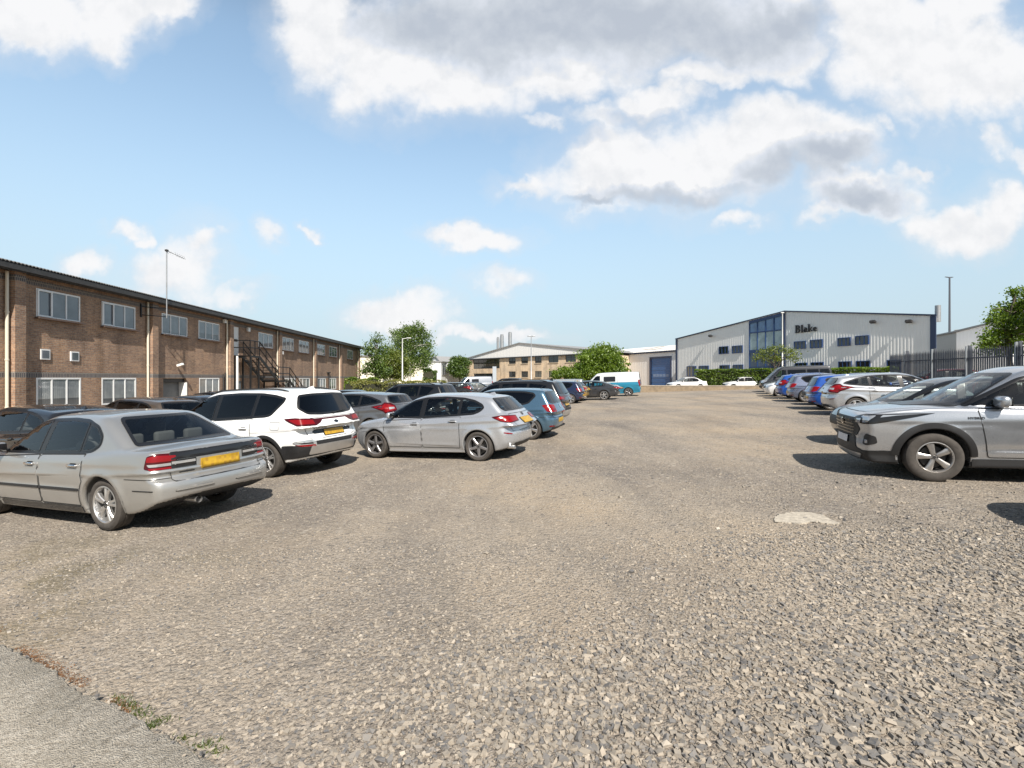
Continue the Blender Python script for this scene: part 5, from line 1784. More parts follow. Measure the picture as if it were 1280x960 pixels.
# ================================================================== ground
def gravel_material():
    m, t, b = mat('gravel')
    geo = t.node('ShaderNodeNewGeometry')
    P = geo.outputs['Position']
    big = t.noise(P, 0.22, 4, 0.6).outputs[0]
    mid = t.noise(P, 1.3, 5, 0.65).outputs[0]
    fin = t.noise(P, 55.0, 4, 0.7).outputs[0]
    v1 = t.node('ShaderNodeTexVoronoi', ins={'Vector': P, 'Scale': 30.0, 'Randomness': 1.0})
    v2 = t.node('ShaderNodeTexVoronoi', ins={'Vector': P, 'Scale': 75.0, 'Randomness': 1.0})
    s1 = t.node('ShaderNodeSeparateColor', ins={0: v1.outputs['Color']})
    s2 = t.node('ShaderNodeSeparateColor', ins={0: v2.outputs['Color']})
    stone = t.ramp(s1.outputs[0], [(0.0, (0.13, 0.125, 0.12)), (0.35, (0.24, 0.215, 0.185)), (0.7, (0.33, 0.29, 0.24)), (1.0, (0.46, 0.42, 0.37))])
    chip = t.ramp(s2.outputs[0], [(0.0, (0.16, 0.14, 0.12)), (0.4, (0.28, 0.24, 0.19)), (0.8, (0.38, 0.33, 0.27)), (1.0, (0.48, 0.44, 0.38))])
    dust = t.ramp(fin, [(0.25, (0.22, 0.187, 0.147)), (0.55, (0.355, 0.308, 0.25)), (0.8, (0.46, 0.405, 0.335))])
    f1 = t.mapr(mid, 0.44, 0.60, 0.25, 0.85)
    c = t.mix(f1, chip, stone)
    f2 = t.mapr(t.math('ADD', big, t.math('MULTIPLY', mid, 0.35)), 0.56, 0.78, 0.05, 0.75)
    c = t.mix(f2, c, dust)
    # tyre-worn greyer lane up the middle and brownish edges
    tint = t.ramp(big, [(0.32, (0.78, 0.78, 0.80)), (0.5, (0.97, 0.95, 0.93)), (0.68, (1.12, 1.04, 0.93))])
    c = t.mix(1.0, c, tint, 'MULTIPLY')
    # darker scuffed drifts drawn out along the aisle
    mp = t.node('ShaderNodeMapping', ins={0: P, 2: (0, 0, R_(-20)), 3: (1.0, 0.28, 1.0)})
    dr = t.noise(mp.outputs[0], 0.55, 5, 0.65).outputs[0]
    c = t.mix(1.0, c, t.ramp(dr, [(0.34, (0.70, 0.70, 0.72)), (0.52, (0.98, 0.97, 0.96)), (0.7, (1.1, 1.07, 1.02))]), 'MULTIPLY')
    # single pale and dark chips that still read from far off
    v3 = t.node('ShaderNodeTexVoronoi', ins={'Vector': P, 'Scale': 13.0, 'Randomness': 1.0})
    s3 = t.node('ShaderNodeSeparateColor', ins={0: v3.outputs['Color']})
    dot = t.math('LESS_THAN', v3.outputs['Distance'], t.math('MULTIPLY_ADD', s3.outputs[1], 0.34, 0.10))
    cc = t.ramp(s3.outputs[0], [(0.0, (0.09, 0.085, 0.085)), (0.3, (0.20, 0.18, 0.155)), (0.65, (0.34, 0.30, 0.25)), (1.0, (0.42, 0.375, 0.315))])
    c = t.mix(t.math('MULTIPLY', dot, t.mapr(t.vmath('LENGTH', P).outputs['Value'], 5.0, 10.0, 0.35, 0.9)), c, cc)
    # faint wheel lines worn along the aisle
    mp2 = t.node('ShaderNodeMapping', ins={0: P, 2: (0, 0, R_(-20))})
    sp2 = t.node('ShaderNodeSeparateXYZ', ins={0: t.vmath('ADD', mp2.outputs[0], t.vmath('SCALE', t.noise(P, 0.25, 2, 0.5).outputs['Color'], scale=2.6).outputs[0]).outputs[0]})
    wl = t.math('SINE', t.math('MULTIPLY', sp2.outputs[0], 3.9))
    c = t.mix(t.math('MULTIPLY', t.mapr(wl, 0.55, 0.95), t.mapr(mid, 0.40, 0.6, 0.05, 0.32)), c, (0.20, 0.175, 0.145, 1))
    # moss-brown patch by the saloon
    sp = t.node('ShaderNodeSeparateXYZ', ins={0: P})
    mx = t.math('MULTIPLY', t.mapr(sp.outputs[0], -2.2, -4.2), t.mapr(sp.outputs[1], 6.6, 5.0))
    mo = t.math('MULTIPLY', mx, t.mapr(mid, 0.45, 0.62))
    c = t.mix(t.math('MULTIPLY', mo, 0.55), c, (0.13, 0.105, 0.05, 1))
    t.put(b, 'Base Color', c)
    b.inputs['Roughness'].default_value = 0.92
    b.inputs['Specular IOR Level'].default_value = 0.2
    h = t.math('ADD', t.math('MULTIPLY', t.math('SUBTRACT', 0.6, v1.outputs['Distance']), 0.9), t.math('MULTIPLY', t.math('SUBTRACT', 0.6, v2.outputs['Distance']), 0.45))
    h = t.math('ADD', h, t.math('MULTIPLY', fin, 0.5))
    h = t.math('ADD', t.math('MULTIPLY', h, 0.016), t.math('MULTIPLY', mid, 0.05))
    bp = t.node('ShaderNodeBump', ins={'Strength': 1.0, 'Distance': 1.0, 'Height': h})
    t.put(b, 'Normal', bp)
    return m


GRAVEL = gravel_material()


def make_ground():
    xs = np.unique(np.concatenate([np.linspace(-900, -60, 12), np.linspace(-60, 60, 121), np.linspace(60, 900, 12)]))
    ys = np.unique(np.concatenate([np.linspace(-300, -20, 8), np.linspace(-20, 90, 111), np.linspace(90, 1500, 16)]))
    X, Y = np.meshgrid(xs, ys, indexing='ij')
    Z = ground_z(X, Y) + 0.02 * np.sin(X * 0.9 + 1) * np.sin(Y * 0.7) * np.clip(1 - np.hypot(X, Y) / 60, 0, 1)
    V = np.stack([X, Y, Z], 2).reshape(-1, 3)
    n1, n2 = len(xs), len(ys)
    i, j = np.meshgrid(np.arange(n1 - 1), np.arange(n2 - 1), indexing='ij')
    a = (i * n2 + j).ravel()
    F = np.stack([a, a + n2, a + n2 + 1, a + 1], 1)
    link('gravel_ground', fast_mesh('gravel_ground', V, F, GRAVEL, True), kind='structure')


make_ground()
gz = lambda x, y: float(ground_z(x, y) + 0.02 * np.sin(x * 0.9 + 1) * np.sin(y * 0.7) * np.clip(1 - np.hypot(x, y) / 60, 0, 1))

# concrete apron at the near left corner
CON_A, CON_B = np.array((-3.66, 3.47)), np.array((-1.30, 2.22))


def make_apron():
    m, t, b = mat('old_concrete')
    geo = t.node('ShaderNodeNewGeometry')
    P = geo.outputs['Position']
    n1 = t.noise(P, 34, 6, 0.72).outputs[0]
    n2 = t.noise(P, 2.2, 4, 0.6).outputs[0]
    v = t.node('ShaderNodeTexVoronoi', ins={'Vector': P, 'Scale': 140.0})
    sv = t.node('ShaderNodeSeparateColor', ins={0: v.outputs['Color']})
    c = t.ramp(n1, [(0.28, (0.20, 0.165, 0.12)), (0.5, (0.40, 0.355, 0.29)), (0.72, (0.54, 0.49, 0.41))])
    c = t.mix(t.mapr(sv.outputs[0], 0.8, 1.0, 0, 0.7), c, (0.13, 0.115, 0.09, 1))
    c = t.mix(t.mapr(n2, 0.45, 0.7, 0, 0.45), c, (0.21, 0.185, 0.14, 1))
    t.put(b, 'Base Color', c)
    b.inputs['Roughness'].default_value = 0.9
    h = t.math('MULTIPLY', t.math('ADD', n1, t.math('MULTIPLY', v.outputs['Distance'], -0.6)), 0.012)
    t.put(b, 'Normal', t.node('ShaderNodeBump', ins={'Strength': 1.0, 'Distance': 1.0, 'Height': h}))
    d = (CON_B - CON_A) / np.linalg.norm(CON_B - CON_A)
    back = np.array((d[1], -d[0]))      # towards the camera side
    if back[1] > 0:
        back = -back
    N = 240
    r = np.random.default_rng(3)
    ts = np.linspace(-4.0, 7.0, N)
    jit = np.convolve(r.normal(0, 0.03, N + 8), np.ones(9) / 9, 'valid') + r.normal(0, 0.008, N)
    V, F = [], []
    for k, tt in enumerate(ts):
        for (o, dz) in ((0.02 + jit[k], -0.05), (0.0 + jit[k], 0.012), (-0.012 + jit[k], 0.026 + r.normal(0, 0.002)), (-0.4, 0.034), (-4.0, 0.05)):
            p = CON_A + d * tt - back * o if False else CON_A + d * tt + back * (-o)
            V.append((p[0], p[1], gz(p[0], p[1]) + dz))
    for k in range(N - 1):
        for i in range(4):
            F.append([k * 5 + i, (k + 1) * 5 + i, (k + 1) * 5 + i + 1, k * 5 + i + 1])
    me = fast_mesh('concrete_apron', np.array(V), np.array(F)[:, ::-1] if False else np.array(F), m, True)
    o = link('concrete_slab', me, kind='structure')
    return d, back


CON_D, CON_BACK = make_apron()


def con_side(x, y):
    """>0 on the gravel, <0 on the concrete"""
    return -((x - CON_A[0]) * CON_BACK[0] + (y - CON_A[1]) * CON_BACK[1])


# loose stones lying on the lot
def vnoise(x, y, s, seed):
    """smooth value noise"""
    r = np.random.default_rng(seed)
    T = r.random((64, 64))
    x, y = x * s + 1000, y * s + 1000
    xi, yi = np.floor(x).astype(int), np.floor(y).astype(int)
    fx, fy = x - xi, y - yi
    fx, fy = fx * fx * (3 - 2 * fx), fy * fy * (3 - 2 * fy)
    g = lambda a, b: T[a % 64, b % 64]
    return (g(xi, yi) * (1 - fx) + g(xi + 1, yi) * fx) * (1 - fy) + (g(xi, yi + 1) * (1 - fx) + g(xi + 1, yi + 1) * fx) * fy


def make_stones():
    r = np.random.default_rng(11)
    v0 = np.array([(x, y, z) for x in (-1, 1) for y in (-1, 1) for z in (-1, 1)], float) * 0.78
    f0 = np.array([(0, 1, 3), (0, 3, 2), (4, 6, 7), (4, 7, 5), (0, 4, 5), (0, 5, 1), (2, 3, 7), (2, 7, 6), (0, 2, 6), (0, 6, 4), (1, 5, 7), (1, 7, 3)])
    X, Y, S = [], [], []
    for (n, y0, y1, smin_, smax_, pw) in ((120000, 2.0, 5.2, 0.003, 0.0185, 2.7), (95000, 4.6, 9.5, 0.004, 0.0165, 2.2), (52000, 9.0, 20.0, 0.006, 0.020, 2.0)):
        y = np.sqrt(r.uniform(y0 ** 2, y1 ** 2, n))
        x = r.uniform(-1.12, 1.12, n) * y
        s = smin_ + (smax_ - smin_) * r.random(n) ** pw * 1.0
        # coarser to the right and in patches, fine packed dirt to the left
        pat = vnoise(x, y, 0.75, 5) * 0.6 + vnoise(x, y, 2.3, 6) * 0.4
        lean = np.clip(0.30 + x / (y * 1.9) + (2.9 - y) * 0.10, 0.03, 0.8)
        coarse = np.clip(0.12 + 0.68 * x / y + 0.20 * (3.3 - y) + 1.3 * (pat - 0.5) + lean * 0.15, 0, 1)
        keep = r.random(n) < np.clip(0.42 + 0.62 * coarse, 0.05, 0.94)
        s = s * (0.66 + 0.62 * coarse)
        keep &= con_side(x, y) > -0.01 + 0.0 * x
        keep &= ~(((x - 4.05) / 0.42) ** 2 + ((y - 5.95) / 0.17) ** 2 < 1)
        X.append(x[keep]); Y.append(y[keep]); S.append(s[keep])
    # scattered bigger lumps, mostly to the right
    n = 900
    y = np.sqrt(r.uniform(2.1 ** 2, 8.5 ** 2, n)); x = r.uniform(-0.9, 1.12, n) * y
    k = (con_side(x, y) > 0.03) & (r.random(n) < np.clip(0.22 + 0.75 * x / y, 0.05, 1)) & ~(((x - 4.05) / 0.5) ** 2 + ((y - 5.95) / 0.25) ** 2 < 1)
    X.append(x[k]); Y.append(y[k]); S.append(r.uniform(0.014, 0.027, k.sum()))
    # a few strays on the concrete
    n = 160
    y = r.uniform(1.9, 3.6, n); x = r.uniform(-3.8, -1.0, n)
    k = (con_side(x, y) < -0.02)
    X.append(x[k]); Y.append(y[k]); S.append(r.uniform(0.003, 0.006, k.sum()))
    x, y, s = np.concatenate(X), np.concatenate(Y), np.concatenate(S)
    n = len(x)
    sc = np.stack([r.uniform(0.7, 1.7, n), r.uniform(0.55, 1.1, n), r.uniform(0.45, 0.95, n)], 1) * s[:, None]
    V = v0[None] * (1 + r.uniform(-0.55, 0.25, (n, 8, 3)))
    V = V * sc[:, None, :]
    # random tilt then heading
    tx = r.normal(0, 0.38, n); a = r.uniform(0, 6.283, n)
    ct, st = np.cos(tx)[:, None], np.sin(tx)[:, None]
    y1, z1 = V[:, :, 1] * ct - V[:, :, 2] * st, V[:, :, 1] * st + V[:, :, 2] * ct
    ca, sa = np.cos(a)[:, None], np.sin(a)[:, None]
    x2, y2 = V[:, :, 0] * ca - y1 * sa, V[:, :, 0] * sa + y1 * ca
    z = np.array(ground_z(x, y)) + 0.02 * np.sin(x * 0.9 + 1) * np.sin(y * 0.7) * np.clip(1 - np.hypot(x, y) / 60, 0, 1)
    z = z + np.where(con_side(x, y) < 0, 0.04, 0.0)
    W = np.stack([x2 + x[:, None], y2 + y[:, None], z1 + z[:, None] + s[:, None] * r.uniform(-0.05, 0.25, n)[:, None]], 2).reshape(-1, 3)
    F = (f0[None] + (np.arange(n) * 8)[:, None, None]).reshape(-1, 3)
    m, t, b = mat('loose_stone')
    geo = t.node('ShaderNodeNewGeometry')
    c = t.ramp(geo.outputs['Random Per Island'], [(0.0, (0.10, 0.10, 0.104)), (0.22, (0.18, 0.172, 0.165)), (0.5, (0.26, 0.23, 0.192)), (0.78, (0.33, 0.285, 0.23)), (0.97, (0.375, 0.325, 0.265)), (1.0, (0.44, 0.395, 0.335))])
    nn = t.noise(geo.outputs['Position'], 90, 4, 0.65).outputs[0]
    c = t.mix(t.mapr(nn, 0.4, 0.75, 0, 0.5), c, (0.27, 0.225, 0.17, 1))
    t.put(b, 'Base Color', c)
    b.inputs['Roughness'].default_value = 0.85
    b.inputs['Specular IOR Level'].default_value = 0.25
    t.put(b, 'Normal', t.node('ShaderNodeBump', ins={'Strength': 0.5, 'Distance': 0.004, 'Height': nn}))
    link('gravel_stones', fast_mesh('gravel_stones', W, F, m), kind='stuff', label='loose grey and buff stones over the car park')
    print('stones', n)


make_stones()

# pale worn patch of concrete showing through the gravel
def make_patch():
    mb = MB()
    m = simple('pale_concrete', (0.39, 0.345, 0.28), 0.9, var=0.3, vscale=14, bump=0.4, bscale=60)
    px = [(967, 654), (970, 646), (984, 643), (1004, 642.5), (1022, 644), (1036, 649), (1049, 657.5), (1036, 657), (1024, 654.5), (1010, 653.5), (998, 657), (984, 655)]
    pts = []
    r = np.random.default_rng(4)
    P = []
    for (a_, b_) in px:
        a, b = (a_ - 640) / F_PX, (b_ - HORIZ) / F_PX
        D = CAM_Z / (b + 0.034 * a)
        P.append((a * D, D))
    P = rounded(ccw(P), 0.08, 5)
    P = P + r.normal(0, 0.012, P.shape)
    top = [(p[0], p[1], gz(*p) + 0.012) for p in P]
    n = len(P)
    mb.add(top + [(p[0] * 1.0, p[1], gz(*p) - 0.03) for p in P], [list(range(n))] + [[i, n + i, n + (i + 1) % n, (i + 1) % n] for i in range(n)], m)
    mb.build('concrete_patch', kind='structure', label='pale bare concrete patch in the gravel near the off-roader')


make_patch()
# ================================================================== buildings
class Frame:
    """a facade line from P0 to P1 in plan: local x along it, local -y outwards (to the viewer's side), z up from z0"""
    def __init__(self, P0, P1, z0):
        self.p0 = np.array(P0, float)
        d = np.array(P1, float) - self.p0
        self.len = float(np.linalg.norm(d))
        self.d = d / self.len
        self.z0 = z0

    def s(self, px):
        a = (px - 640.0) / F_PX
        return (a * self.p0[1] - self.p0[0]) / (self.d[0] - a * self.d[1])

    def D(self, px):
        return self.p0[1] + self.s(px) * self.d[1]

    def z(self, px, py):
        return CAM_Z + (HORIZ - py) * self.D(px) / F_PX - self.z0

    def root(self, name, label, cat='building', group=None):
        return empty(name, (self.p0[0], self.p0[1], self.z0), math.atan2(self.d[1], self.d[0]), label, cat, group)


def wall_open(mb, u0, u1, z0, z1, ops, m, y=0.0, rev=0.09, mrev=None):
    """wall face at local y with real openings (u0,u1,z0,z1) and reveals going back"""
    us = sorted({u0, u1, *[o[0] for o in ops], *[o[1] for o in ops]})
    zs = sorted({z0, z1, *[o[2] for o in ops], *[o[3] for o in ops]})
    us = [u for u in us if u0 <= u <= u1]
    zs = [z for z in zs if z0 <= z <= z1]
    for i in range(len(us) - 1):
        for j in range(len(zs) - 1):
            cu, cz = (us[i] + us[i + 1]) / 2, (zs[j] + zs[j + 1]) / 2
            if any(o[0] < cu < o[1] and o[2] < cz < o[3] for o in ops):
                continue
            mb.add([(us[i], y, zs[j]), (us[i + 1], y, zs[j]), (us[i + 1], y, zs[j + 1]), (us[i], y, zs[j + 1])], [[0, 1, 2, 3]], m)
    mr = mrev or m
    for (a, b, c, d) in ops:
        q = [(a, y, c), (b, y, c), (b, y, d), (a, y, d), (a, y + rev, c), (b, y + rev, c), (b, y + rev, d), (a, y + rev, d)]
        mb.add(q, [[0, 4, 5, 1], [1, 5, 6, 2], [2, 6, 7, 3], [3, 7, 4, 0]], mr)


def window_part(root, u0, u1, z0, z1, fm, gm, n=3, y=0.05, fw=0.06, opener=None, sill=None, name='window', bars=(), parent_is=None, fd=0.06):
    """frame with its pane as a child"""
    mb = MB()
    mb.box2((u0, y - fd / 2, z0), (u0 + fw, y + fd / 2, z1), fm)
    mb.box2((u1 - fw, y - fd / 2, z0), (u1, y + fd / 2, z1), fm)
    mb.box2((u0 + fw, y - fd / 2, z0), (u1 - fw, y + fd / 2, z0 + fw), fm)
    mb.box2((u0 + fw, y - fd / 2, z1 - fw), (u1 - fw, y + fd / 2, z1), fm)
    for k in range(1, n):
        u = u0 + (u1 - u0) * k / n
        mb.box2((u - fw * 0.5, y - fd / 2 + 0.004, z0 + fw), (u + fw * 0.5, y + fd / 2 - 0.004, z1 - fw), fm)
    for zb in bars:
        mb.box2((u0 + fw, y - fd / 2 + 0.008, zb - fw * 0.35), (u1 - fw, y + fd / 2 - 0.008, zb + fw * 0.35), fm)
    if opener is not None:
        a = u0 + (u1 - u0) * opener / n + fw * 0.5
        b = u0 + (u1 - u0) * (opener + 1) / n - fw * 0.0
        o = y - fd / 2 - 0.035
        for (p, q) in (((a, z0 + 0.03), (a + fw, z1 - 0.03)), ((b - fw, z0 + 0.03), (b, z1 - 0.03)), ((a + fw, z0 + 0.03), (b - fw, z0 + 0.03 + fw)), ((a + fw, z1 - 0.03 - fw), (b - fw, z1 - 0.03))):
            mb.box2((p[0], o, p[1]), (q[0], y - fd / 2 - 0.002, q[1]), fm)
    w = mb.build(name, root)
    pm = MB()
    pm.box2((u0 + fw * 0.5, y - 0.006, z0 + fw * 0.5), (u1 - fw * 0.5, y + 0.006, z1 - fw * 0.5), gm)
    pm.build('pane', w)
    if sill:
        sm, proj, th = sill
        s_ = MB()
        s_.box2((u0 - 0.07, -proj, z0 - th), (u1 + 0.07, 0.05, z0 - 0.002), sm)
        s_.build('sill', w)
    return w


def brick_material(name, c1, c2, mortar, scale=1.0, bands=(), band_col=(0.09, 0.09, 0.10)):
    m, t, b = mat(name)
    tc = t.node('ShaderNodeTexCoord')
    s = t.node('ShaderNodeSeparateXYZ', ins={0: tc.outputs['Object']})
    u = t.math('ADD', s.outputs[0], s.outputs[1])
    v = t.node('ShaderNodeCombineXYZ', ins={0: u, 1: s.outputs[2]})
    br = t.node('ShaderNodeTexBrick', ins={'Vector': v.outputs[0], 'Color1': (*c1, 1), 'Color2': (*c2, 1), 'Mortar': (*mortar, 1), 'Scale': scale, 'Mortar Size': 0.011, 'Mortar Smooth': 0.3, 'Bias': 0.0, 'Brick Width': 0.225, 'Row Height': 0.075})
    n = t.noise(v.outputs[0], 0.7, 5, 0.6).outputs[0]
    n2 = t.noise(v.outputs[0], 14.0, 3, 0.6).outputs[0]
    c = t.mix(1.0, br.outputs[0], t.ramp(n, [(0.3, (0.74, 0.76, 0.80)), (0.55, (1.0, 1.0, 1.0)), (0.75, (1.18, 1.10, 1.0))]), 'MULTIPLY')
    c = t.mix(1.0, c, t.ramp(n2, [(0.3, (0.72, 0.70, 0.70)), (0.7, (1.2, 1.18, 1.15))]), 'MULTIPLY')
    st = t.noise(t.node('ShaderNodeMapping', ins={0: v.outputs[0], 3: (1.6, 0.18, 1.0)}).outputs[0], 1.0, 5, 0.65).outputs[0]
    c = t.mix(1.0, c, t.ramp(st, [(0.34, (0.74, 0.72, 0.70)), (0.5, (1, 1, 1)), (0.72, (1.14, 1.12, 1.1))]), 'MULTIPLY')
    for (z0, z1) in bands:
        br2 = t.node('ShaderNodeTexBrick', ins={'Vector': v.outputs[0], 'Color1': (*band_col, 1), 'Color2': (band_col[0] * 1.5, band_col[1] * 1.5, band_col[2] * 1.5, 1), 'Mortar': (*mortar, 1), 'Scale': 1.0, 'Mortar Size': 0.011, 'Brick Width': 0.075, 'Row Height': z1 - z0})
        k = t.math('MULTIPLY', t.math('GREATER_THAN', s.outputs[2], z0), t.math('LESS_THAN', s.outputs[2], z1))
        c = t.mix(k, c, br2.outputs[0])
    t.put(b, 'Base Color', c)
    b.inputs['Roughness'].default_value = 0.9
    b.inputs['Specular IOR Level'].default_value = 0.25
    t.put(b, 'Normal', t.node('ShaderNodeBump', ins={'Strength': 0.5, 'Distance': 0.006, 'Height': t.math('SUBTRACT', 1.0, br.outputs[1])}))
    return m


def pane_material(name, col, rough=0.04, blind=None):
    if name in MATS:
        return MATS[name]
    m, t, b = mat(name)
    tc = t.node('ShaderNodeTexCoord')
    s = t.node('ShaderNodeSeparateXYZ', ins={0: tc.outputs['Object']})
    n = t.noise(tc.outputs['Object'], 0.8, 3, 0.6).outputs[0]
    c = t.mix(t.mapr(n, 0.4, 0.65, 0, 1), (*col, 1), (col[0] * 0.55, col[1] * 0.57, col[2] * 0.6, 1))
    if blind:
        w = t.math('SINE', t.math('MULTIPLY', s.outputs[0], 70.0))
        c = t.mix(t.mapr(w, -0.2, 0.9, 0.0, 0.5), c, (*blind, 1))
    # blinds let down to different heights, room dark below
    oi = t.node('ShaderNodeObjectInfo')
    sg = t.node('ShaderNodeSeparateXYZ', ins={0: tc.outputs['Generated']})
    edge = t.math('SUBTRACT', t.math('MULTIPLY', oi.outputs['Random'], 1.1), 0.35)
    low = t.mapr(t.math('SUBTRACT', sg.outputs[2], edge), -0.01, 0.01, 0.72, 0.0)
    c = t.mix(low, c, (0.03, 0.035, 0.042, 1))
    c = t.mix(1.0, c, t.ramp(oi.outputs['Random'], [(0.0, (0.8, 0.8, 0.82)), (1.0, (1.25, 1.25, 1.22))]), 'MULTIPLY')
    t.put(b, 'Base Color', c)
    b.inputs['Roughness'].default_value = rough
    b.inputs['Specular IOR Level'].default_value = 0.7
    b.inputs['Coat Weight'].default_value = 0.5
    MATS[name] = m
    return m


UPVC = simple('white_upvc', (0.78, 0.78, 0.77), 0.35)
BRICK = brick_material('brown_brick', (0.42, 0.265, 0.17), (0.275, 0.17, 0.118), (0.30, 0.26, 0.215), bands=((2.34, 2.55), (6.03, 6.25)), band_col=(0.085, 0.080, 0.085))
CONCR = simple('grey_concrete', (0.33, 0.31, 0.28), 0.85, var=0.2)
BROWNSILL = simple('brown_tile_sill', (0.11, 0.075, 0.06), 0.7)
DARKMETAL = simple('dark_brown_metal', (0.045, 0.042, 0.040), 0.5, 0.2, var=0.2)
ROOFSHEET = simple('weathered_roof_sheet', (0.12, 0.115, 0.11), 0.8, var=0.3)
CREAMPIPE = simple('cream_painted_pipe', (0.66, 0.60, 0.48), 0.45)
PANE_A = pane_material('pane_grey_blind', (0.16, 0.185, 0.21))
PANE_B = pane_material('pane_light_blind', (0.34, 0.36, 0.36), blind=(0.15, 0.17, 0.18))
PANE_D = pane_material('pane_dark', (0.022, 0.026, 0.032))
BLACKSTEEL = simple('black_steel', (0.012, 0.012, 0.013), 0.45, 0.4)
WHITEPAINT = simple('white_paint', (0.78, 0.77, 0.74), 0.5, var=0.06)
GALV = simple('galvanised_steel', (0.36, 0.37, 0.38), 0.45, 0.6, var=0.15)

# ------------------------------------------------------------------ brick offices on the left
def brick_offices():
    D0, D1 = 10.5, 67.4
    X = lambda D: -18.3 - 0.041 * D
    fr = Frame((X(D0), D0), (X(D1), D1), -0.55)
    root = fr.root('brick_office_building', 'long two storey brown brick office building with white framed windows')
    Lw = fr.len
    H = 6.62
    UP = [(45, 100, 0), (127, 169, 0), (202, 234, None), (248, 274, None), (323, 341, None), (353, 367, None), (373.5, 386, None), (396, 406, None), (411.5, 421, None), (434, 441, None)]
    ops, wins = [], []
    for i, (a, b, opn) in enumerate(UP):
        u0, u1 = fr.s(a), fr.s(b)
        wins.append((u0, u1, 4.78, 5.93, opn, 'u'))
    LO = [(45, 101), (127, 170), (249, 274), (356, 369), (374, 387), (397, 407), (412, 420)]
    for (a, b) in LO:
        wins.append((fr.s(a), fr.s(b), 1.05, 2.33, None, 'l'))
    ops = [(w[0], w[1], w[2], w[3]) for w in wins]
    bay = (fr.s(204), fr.s(233), 0.0, 2.30)
    door = (fr.s(289.5), fr.s(298.5), 3.95, 5.98)
    low = (fr.s(293), fr.s(302), 0.0, 2.1)
    ops += [bay, door, low]
    mb = MB()
    wall_open(mb, 0, Lw, -0.4, H, ops, BRICK, rev=0.12)
    # ends and back
    mb.add([(Lw, 0, -0.4), (Lw, 14, -0.4), (Lw, 14, H), (Lw, 7, H + 1.3), (Lw, 0, H)], [[0, 1, 2, 3, 4]], BRICK)
    mb.add([(0, 0, -0.4), (0, 14, -0.4), (0, 14, H), (0, 7, H + 1.3), (0, 0, H)], [[4, 3, 2, 1, 0]], BRICK)
    mb.add([(0, 14, -0.4), (Lw, 14, -0.4), (Lw, 14, H), (0, 14, H)], [[3, 2, 1, 0]], BRICK)
    mb.build('wall', root)
    # pilasters
    for px in (17, 188.5, 285.5, 347.5, 392.5, 424.5, 447.5):
        u = fr.s(px)
        p = MB()
        p.box2((u - 0.22, -0.26, -0.4), (u + 0.22, -0.001, H - 0.05), BRICK)
        p.build('pilaster', root)
        d = MB()
        x = u - 0.36
        d.tube([(x, -0.10, H - 0.3), (x, -0.10, 0.0)], 0.055, CREAMPIPE, 10)
        for z in (1.2, 3.0, 4.8):
            d.lathe([(0.056, z - 0.03), (0.068, z - 0.03), (0.068, z + 0.03), (0.056, z + 0.03)], CREAMPIPE, 10, c=(x, -0.10, 0))
        d.build('downpipe', root, smooth=40)
    # roof: corrugated sheets running up from the eaves
    r = MB()
    n = int(Lw / 0.075) + 14
    us = np.linspace(-0.4, Lw + 0.25, n)
    zz = np.where(np.arange(n) % 2 == 0, 0.0, 0.045)
    V = []
    for u, z in zip(us, zz):
        V += [(u, -0.62, H - 0.02 + z), (u, 7, H + 1.36 + z), (u, 14.5, H - 0.02 + z), (u, -0.62, H - 0.045 + z)]
    F = []
    for k in range(n - 1):
        a, b = k * 4, k * 4 + 4
        F += [[a, b, b + 1, a + 1], [a + 1, b + 1, b + 2, a + 2], [a + 3, b + 3, b, a]]
    r.add(V, F, ROOFSHEET)
    r.build('roof', root)
    g = MB()
    g.box2((-0.35, -0.60, H - 0.26), (Lw + 0.2, -0.50, H - 0.06), DARKMETAL)
    g.box2((-0.35, -0.499, H - 0.30), (Lw + 0.2, -0.46, H - 0.05), DARKMETAL)
    g.box2((-0.35, -0.458, H - 0.24), (Lw + 0.2, -0.003, H - 0.20), DARKMETAL)
    g.build('gutter', root)
    v = MB()
    v.box2((Lw + 0.02, -0.6, H - 0.3), (Lw + 0.14, 0.0, H + 0.10), GALV)
    v.build('roof_verge', root)
    # windows
    for k, (u0, u1, z0, z1, opn, kd) in enumerate(wins):
        gm = PANE_A if kd == 'u' else PANE_B
        if kd == 'u':
            window_part(root, u0, u1, z0, z1, UPVC, gm, 3 if u1 - u0 > 1.2 else 2, opener=opn, y=0.02, sill=(BROWNSILL, 0.20, 0.075), fw=0.065)
        else:
            window_part(root, u0, u1, z0, z1, UPVC, gm, 3 if u1 - u0 > 1.2 else 2, y=0.02, fw=0.07)
    # loading bay
    b = MB()
    b.box2((bay[0] + 0.03, 0.42, 0), (bay[1] - 0.03, 0.46, bay[3] - 0.05), simple('grey_shutter', (0.13, 0.135, 0.14), 0.5, var=0.1))
    for z in np.arange(0.1, 2.2, 0.11):
        b.box2((bay[0] + 0.03, 0.405, z), (bay[1] - 0.03, 0.419, z + 0.07), MATS['grey_shutter'])
    b.box2((bay[0] + 0.0, 0.13, bay[3] - 0.22), (bay[1], 0.40, bay[3] - 0.003), DARKMETAL)
    b.box2((bay[0] + 0.002, 0.121, 0), (bay[0] + 0.03, 0.42, bay[3] - 0.01), DARKMETAL)
    b.box2((bay[1] - 0.07, -0.05, 0), (bay[1] - 0.005, 0.40, bay[3] - 0.23), WHITEPAINT)
    b.build('loading_door', root)
    # upstairs door
    d = MB()
    d.box2((door[0], 0.02, door[2]), (door[0] + 0.06, 0.10, door[3]), UPVC)
    d.box2((door[1] - 0.06, 0.02, door[2]), (door[1], 0.10, door[3]), UPVC)
    d.box2((door[0] + 0.06, 0.02, door[3] - 0.06), (door[1] - 0.06, 0.10, door[3]), UPVC)
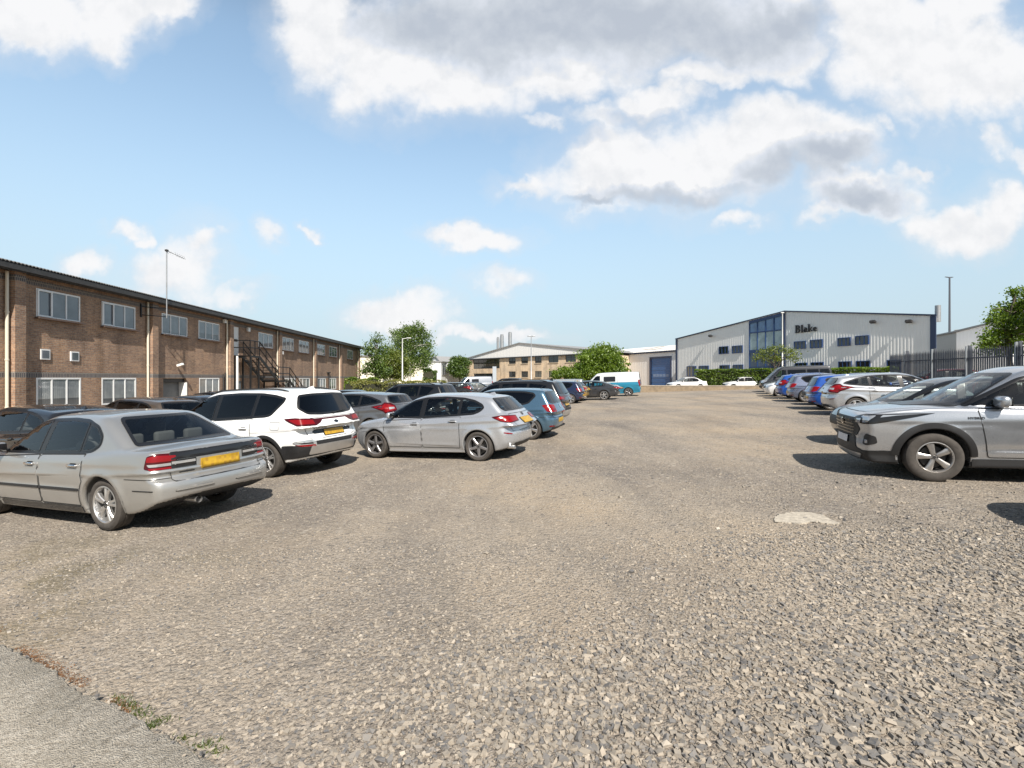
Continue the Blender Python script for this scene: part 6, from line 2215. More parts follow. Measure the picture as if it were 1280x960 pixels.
    d.box2((door[0] + 0.06, 0.04, door[2]), (door[1] - 0.06, 0.09, door[3] - 0.06), WHITEPAINT)
    dd = d.build('door', root)
    h = MB()
    h.box2((door[0] + 0.15, 0.01, door[2] + 0.98), (door[1] - 0.15, 0.035, door[2] + 1.16), DARKMETAL)
    h.build('handle', dd)
    d = MB()
    d.box2((low[0], 0.04, 0), (low[1], 0.10, low[3]), simple('grey_door', (0.20, 0.22, 0.23), 0.5))
    d.build('door', root)
    # small things on the wall
    for (px, py, w) in ((55.5, 443, 0.42), (92.5, 445.5, 0.42)):
        v = MB()
        u, z = fr.s(px), fr.z(px, py)
        v.box2((u - w / 2, -0.05, z - w / 2), (u + w / 2, -0.002, z + w / 2), UPVC)
        v.box2((u - w / 2 + 0.05, -0.058, z - w / 2 + 0.05), (u + w / 2 - 0.05, -0.051, z + w / 2 - 0.05), PANE_A)
        v.build('wall_vent', root)
    for (px, py, s_) in ((308.5, 412, 0.30), (351, 441, 0.26), (278.5, 401.5, 0.24)):
        v = MB()
        u, z = fr.s(px), fr.z(px, py)
        v.box2((u - s_ / 2, -0.20, z - s_ * 0.5), (u + s_ / 2, -0.05, z + s_ * 0.5), WHITEPAINT)
        v.box2((u - 0.04, -0.05, z - 0.05), (u + 0.04, -0.002, z + 0.05), DARKMETAL)
        v.build('flood_light', root)
    v = MB()
    u, z = fr.s(220), fr.z(220, 456)
    v.box((u, -0.24, z), (0.14, 0.34, 0.12), WHITEPAINT, Matrix.Rotation(R_(-18), 3, 'X'))
    v.bar((u, -0.2, z + 0.02), (u + 0.12, -0.002, z - 0.1), 0.04, 0.04, WHITEPAINT)
    v.build('security_camera', root)
    v = MB()
    u = fr.s(285) + 0.45
    v.tube([(u, -0.40, 3.9), (u, -0.40, 0)], 0.075, WHITEPAINT, 12)
    v.build('soil_pipe', root, smooth=40)
    for k, px in enumerate((278, 280.5, 283)):
        v = MB()
        u = fr.s(px)
        v.tube([(u, -0.07, 2.6 + 0.1 * k), (u, -0.07, 0)], 0.045, DARKMETAL, 8)
        v.build('waste_pipe', root, smooth=40)
    v = MB()
    u = fr.s(410)
    v.tube([(u, -0.1, 3.0), (u, -0.1, 0)], 0.06, DARKMETAL, 8)
    v.box2((u - 0.45, -0.16, 2.9), (u + 0.45, -0.02, 3.02), DARKMETAL)
    v.build('waste_pipe', root, smooth=40)
    return fr, root


BRFR, BROOT = brick_offices()


# ------------------------------------------------------------------ fire stair
def fire_stair():
    fr = BRFR
    root = empty('fire_escape_stair', (fr.p0[0], fr.p0[1], fr.z0), math.atan2(fr.d[1], fr.d[0]), 'black steel fire escape stair against the brick office wall', 'stair')
    s0 = lambda D: (D - fr.p0[1]) / fr.d[1]
    a0, a1 = s0(34.2), s0(35.6)
    y0, y1 = -1.35, -0.12
    zl, zm = 3.92, 2.15
    b0, b1 = s0(38.7), s0(40.9)
    c1 = s0(44.7)
    def grating(mb, u0, u1, ya, yb, z):
        mb.box2((u0, ya, z - 0.14), (u1, ya + 0.05, z), BLACKSTEEL)
        mb.box2((u0, yb - 0.05, z - 0.14), (u1, yb, z), BLACKSTEEL)
        for u in np.arange(u0, u1, 0.09):
            mb.box2((u, ya + 0.05, z - 0.035), (u + 0.045, yb - 0.05, z - 0.002), BLACKSTEEL)
    mb = MB(); grating(mb, a0, a1, y0, y1, zl); mb.build('landing', root)
    mb = MB(); grating(mb, b0, b1, y0, y1, zm); mb.build('landing', root)
    def flight(u0, z0, u1, z1):
        mb = MB()
        for y in (y0 + 0.02, y1 - 0.02):
            mb.bar((u0, y, z0 - 0.08), (u1, y, z1 - 0.08), 0.03, 0.24, BLACKSTEEL)
        n = int(round((z0 - z1) / 0.19))
        for k in range(1, n):
            t = k / n
            u, z = u0 + (u1 - u0) * t, z0 + (z1 - z0) * t
            mb.box2((u - 0.13, y0 + 0.05, z - 0.04), (u + 0.13, y1 - 0.05, z), simple('worn_tread', (0.16, 0.12, 0.09), 0.6, 0.3))
        mb.build('flight', root)
    flight(a1, zl, b0, zm)
    flight(b1, zm, c1, 0.0)
    def rail(pts, posts):
        mb = MB()
        for h in (1.05, 0.55):
            mb.tube([(p[0], p[1], p[2] + h) for p in pts], 0.040, BLACKSTEEL, 6)
        for p in posts:
            mb.tube([p, (p[0], p[1], p[2] + 1.05)], 0.036, BLACKSTEEL, 6)
        mb.build('handrail', root, smooth=50)
    L = lambda u0, z0, u1, z1, t: (u0 + (u1 - u0) * t, z0 + (z1 - z0) * t)
    for y in (y0 + 0.03, y1 - 0.03):
        pts = [(a0, y, zl), (a1, y, zl), (b0, y, zm), (b1, y, zm), (c1, y, 0.0)]
        if y > -0.5:
            pts = pts[1:]
        posts = [p for p in pts] + [((a0 + a1) / 2, y, zl)] * (y < -0.5)
        for t in (0.33, 0.66):
            u, z = L(a1, zl, b0, zm, t); posts.append((u, y, z))
            u, z = L(b1, zm, c1, 0.0, t); posts.append((u, y, z))
        rail(pts, posts)
    rail([(a0, y1 - 0.03, zl), (a0, y0 + 0.03, zl)], [])
    for (u, z) in ((a0 + 0.1, zl), (a1 - 0.1, zl), (b0 + 0.1, zm), (b1 - 0.1, zm)):
        for y in (y0 + 0.05, y1 - 0.06):
            mb = MB()
            mb.box2((u - 0.05, y - 0.05, 0), (u + 0.05, y + 0.05, z - 0.14), BLACKSTEEL)
            mb.build('leg', root)


fire_stair()


def aerial():
    fr = BRFR
    root = empty('aerial_mast', (fr.p0[0], fr.p0[1], fr.z0), math.atan2(fr.d[1], fr.d[0]), 'tall thin aerial mast bracketed to the brick office wall', 'aerial')
    u = fr.s(207.5) - 1.1
    mb = MB()
    mb.tube([(u, -0.75, 5.55), (u, -0.75, 9.25)], 0.030, GALV, 8)
    mb.build('pole', root, smooth=50)
    mb = MB()
    for z in (5.62, 6.05):
        mb.bar((u, -0.75, z), (u - 0.9, 0.0, z), 0.04, 0.04, BLACKSTEEL)
    mb.box2((u - 0.93, -0.05, 5.5), (u - 0.85, -0.002, 6.2), BLACKSTEEL)
    mb.build('bracket', root)
    mb = MB()
    zt = 9.2
    mb.tube([(u - 0.15, -0.75, zt), (u + 1.75, -0.60, zt - 0.02)], 0.018, GALV, 6)
    for k in range(9):
        x = u + 0.1 + k * 0.19
        L = 0.34 - 0.015 * k
        mb.tube([(x, -0.72 - L * 0.15, zt - L * 0.45), (x, -0.68 + L * 0.15, zt + L * 0.45)], 0.010, GALV, 5)
    mb.box((u, -0.75, zt), (0.14, 0.12, 0.10), DARKMETAL)
    mb.build('antenna', root)


aerial()

# ------------------------------------------------------------------ far buildings
def ribbed(mb, u0, u1, z0, ztop, m, y=0.0, pitch=0.30, depth=0.014):
    """profiled cladding: real ribs; ztop is a function of u"""
    us, ys = [], []
    u = u0
    while u < u1 - 1e-6:
        for (f, yy) in ((0.0, 0.0), (0.36, 0.0), (0.5, -depth), (0.86, -depth)):
            q = u + f * pitch
            if q < u1:
                us.append(q); ys.append(y + yy)
        u += pitch
    us.append(u1); ys.append(y)
    n = len(us)
    V = []
    for a, b in zip(us, ys):
        V += [(a, b, z0), (a, b, ztop(a))]
    F = [[2 * k, 2 * k + 2, 2 * k + 3, 2 * k + 1] for k in range(n - 1)]
    mb.add(V, F, m)


CLAD = simple('pale_grey_cladding', (0.86, 0.85, 0.82), 0.42, 0.1, var=0.05, vscale=0.3)
NAVYTRIM = simple('navy_trim', (0.03, 0.045, 0.095), 0.4, 0.1)
BLUEDOOR = simple('blue_roller_door', (0.04, 0.13, 0.33), 0.45, var=0.1)
BLUEFRAME = simple('blue_window_frame', (0.025, 0.06, 0.17), 0.4)
PANE_G = pane_material('pane_green_tint', (0.36, 0.46, 0.47))
PANE_N = pane_material('pane_blue_tint', (0.08, 0.18, 0.36))


def serif_text(mb, m, u0, z0, h, y):
    """the word on the wall in heavy serif capitals and lower case, the end letters worn thin"""
    th = 0.10
    def poly(pts):
        P = [(u0 + a * h, y, z0 + b * h) for a, b in pts]
        mb.prism(P, (0, -th, 0), m)
    def rect(a, b, c, d):
        poly([(a, b), (c, b), (c, d), (a, d)])
    def ring(cx, cz, rx, rz, tx, tz, a0=0, a1=360, n=14):
        for k in range(n):
            p, q = R_(a0 + (a1 - a0) * k / n), R_(a0 + (a1 - a0) * (k + 1) / n)
            o = [(cx + rx * math.cos(p), cz + rz * math.sin(p)), (cx + rx * math.cos(q), cz + rz * math.sin(q))]
            i = [(cx + (rx - tx) * math.cos(q), cz + (rz - tz) * math.sin(q)), (cx + (rx - tx) * math.cos(p), cz + (rz - tz) * math.sin(p))]
            poly(o + i)
    # B
    rect(0.0, 0, 0.36, 0.06); rect(0.0, 0.94, 0.36, 1.0); rect(0.08, 0.06, 0.28, 0.94)
    ring(0.36, 0.74, 0.27, 0.26, 0.17, 0.07, -90, 90); ring(0.36, 0.27, 0.33, 0.27, 0.19, 0.07, -90, 90); rect(0.28, 0.47, 0.40, 0.53)
    # l
    rect(0.80, 0, 1.10, 0.06); rect(0.86, 0.06, 1.04, 0.98); rect(0.80, 0.93, 0.86, 0.98)
    # a
    ring(1.36, 0.22, 0.18, 0.22, 0.12, 0.05, 60, 300); rect(1.42, 0.06, 1.56, 0.50); ring(1.38, 0.46, 0.18, 0.16, 0.09, 0.05, 0, 170); rect(1.56, 0.0, 1.64, 0.07)
    # k
    rect(1.72, 0, 2.00, 0.06); rect(1.77, 0.06, 1.95, 0.98); rect(1.70, 0.93, 1.77, 0.98)
    poly([(1.95, 0.26), (2.22, 0.60), (2.30, 0.60), (2.0, 0.22)]); poly([(2.02, 0.30), (2.10, 0.38), (2.36, 0.05), (2.22, 0.05)])
    # e
    ring(2.66, 0.28, 0.24, 0.28, 0.13, 0.06, 20, 330); rect(2.46, 0.27, 2.86, 0.33)


def gable_hall():
    fr = Frame((25.2, 74.6), (38.35, 44.2), 0.55)
    root = fr.root('clad_office_hall', 'pale ribbed clad hall with blue trim and a tall glazed entrance')
    L = fr.len
    ap = fr.s(982)
    z = lambda px, py: fr.z(px, py)
    zL, zA, zR = z(846.5, 424), z(982, 389.5), z(1168, 395)
    top = lambda u: zL + (zA - zL) * u / ap if u < ap else zA + (zR - zA) * (u - ap) / (L - ap)
    g0, g1 = fr.s(937), fr.s(978.5)
    mb = MB()
    ribbed(mb, 0, g0, 0, lambda u: top(u) - 0.02, CLAD)
    ribbed(mb, g1, L, 0, lambda u: top(u) - 0.02, CLAD)
    K = -14.5     # the flanks run back at a slant to the front
    mb.add([(0, 0, 0), (K, 26, 0), (K, 26, zL), (0, 0, zL)], [[0, 1, 2, 3]], CLAD)
    mb.add([(L, 0, 0), (L + K, 26, 0), (L + K, 26, zR), (L, 0, zR)], [[3, 2, 1, 0]], CLAD)
    mb.build('wall', root)
    rf = MB()
    for (a, b, c, d) in ((-0.15, zL + 0.0, ap, zA), (ap, zA, L + 0.15, zR)):
        rf.add([(a, -0.2, b), (c, -0.2, d), (c + K, 26, d), (a + K, 26, b), (a, -0.2, b + 0.12), (c, -0.2, d + 0.12), (c + K, 26, d + 0.12), (a + K, 26, b + 0.12)],
               [[0, 3, 2, 1], [4, 5, 6, 7], [0, 1, 5, 4], [1, 2, 6, 5], [3, 0, 4, 7]], NAVYTRIM)
    rf.build('roof', root)
    for (p, q, y, zz) in ((-0.16, 0.18, -0.12, zL), (L - 0.35, L + 0.10, -0.14, zR), (g1 - 0.05, g1 + 0.35, -0.16, zA - 0.03)):
        tr = MB()
        tr.box2((p, y, 0), (q, -0.04, zz), NAVYTRIM)
        tr.build('corner_trim', root)
    # glazed bay
    gl = MB()
    n = 4
    zt = lambda u: top(u) - 0.05
    for k in range(n + 1):
        u = g0 + (g1 - g0) * k / n
        gl.box2((u - 0.05, -0.08, 0), (u + 0.05, 0.06, zt(u) - 0.1), BLUEFRAME)
    for zz in (2.6, 4.75, 7.0):
        for k in range(n):
            a, b = g0 + (g1 - g0) * k / n + 0.07, g0 + (g1 - g0) * (k + 1) / n - 0.07
            gl.box2((a, -0.07, zz - (0.3 if zz == 4.75 else 0.07)), (b, 0.05, zz + 0.07), BLUEFRAME)
    gl.add([(g0, -0.1, zt(g0) - 0.35), (g1, -0.1, zt(g1) - 0.35), (g1, -0.1, zt(g1)), (g0, -0.1, zt(g0))], [[0, 1, 2, 3]], BLUEFRAME)
    gw = gl.build('glazed_bay', root)
    pn = MB()
    for k in range(n):
        a, b = g0 + (g1 - g0) * k / n, g0 + (g1 - g0) * (k + 1) / n
        pn.add([(a, 0.0, 0), (b, 0.0, 0), (b, 0.0, 4.6), (a, 0.0, 4.6)], [[0, 1, 2, 3]], PANE_N)
        pn.add([(a, 0.0, 4.6), (b, 0.0, 4.6), (b, 0.0, 7.0), (a, 0.0, 7.0)], [[0, 1, 2, 3]], PANE_G)
        pn.add([(a, 0.0, 7.0), (b, 0.0, 7.0), (b, 0.0, zt(b)), (a, 0.0, zt(a))], [[0, 1, 2, 3]], PANE_N)
    pn.build('pane', gw)
    # windows stand proud in blue frames
    UP = [((899, 911), (433, 442.5)), ((915.5, 928.5), (432, 441.5)), ((993, 1008), (426.5, 436)), ((1013, 1028.5), (424.5, 435)), ((1047.5, 1063.5), (422, 432.5)), ((1069.5, 1086.5), (419.5, 431))]
    for (a, b), (c, d) in UP:
        z0, z1 = z((a + b) / 2, d), z((a + b) / 2, c)
        window_part(root, fr.s(a), fr.s(b), z0, z1, BLUEFRAME, PANE_D, 3, y=-0.07, fw=0.075, fd=0.10)
    LO = [(859, 870.5), (874, 886), (900, 912.5), (916.5, 929.5), (994, 1009.5), (1014, 1030), (1048.5, 1065), (1070.5, 1088), (1109, 1127)]
    for (a, b) in LO:
        window_part(root, fr.s(a), fr.s(b), 1.5, 3.0, BLUEFRAME, PANE_D, 3, y=-0.07, fw=0.075, fd=0.10)
    for (px, py) in ((890.5, 420), (1094, 402.5), (1139, 402)):
        u, zz = fr.s(px), z(px, py)
        lb = MB()
        lb.box((u, -0.40, zz), (0.5, 0.30, 0.22), DARKMETAL, Matrix.Rotation(R_(-25), 3, 'X'))
        lb.bar((u, -0.3, zz), (u, -0.02, zz - 0.05), 0.06, 0.06, DARKMETAL)
        lb.build('flood_light', root)
    sg = MB()
    u0 = fr.s(994.5)
    serif_text(sg, simple('black_lettering', (0.012, 0.012, 0.014), 0.4), u0, z(1000, 416.0), z(1000, 406.2) - z(1000, 416.0), -0.05)
    sg.build('wall_lettering', root)
    # flue at the right corner
    fl = MB()
    fl.tube([(L - 0.1, 0.6, zR - 0.5), (L - 0.1, 0.6, zR + 1.0)], 0.22, GALV, 12)
    fl.build('flue', root, smooth=50)
    return fr


HALL = gable_hall()
BUFF = brick_material('buff_brick', (0.72, 0.57, 0.40), (0.66, 0.52, 0.37), (0.62, 0.53, 0.42))
STONE = simple('buff_stone_trim', (0.55, 0.46, 0.34), 0.85)
PANE_BR = pane_material('pane_bronze', (0.06, 0.052, 0.040))
DARKFRAME = simple('dark_window_frame', (0.03, 0.03, 0.033), 0.4)


def buff_offices():
    fr = Frame((-10.83, 118), (14.6, 90), -0.2)
    root = fr.root('buff_brick_offices', 'buff brick two storey offices under a white gable')
    L = fr.len
    ze = 6.6
    z = fr.z
    ops = []
    W = [(636, 644.5, 0), (651.5, 660, 0), (668.5, 677, 0), (685.5, 698, 0), (707, 720, 0)]
    rows = ((5.1, 6.4), (2.2, 3.46))
    for (a, b, k) in W:
        for (c, d) in rows:
            ops.append((fr.s(a), fr.s(b), c, d))
    ent = [(fr.s(591.5), fr.s(624.5), 4.2, 6.4), (fr.s(592), fr.s(619), 0.0, 3.1)]
    mb = MB()
    wall_open(mb, 0, L, -0.5, ze, ops + ent, BUFF, rev=0.18)
    mb.add([(L, 0, -0.5), (L, 26, -0.5), (L, 26, ze), (L, 0, ze)], [[0, 1, 2, 3]], BUFF)
    mb.add([(0, 0, -0.5), (0, 26, -0.5), (0, 26, ze), (0, 0, ze)], [[3, 2, 1, 0]], BUFF)
    mb.build('wall', root)
    for o in ops:
        window_part(root, *o, DARKFRAME, PANE_D, 2, y=0.10, fw=0.08, sill=(STONE, 0.10, 0.12), bars=(o[2] + 0.9,))
    window_part(root, *ent[0], DARKFRAME, PANE_BR, 5, y=0.12, fw=0.10, bars=(5.6,))
    window_part(root, *ent[1], DARKFRAME, PANE_D, 4, y=0.12, fw=0.10, name='entrance_door')
    # white gable with its ridge off centre, and the roof behind
    ua = fr.s(650)
    za = z(650, 429.5)
    g = MB()
    GW = simple('white_gable_sheet', (0.78, 0.77, 0.75), 0.5, var=0.04)
    ribbed(g, -0.25, ua, ze, lambda u: ze + 0.05 + (za - ze) * (u + 0.25) / (ua + 0.25), GW, y=-0.15, pitch=0.5, depth=0.010)
    ribbed(g, ua, L + 0.3, ze, lambda u: za + (ze + 0.45 - za) * (u - ua) / (L + 0.3 - ua), GW, y=-0.15, pitch=0.5, depth=0.010)
    g.build('gable', root)
    e = MB()
    e.box2((-0.3, -0.35, ze - 0.22), (L + 0.3, -0.02, ze - 0.01), DARKFRAME)
    for (a, b, c, d) in ((-0.45, ze, ua, za), (ua, za, L + 0.5, ze + 0.4)):
        e.add([(a, -0.35, b), (c, -0.35, d), (c, 26, d), (a, 26, b), (a, -0.35, b + 0.22), (c, -0.35, d + 0.22), (c, 26, d + 0.22), (a, 26, b + 0.22)],
              [[0, 3, 2, 1], [4, 5, 6, 7], [0, 1, 5, 4], [1, 2, 6, 5], [3, 0, 4, 7]], simple('grey_roof_edge', (0.25, 0.25, 0.25), 0.6))
    e.build('roof', root)
    # entrance sign board
    p = Vector((*(fr.p0 + fr.d * fr.s(622.5)), 0))
    q = fr.d
    s_ = empty('entrance_sign', (p.x + q[1] * 1.0, p.y - q[0] * 1.0 - 0.6, gz(p.x, p.y)), 0, 'tall white sign panel beside the glazed entrance of the buff offices', 'sign')
    b = MB()
    b.box2((-0.42, -0.1, 0.3), (0.42, 0.1, 4.5), simple('white_sign', (0.36, 0.40, 0.44), 0.35))
    b.build('sign_panel', s_)
    b = MB()
    for x in (-0.32, 0.32):
        b.box2((x - 0.06, -0.06, -0.3), (x + 0.06, 0.06, 0.3), GALV)
    b.build('post', s_)
    return fr


BUFFR = buff_offices()
# three steel flues behind the gable
for k, (x0, x1, yt, lab) in enumerate(((620.8, 624.2, 421.5, 'shortest steel flue, leftmost of three behind the white gable'), (625.2, 629.6, 418, 'fat middle steel flue between its two neighbours behind the gable'), (635.3, 639.8, 415, 'tallest steel flue, set apart to the right behind the white gable'))):
    D = 124.0
    a, b = at(x0, yt, D), at(x1, yt, D)
    c = (a + b) / 2
    mb = MB()
    r = (b.x - a.x) / 2
    mb.lathe([(r, -0.6), (r, c.z - 0.3), (r * 0.86, c.z - 0.25), (r * 0.86, c.z), (0.01, c.z)], GALV, 14)
    for zz in np.arange(5, c.z - 0.6, 1.5):
        mb.lathe([(r, zz), (r * 1.06, zz + 0.02), (r * 1.06, zz + 0.12), (r, zz + 0.14)], GALV, 14)
    o = mb.build('steel_flue', smooth=40, label=lab, cat='flue', group='steel flues behind the gable')
    o.location = (c.x, c.y, 0)


def white_warehouse():
    fr = Frame((20.6, 104), (29.6, 86), 0.3)
    root = fr.root('white_warehouse', 'low white clad warehouse with a blue roller door')
    L = fr.len
    ze = fr.z(810, 440.2)
    d0, d1 = fr.s(813.3), fr.s(838.3)
    dz = fr.z(825, 447.5)
    ops = [(d0, d1, 0, dz)]
    m = simple('white_cladding', (0.74, 0.75, 0.76), 0.45, var=0.05, vscale=0.4)
    mb = MB()
    ribbed(mb, 0, d0, 0, lambda u: ze, m, pitch=0.5)
    ribbed(mb, d1, L, 0, lambda u: ze, m, pitch=0.5)
    ribbed(mb, d0, d1, dz, lambda u: ze, m, pitch=0.5)
    mb.add([(L, 0, 0), (L, 30, 0), (L, 30, ze), (L, 0, ze)], [[0, 1, 2, 3]], m)
    mb.add([(0, 0, 0), (0, 30, 0), (0, 30, ze), (0, 0, ze)], [[3, 2, 1, 0]], m)
    mb.build('wall', root)
    d = MB()
    n = 14
    for k in range(n):
        z0 = dz * k / n
        d.box2((d0 + 0.1, 0.10 + 0.02 * (k % 2), z0), (d1 - 0.1, 0.18, z0 + dz / n - 0.01), BLUEDOOR)
    dd = d.build('roller_door', root)
    d = MB()
    for k in range(5):
        u = d0 + 0.5 + (d1 - d0 - 1.0) * k / 5
        d.box2((u + 0.06, 0.085, 1.75), (u + (d1 - d0 - 1.0) / 5 - 0.06, 0.099, 2.25), simple('pale_blue_pane', (0.16, 0.26, 0.45), 0.2))
    d.build('pane', dd)
    t = MB()
    t.box2((d0 - 0.25, -0.12, 0), (d0, 0.0, dz + 0.25), NAVYTRIM)
    t.box2((d1, -0.12, 0), (d1 + 0.25, 0.0, dz + 0.25), NAVYTRIM)
    t.box2((d0, -0.12, dz), (d1, 0.0, dz + 0.25), NAVYTRIM)
    t.box2((L - 0.05, -0.15, 0), (L + 0.25, 0.2, ze), NAVYTRIM)
    t.box2((-0.2, -0.25, ze - 0.25), (L + 0.3, -0.06, ze + 0.05), NAVYTRIM)
    t.build('door_trim', root)
    r = MB()
    RW = simple('pale_roof_sheet', (0.66, 0.64, 0.60), 0.6, var=0.12, vscale=0.25)
    def rz(y):
        return ze + 0.06 + y * 0.14
    n = 60
    us = np.linspace(-14, L + 0.3, n * 2)
    V = []
    for k, u in enumerate(us):
        o = 0.0 if k % 2 else 0.05
        V += [(u, -0.3, rz(-0.3) + o), (u, 17, rz(17) + o), (u, 32, rz(2) + o)]
    F = []
    for k in range(len(us) - 1):
        F += [[3 * k, 3 * k + 3, 3 * k + 4, 3 * k + 1], [3 * k + 1, 3 * k + 4, 3 * k + 5, 3 * k + 2]]
    r.add(V, F, RW)
    ro = r.build('roof', root)
    sk = MB()
    for (u, y) in ((-8, 6), (-3, 4), (2, 6.5), (7, 4.5), (12, 7), (0, 12), (8, 12), (15, 11.5)):
        sk.add([(u, y, rz(y) + 0.09), (u + 1.6, y, rz(y) + 0.09), (u + 1.6, y + 3.2, rz(y + 3.2) + 0.09), (u, y + 3.2, rz(y + 3.2) + 0.09)], [[0, 1, 2, 3]], simple('dull_rooflight', (0.33, 0.27, 0.20), 0.5))
    sk.build('rooflight', ro)
    w = MB()
    w.add([(-14, 0.05, 0), (0, 0.05, 0), (0, 0.05, ze), (-14, 0.05, ze)], [[0, 1, 2, 3]], m)
    w.build('side_wall', root)


white_warehouse()


def plain_hall(name, label, P0, P1, z0, ze, za, m, ua=0.5, depth=20, band=None, roofm=None, pitch=0.5):
    fr = Frame(P0, P1, z0)
    root = fr.root(name, label)
    L = fr.len
    a = L * ua
    top = lambda u: ze + (za - ze) * (u / a if u < a else (L - u) / (L - a))
    mb = MB()
    ribbed(mb, 0, L, 0, top, m, pitch=pitch)
    mb.add([(L, 0, 0), (L, depth, 0), (L, depth, ze), (L, 0, ze)], [[0, 1, 2, 3]], m)
    mb.add([(0, 0, 0), (0, depth, 0), (0, depth, ze), (0, 0, ze)], [[3, 2, 1, 0]], m)
    mb.build('wall', root)
    r = MB()
    rm = roofm or simple('grey_roof_edge', (0.25, 0.25, 0.25), 0.6)
    for (p, b, c, d) in ((-0.2, ze, a, za), (a, za, L + 0.2, ze)):
        r.add([(p, -0.3, b), (c, -0.3, d), (c, depth, d), (p, depth, b), (p, -0.3, b + 0.2), (c, -0.3, d + 0.2), (c, depth, d + 0.2), (p, depth, b + 0.2)],
              [[0, 3, 2, 1], [4, 5, 6, 7], [0, 1, 5, 4], [1, 2, 6, 5], [3, 0, 4, 7]], rm)
    r.build('roof', root)
    if band:
        for (u0, u1, b0, b1) in band:
            window_part(root, u0, u1, b0, b1, GALV, simple('dark_glazing_band', (0.10, 0.11, 0.125), 0.3), max(1, int((u1 - u0) / 2.5)), y=-0.10, fw=0.10, fd=0.12)
    return fr


LIGHTGREY = simple('light_grey_sheet', (0.60, 0.61, 0.61), 0.5, var=0.06, vscale=0.4)
CREAM = simple('cream_render', (0.74, 0.69, 0.56), 0.7, var=0.05, vscale=0.5)
p = lambda px, D: ((px - 640) * D / F_PX, D)
plain_hall('grey_workshop', 'pale grey workshop with a dark window band behind the birch', p(519, 118), p(550.5, 112), -0.5, 6.0, 7.2, LIGHTGREY, ua=0.85, band=((1.0, 3.9, 3.4, 5.2), (4.2, 6.2, 3.4, 5.2)))
plain_hall('grey_store_shed', 'smaller pale grey shed right of the workshop with slate coloured upper panels', p(551.5, 108), p(568, 125), -0.5, 5.9, 5.9, LIGHTGREY, ua=0.5, band=((0.8, 9.0, 3.0, 5.2), (10, 16.0, 3.0, 5.2)))
plain_hall('cream_unit', 'cream rendered unit beyond the end of the brick offices', p(440, 96), p(531, 104), -0.5, 6.6, 6.7, CREAM, ua=0.5, band=((0.8, 4.5, 0.6, 1.9), (6, 9, 0.6, 1.9)), pitch=3.0)
plain_hall('white_shed', 'white ribbed shed behind the palisade fence', p(1195.5, 66), p(1262, 60), 0.6, at(1196, 415.5, 66).z - 0.6, at(1232, 404, 62).z - 0.6, simple('white_ribbed_sheet', (0.80, 0.80, 0.80), 0.45), ua=0.75, depth=14, pitch=0.45)
plain_hall('grey_lean_to', 'grey lean-to block between the clad hall and the white shed', p(1168, 78), p(1196.5, 69), 0.6, at(1171, 420, 77).z - 0.6, at(1192, 416, 70).z - 0.6, simple('drab_sheet', (0.42, 0.41, 0.38), 0.6, var=0.1), ua=0.98, depth=8)
# ================================================================== road, walls, fence, lamps
ASPH = simple('asphalt', (0.075, 0.073, 0.07), 0.9, var=0.2, vscale=3, bump=0.3, bscale=90)
def road():
    mb = MB()
    xs = np.linspace(-30, 60, 60)
    V, F = [], []
    for x in xs:
        y0 = 50.5 + 0.10 * (x - 16)
        for (dy, dz) in ((0, 0.012), (7.5, 0.016)):
            V.append((x, y0 + dy, float(ground_z(x, y0)) + dz))
    for k in range(len(xs) - 1):
        F.append([2 * k, 2 * k + 2, 2 * k + 3, 2 * k + 1])
    mb.add(V, F, ASPH)
    mb.build('road', kind='structure')
    kb = MB()
    for k in range(len(xs) - 1):
        x0, x1 = xs[k], xs[k + 1]
        y0, y1 = 58.0 + 0.10 * (x0 - 16), 58.0 + 0.10 * (x1 - 16)
        kb.bar((x0, y0 + 0.08, float(ground_z(x0, y0)) + 0.04), (x1, y1 + 0.08, float(ground_z(x1, y1)) + 0.04), 0.15, 0.20, CONCR)
    kb.build('kerb', kind='structure')
road()

WALLM = simple('buff_block_wall', (0.24, 0.185, 0.125), 0.9, var=0.25, vscale=2.5, bump=0.5, bscale=25)
def low_wall():
    mb = MB()
    A, B = at(800, 484, 46.5), at(955, 484, 45.0)
    n = 24
    for k in range(n):
        p, q = A.lerp(B, k / n), A.lerp(B, (k + 1) / n)
        zt = 1.02
        zb = min(gz(p.x, p.y), gz(q.x, q.y)) - 0.1
        mb.bar((p.x, p.y, (zt + zb) / 2), (q.x, q.y, (zt + zb) / 2), 0.3, zt - zb, WALLM)
    mb.bar((A.x, A.y, 1.055), (B.x, B.y, 1.055), 0.36, 0.07, simple('stone_coping', (0.36, 0.31, 0.25), 0.9, var=0.2))
    mb.build('low_wall', label='low buff block wall closing the far end of the gravel car park', cat='wall')
low_wall()


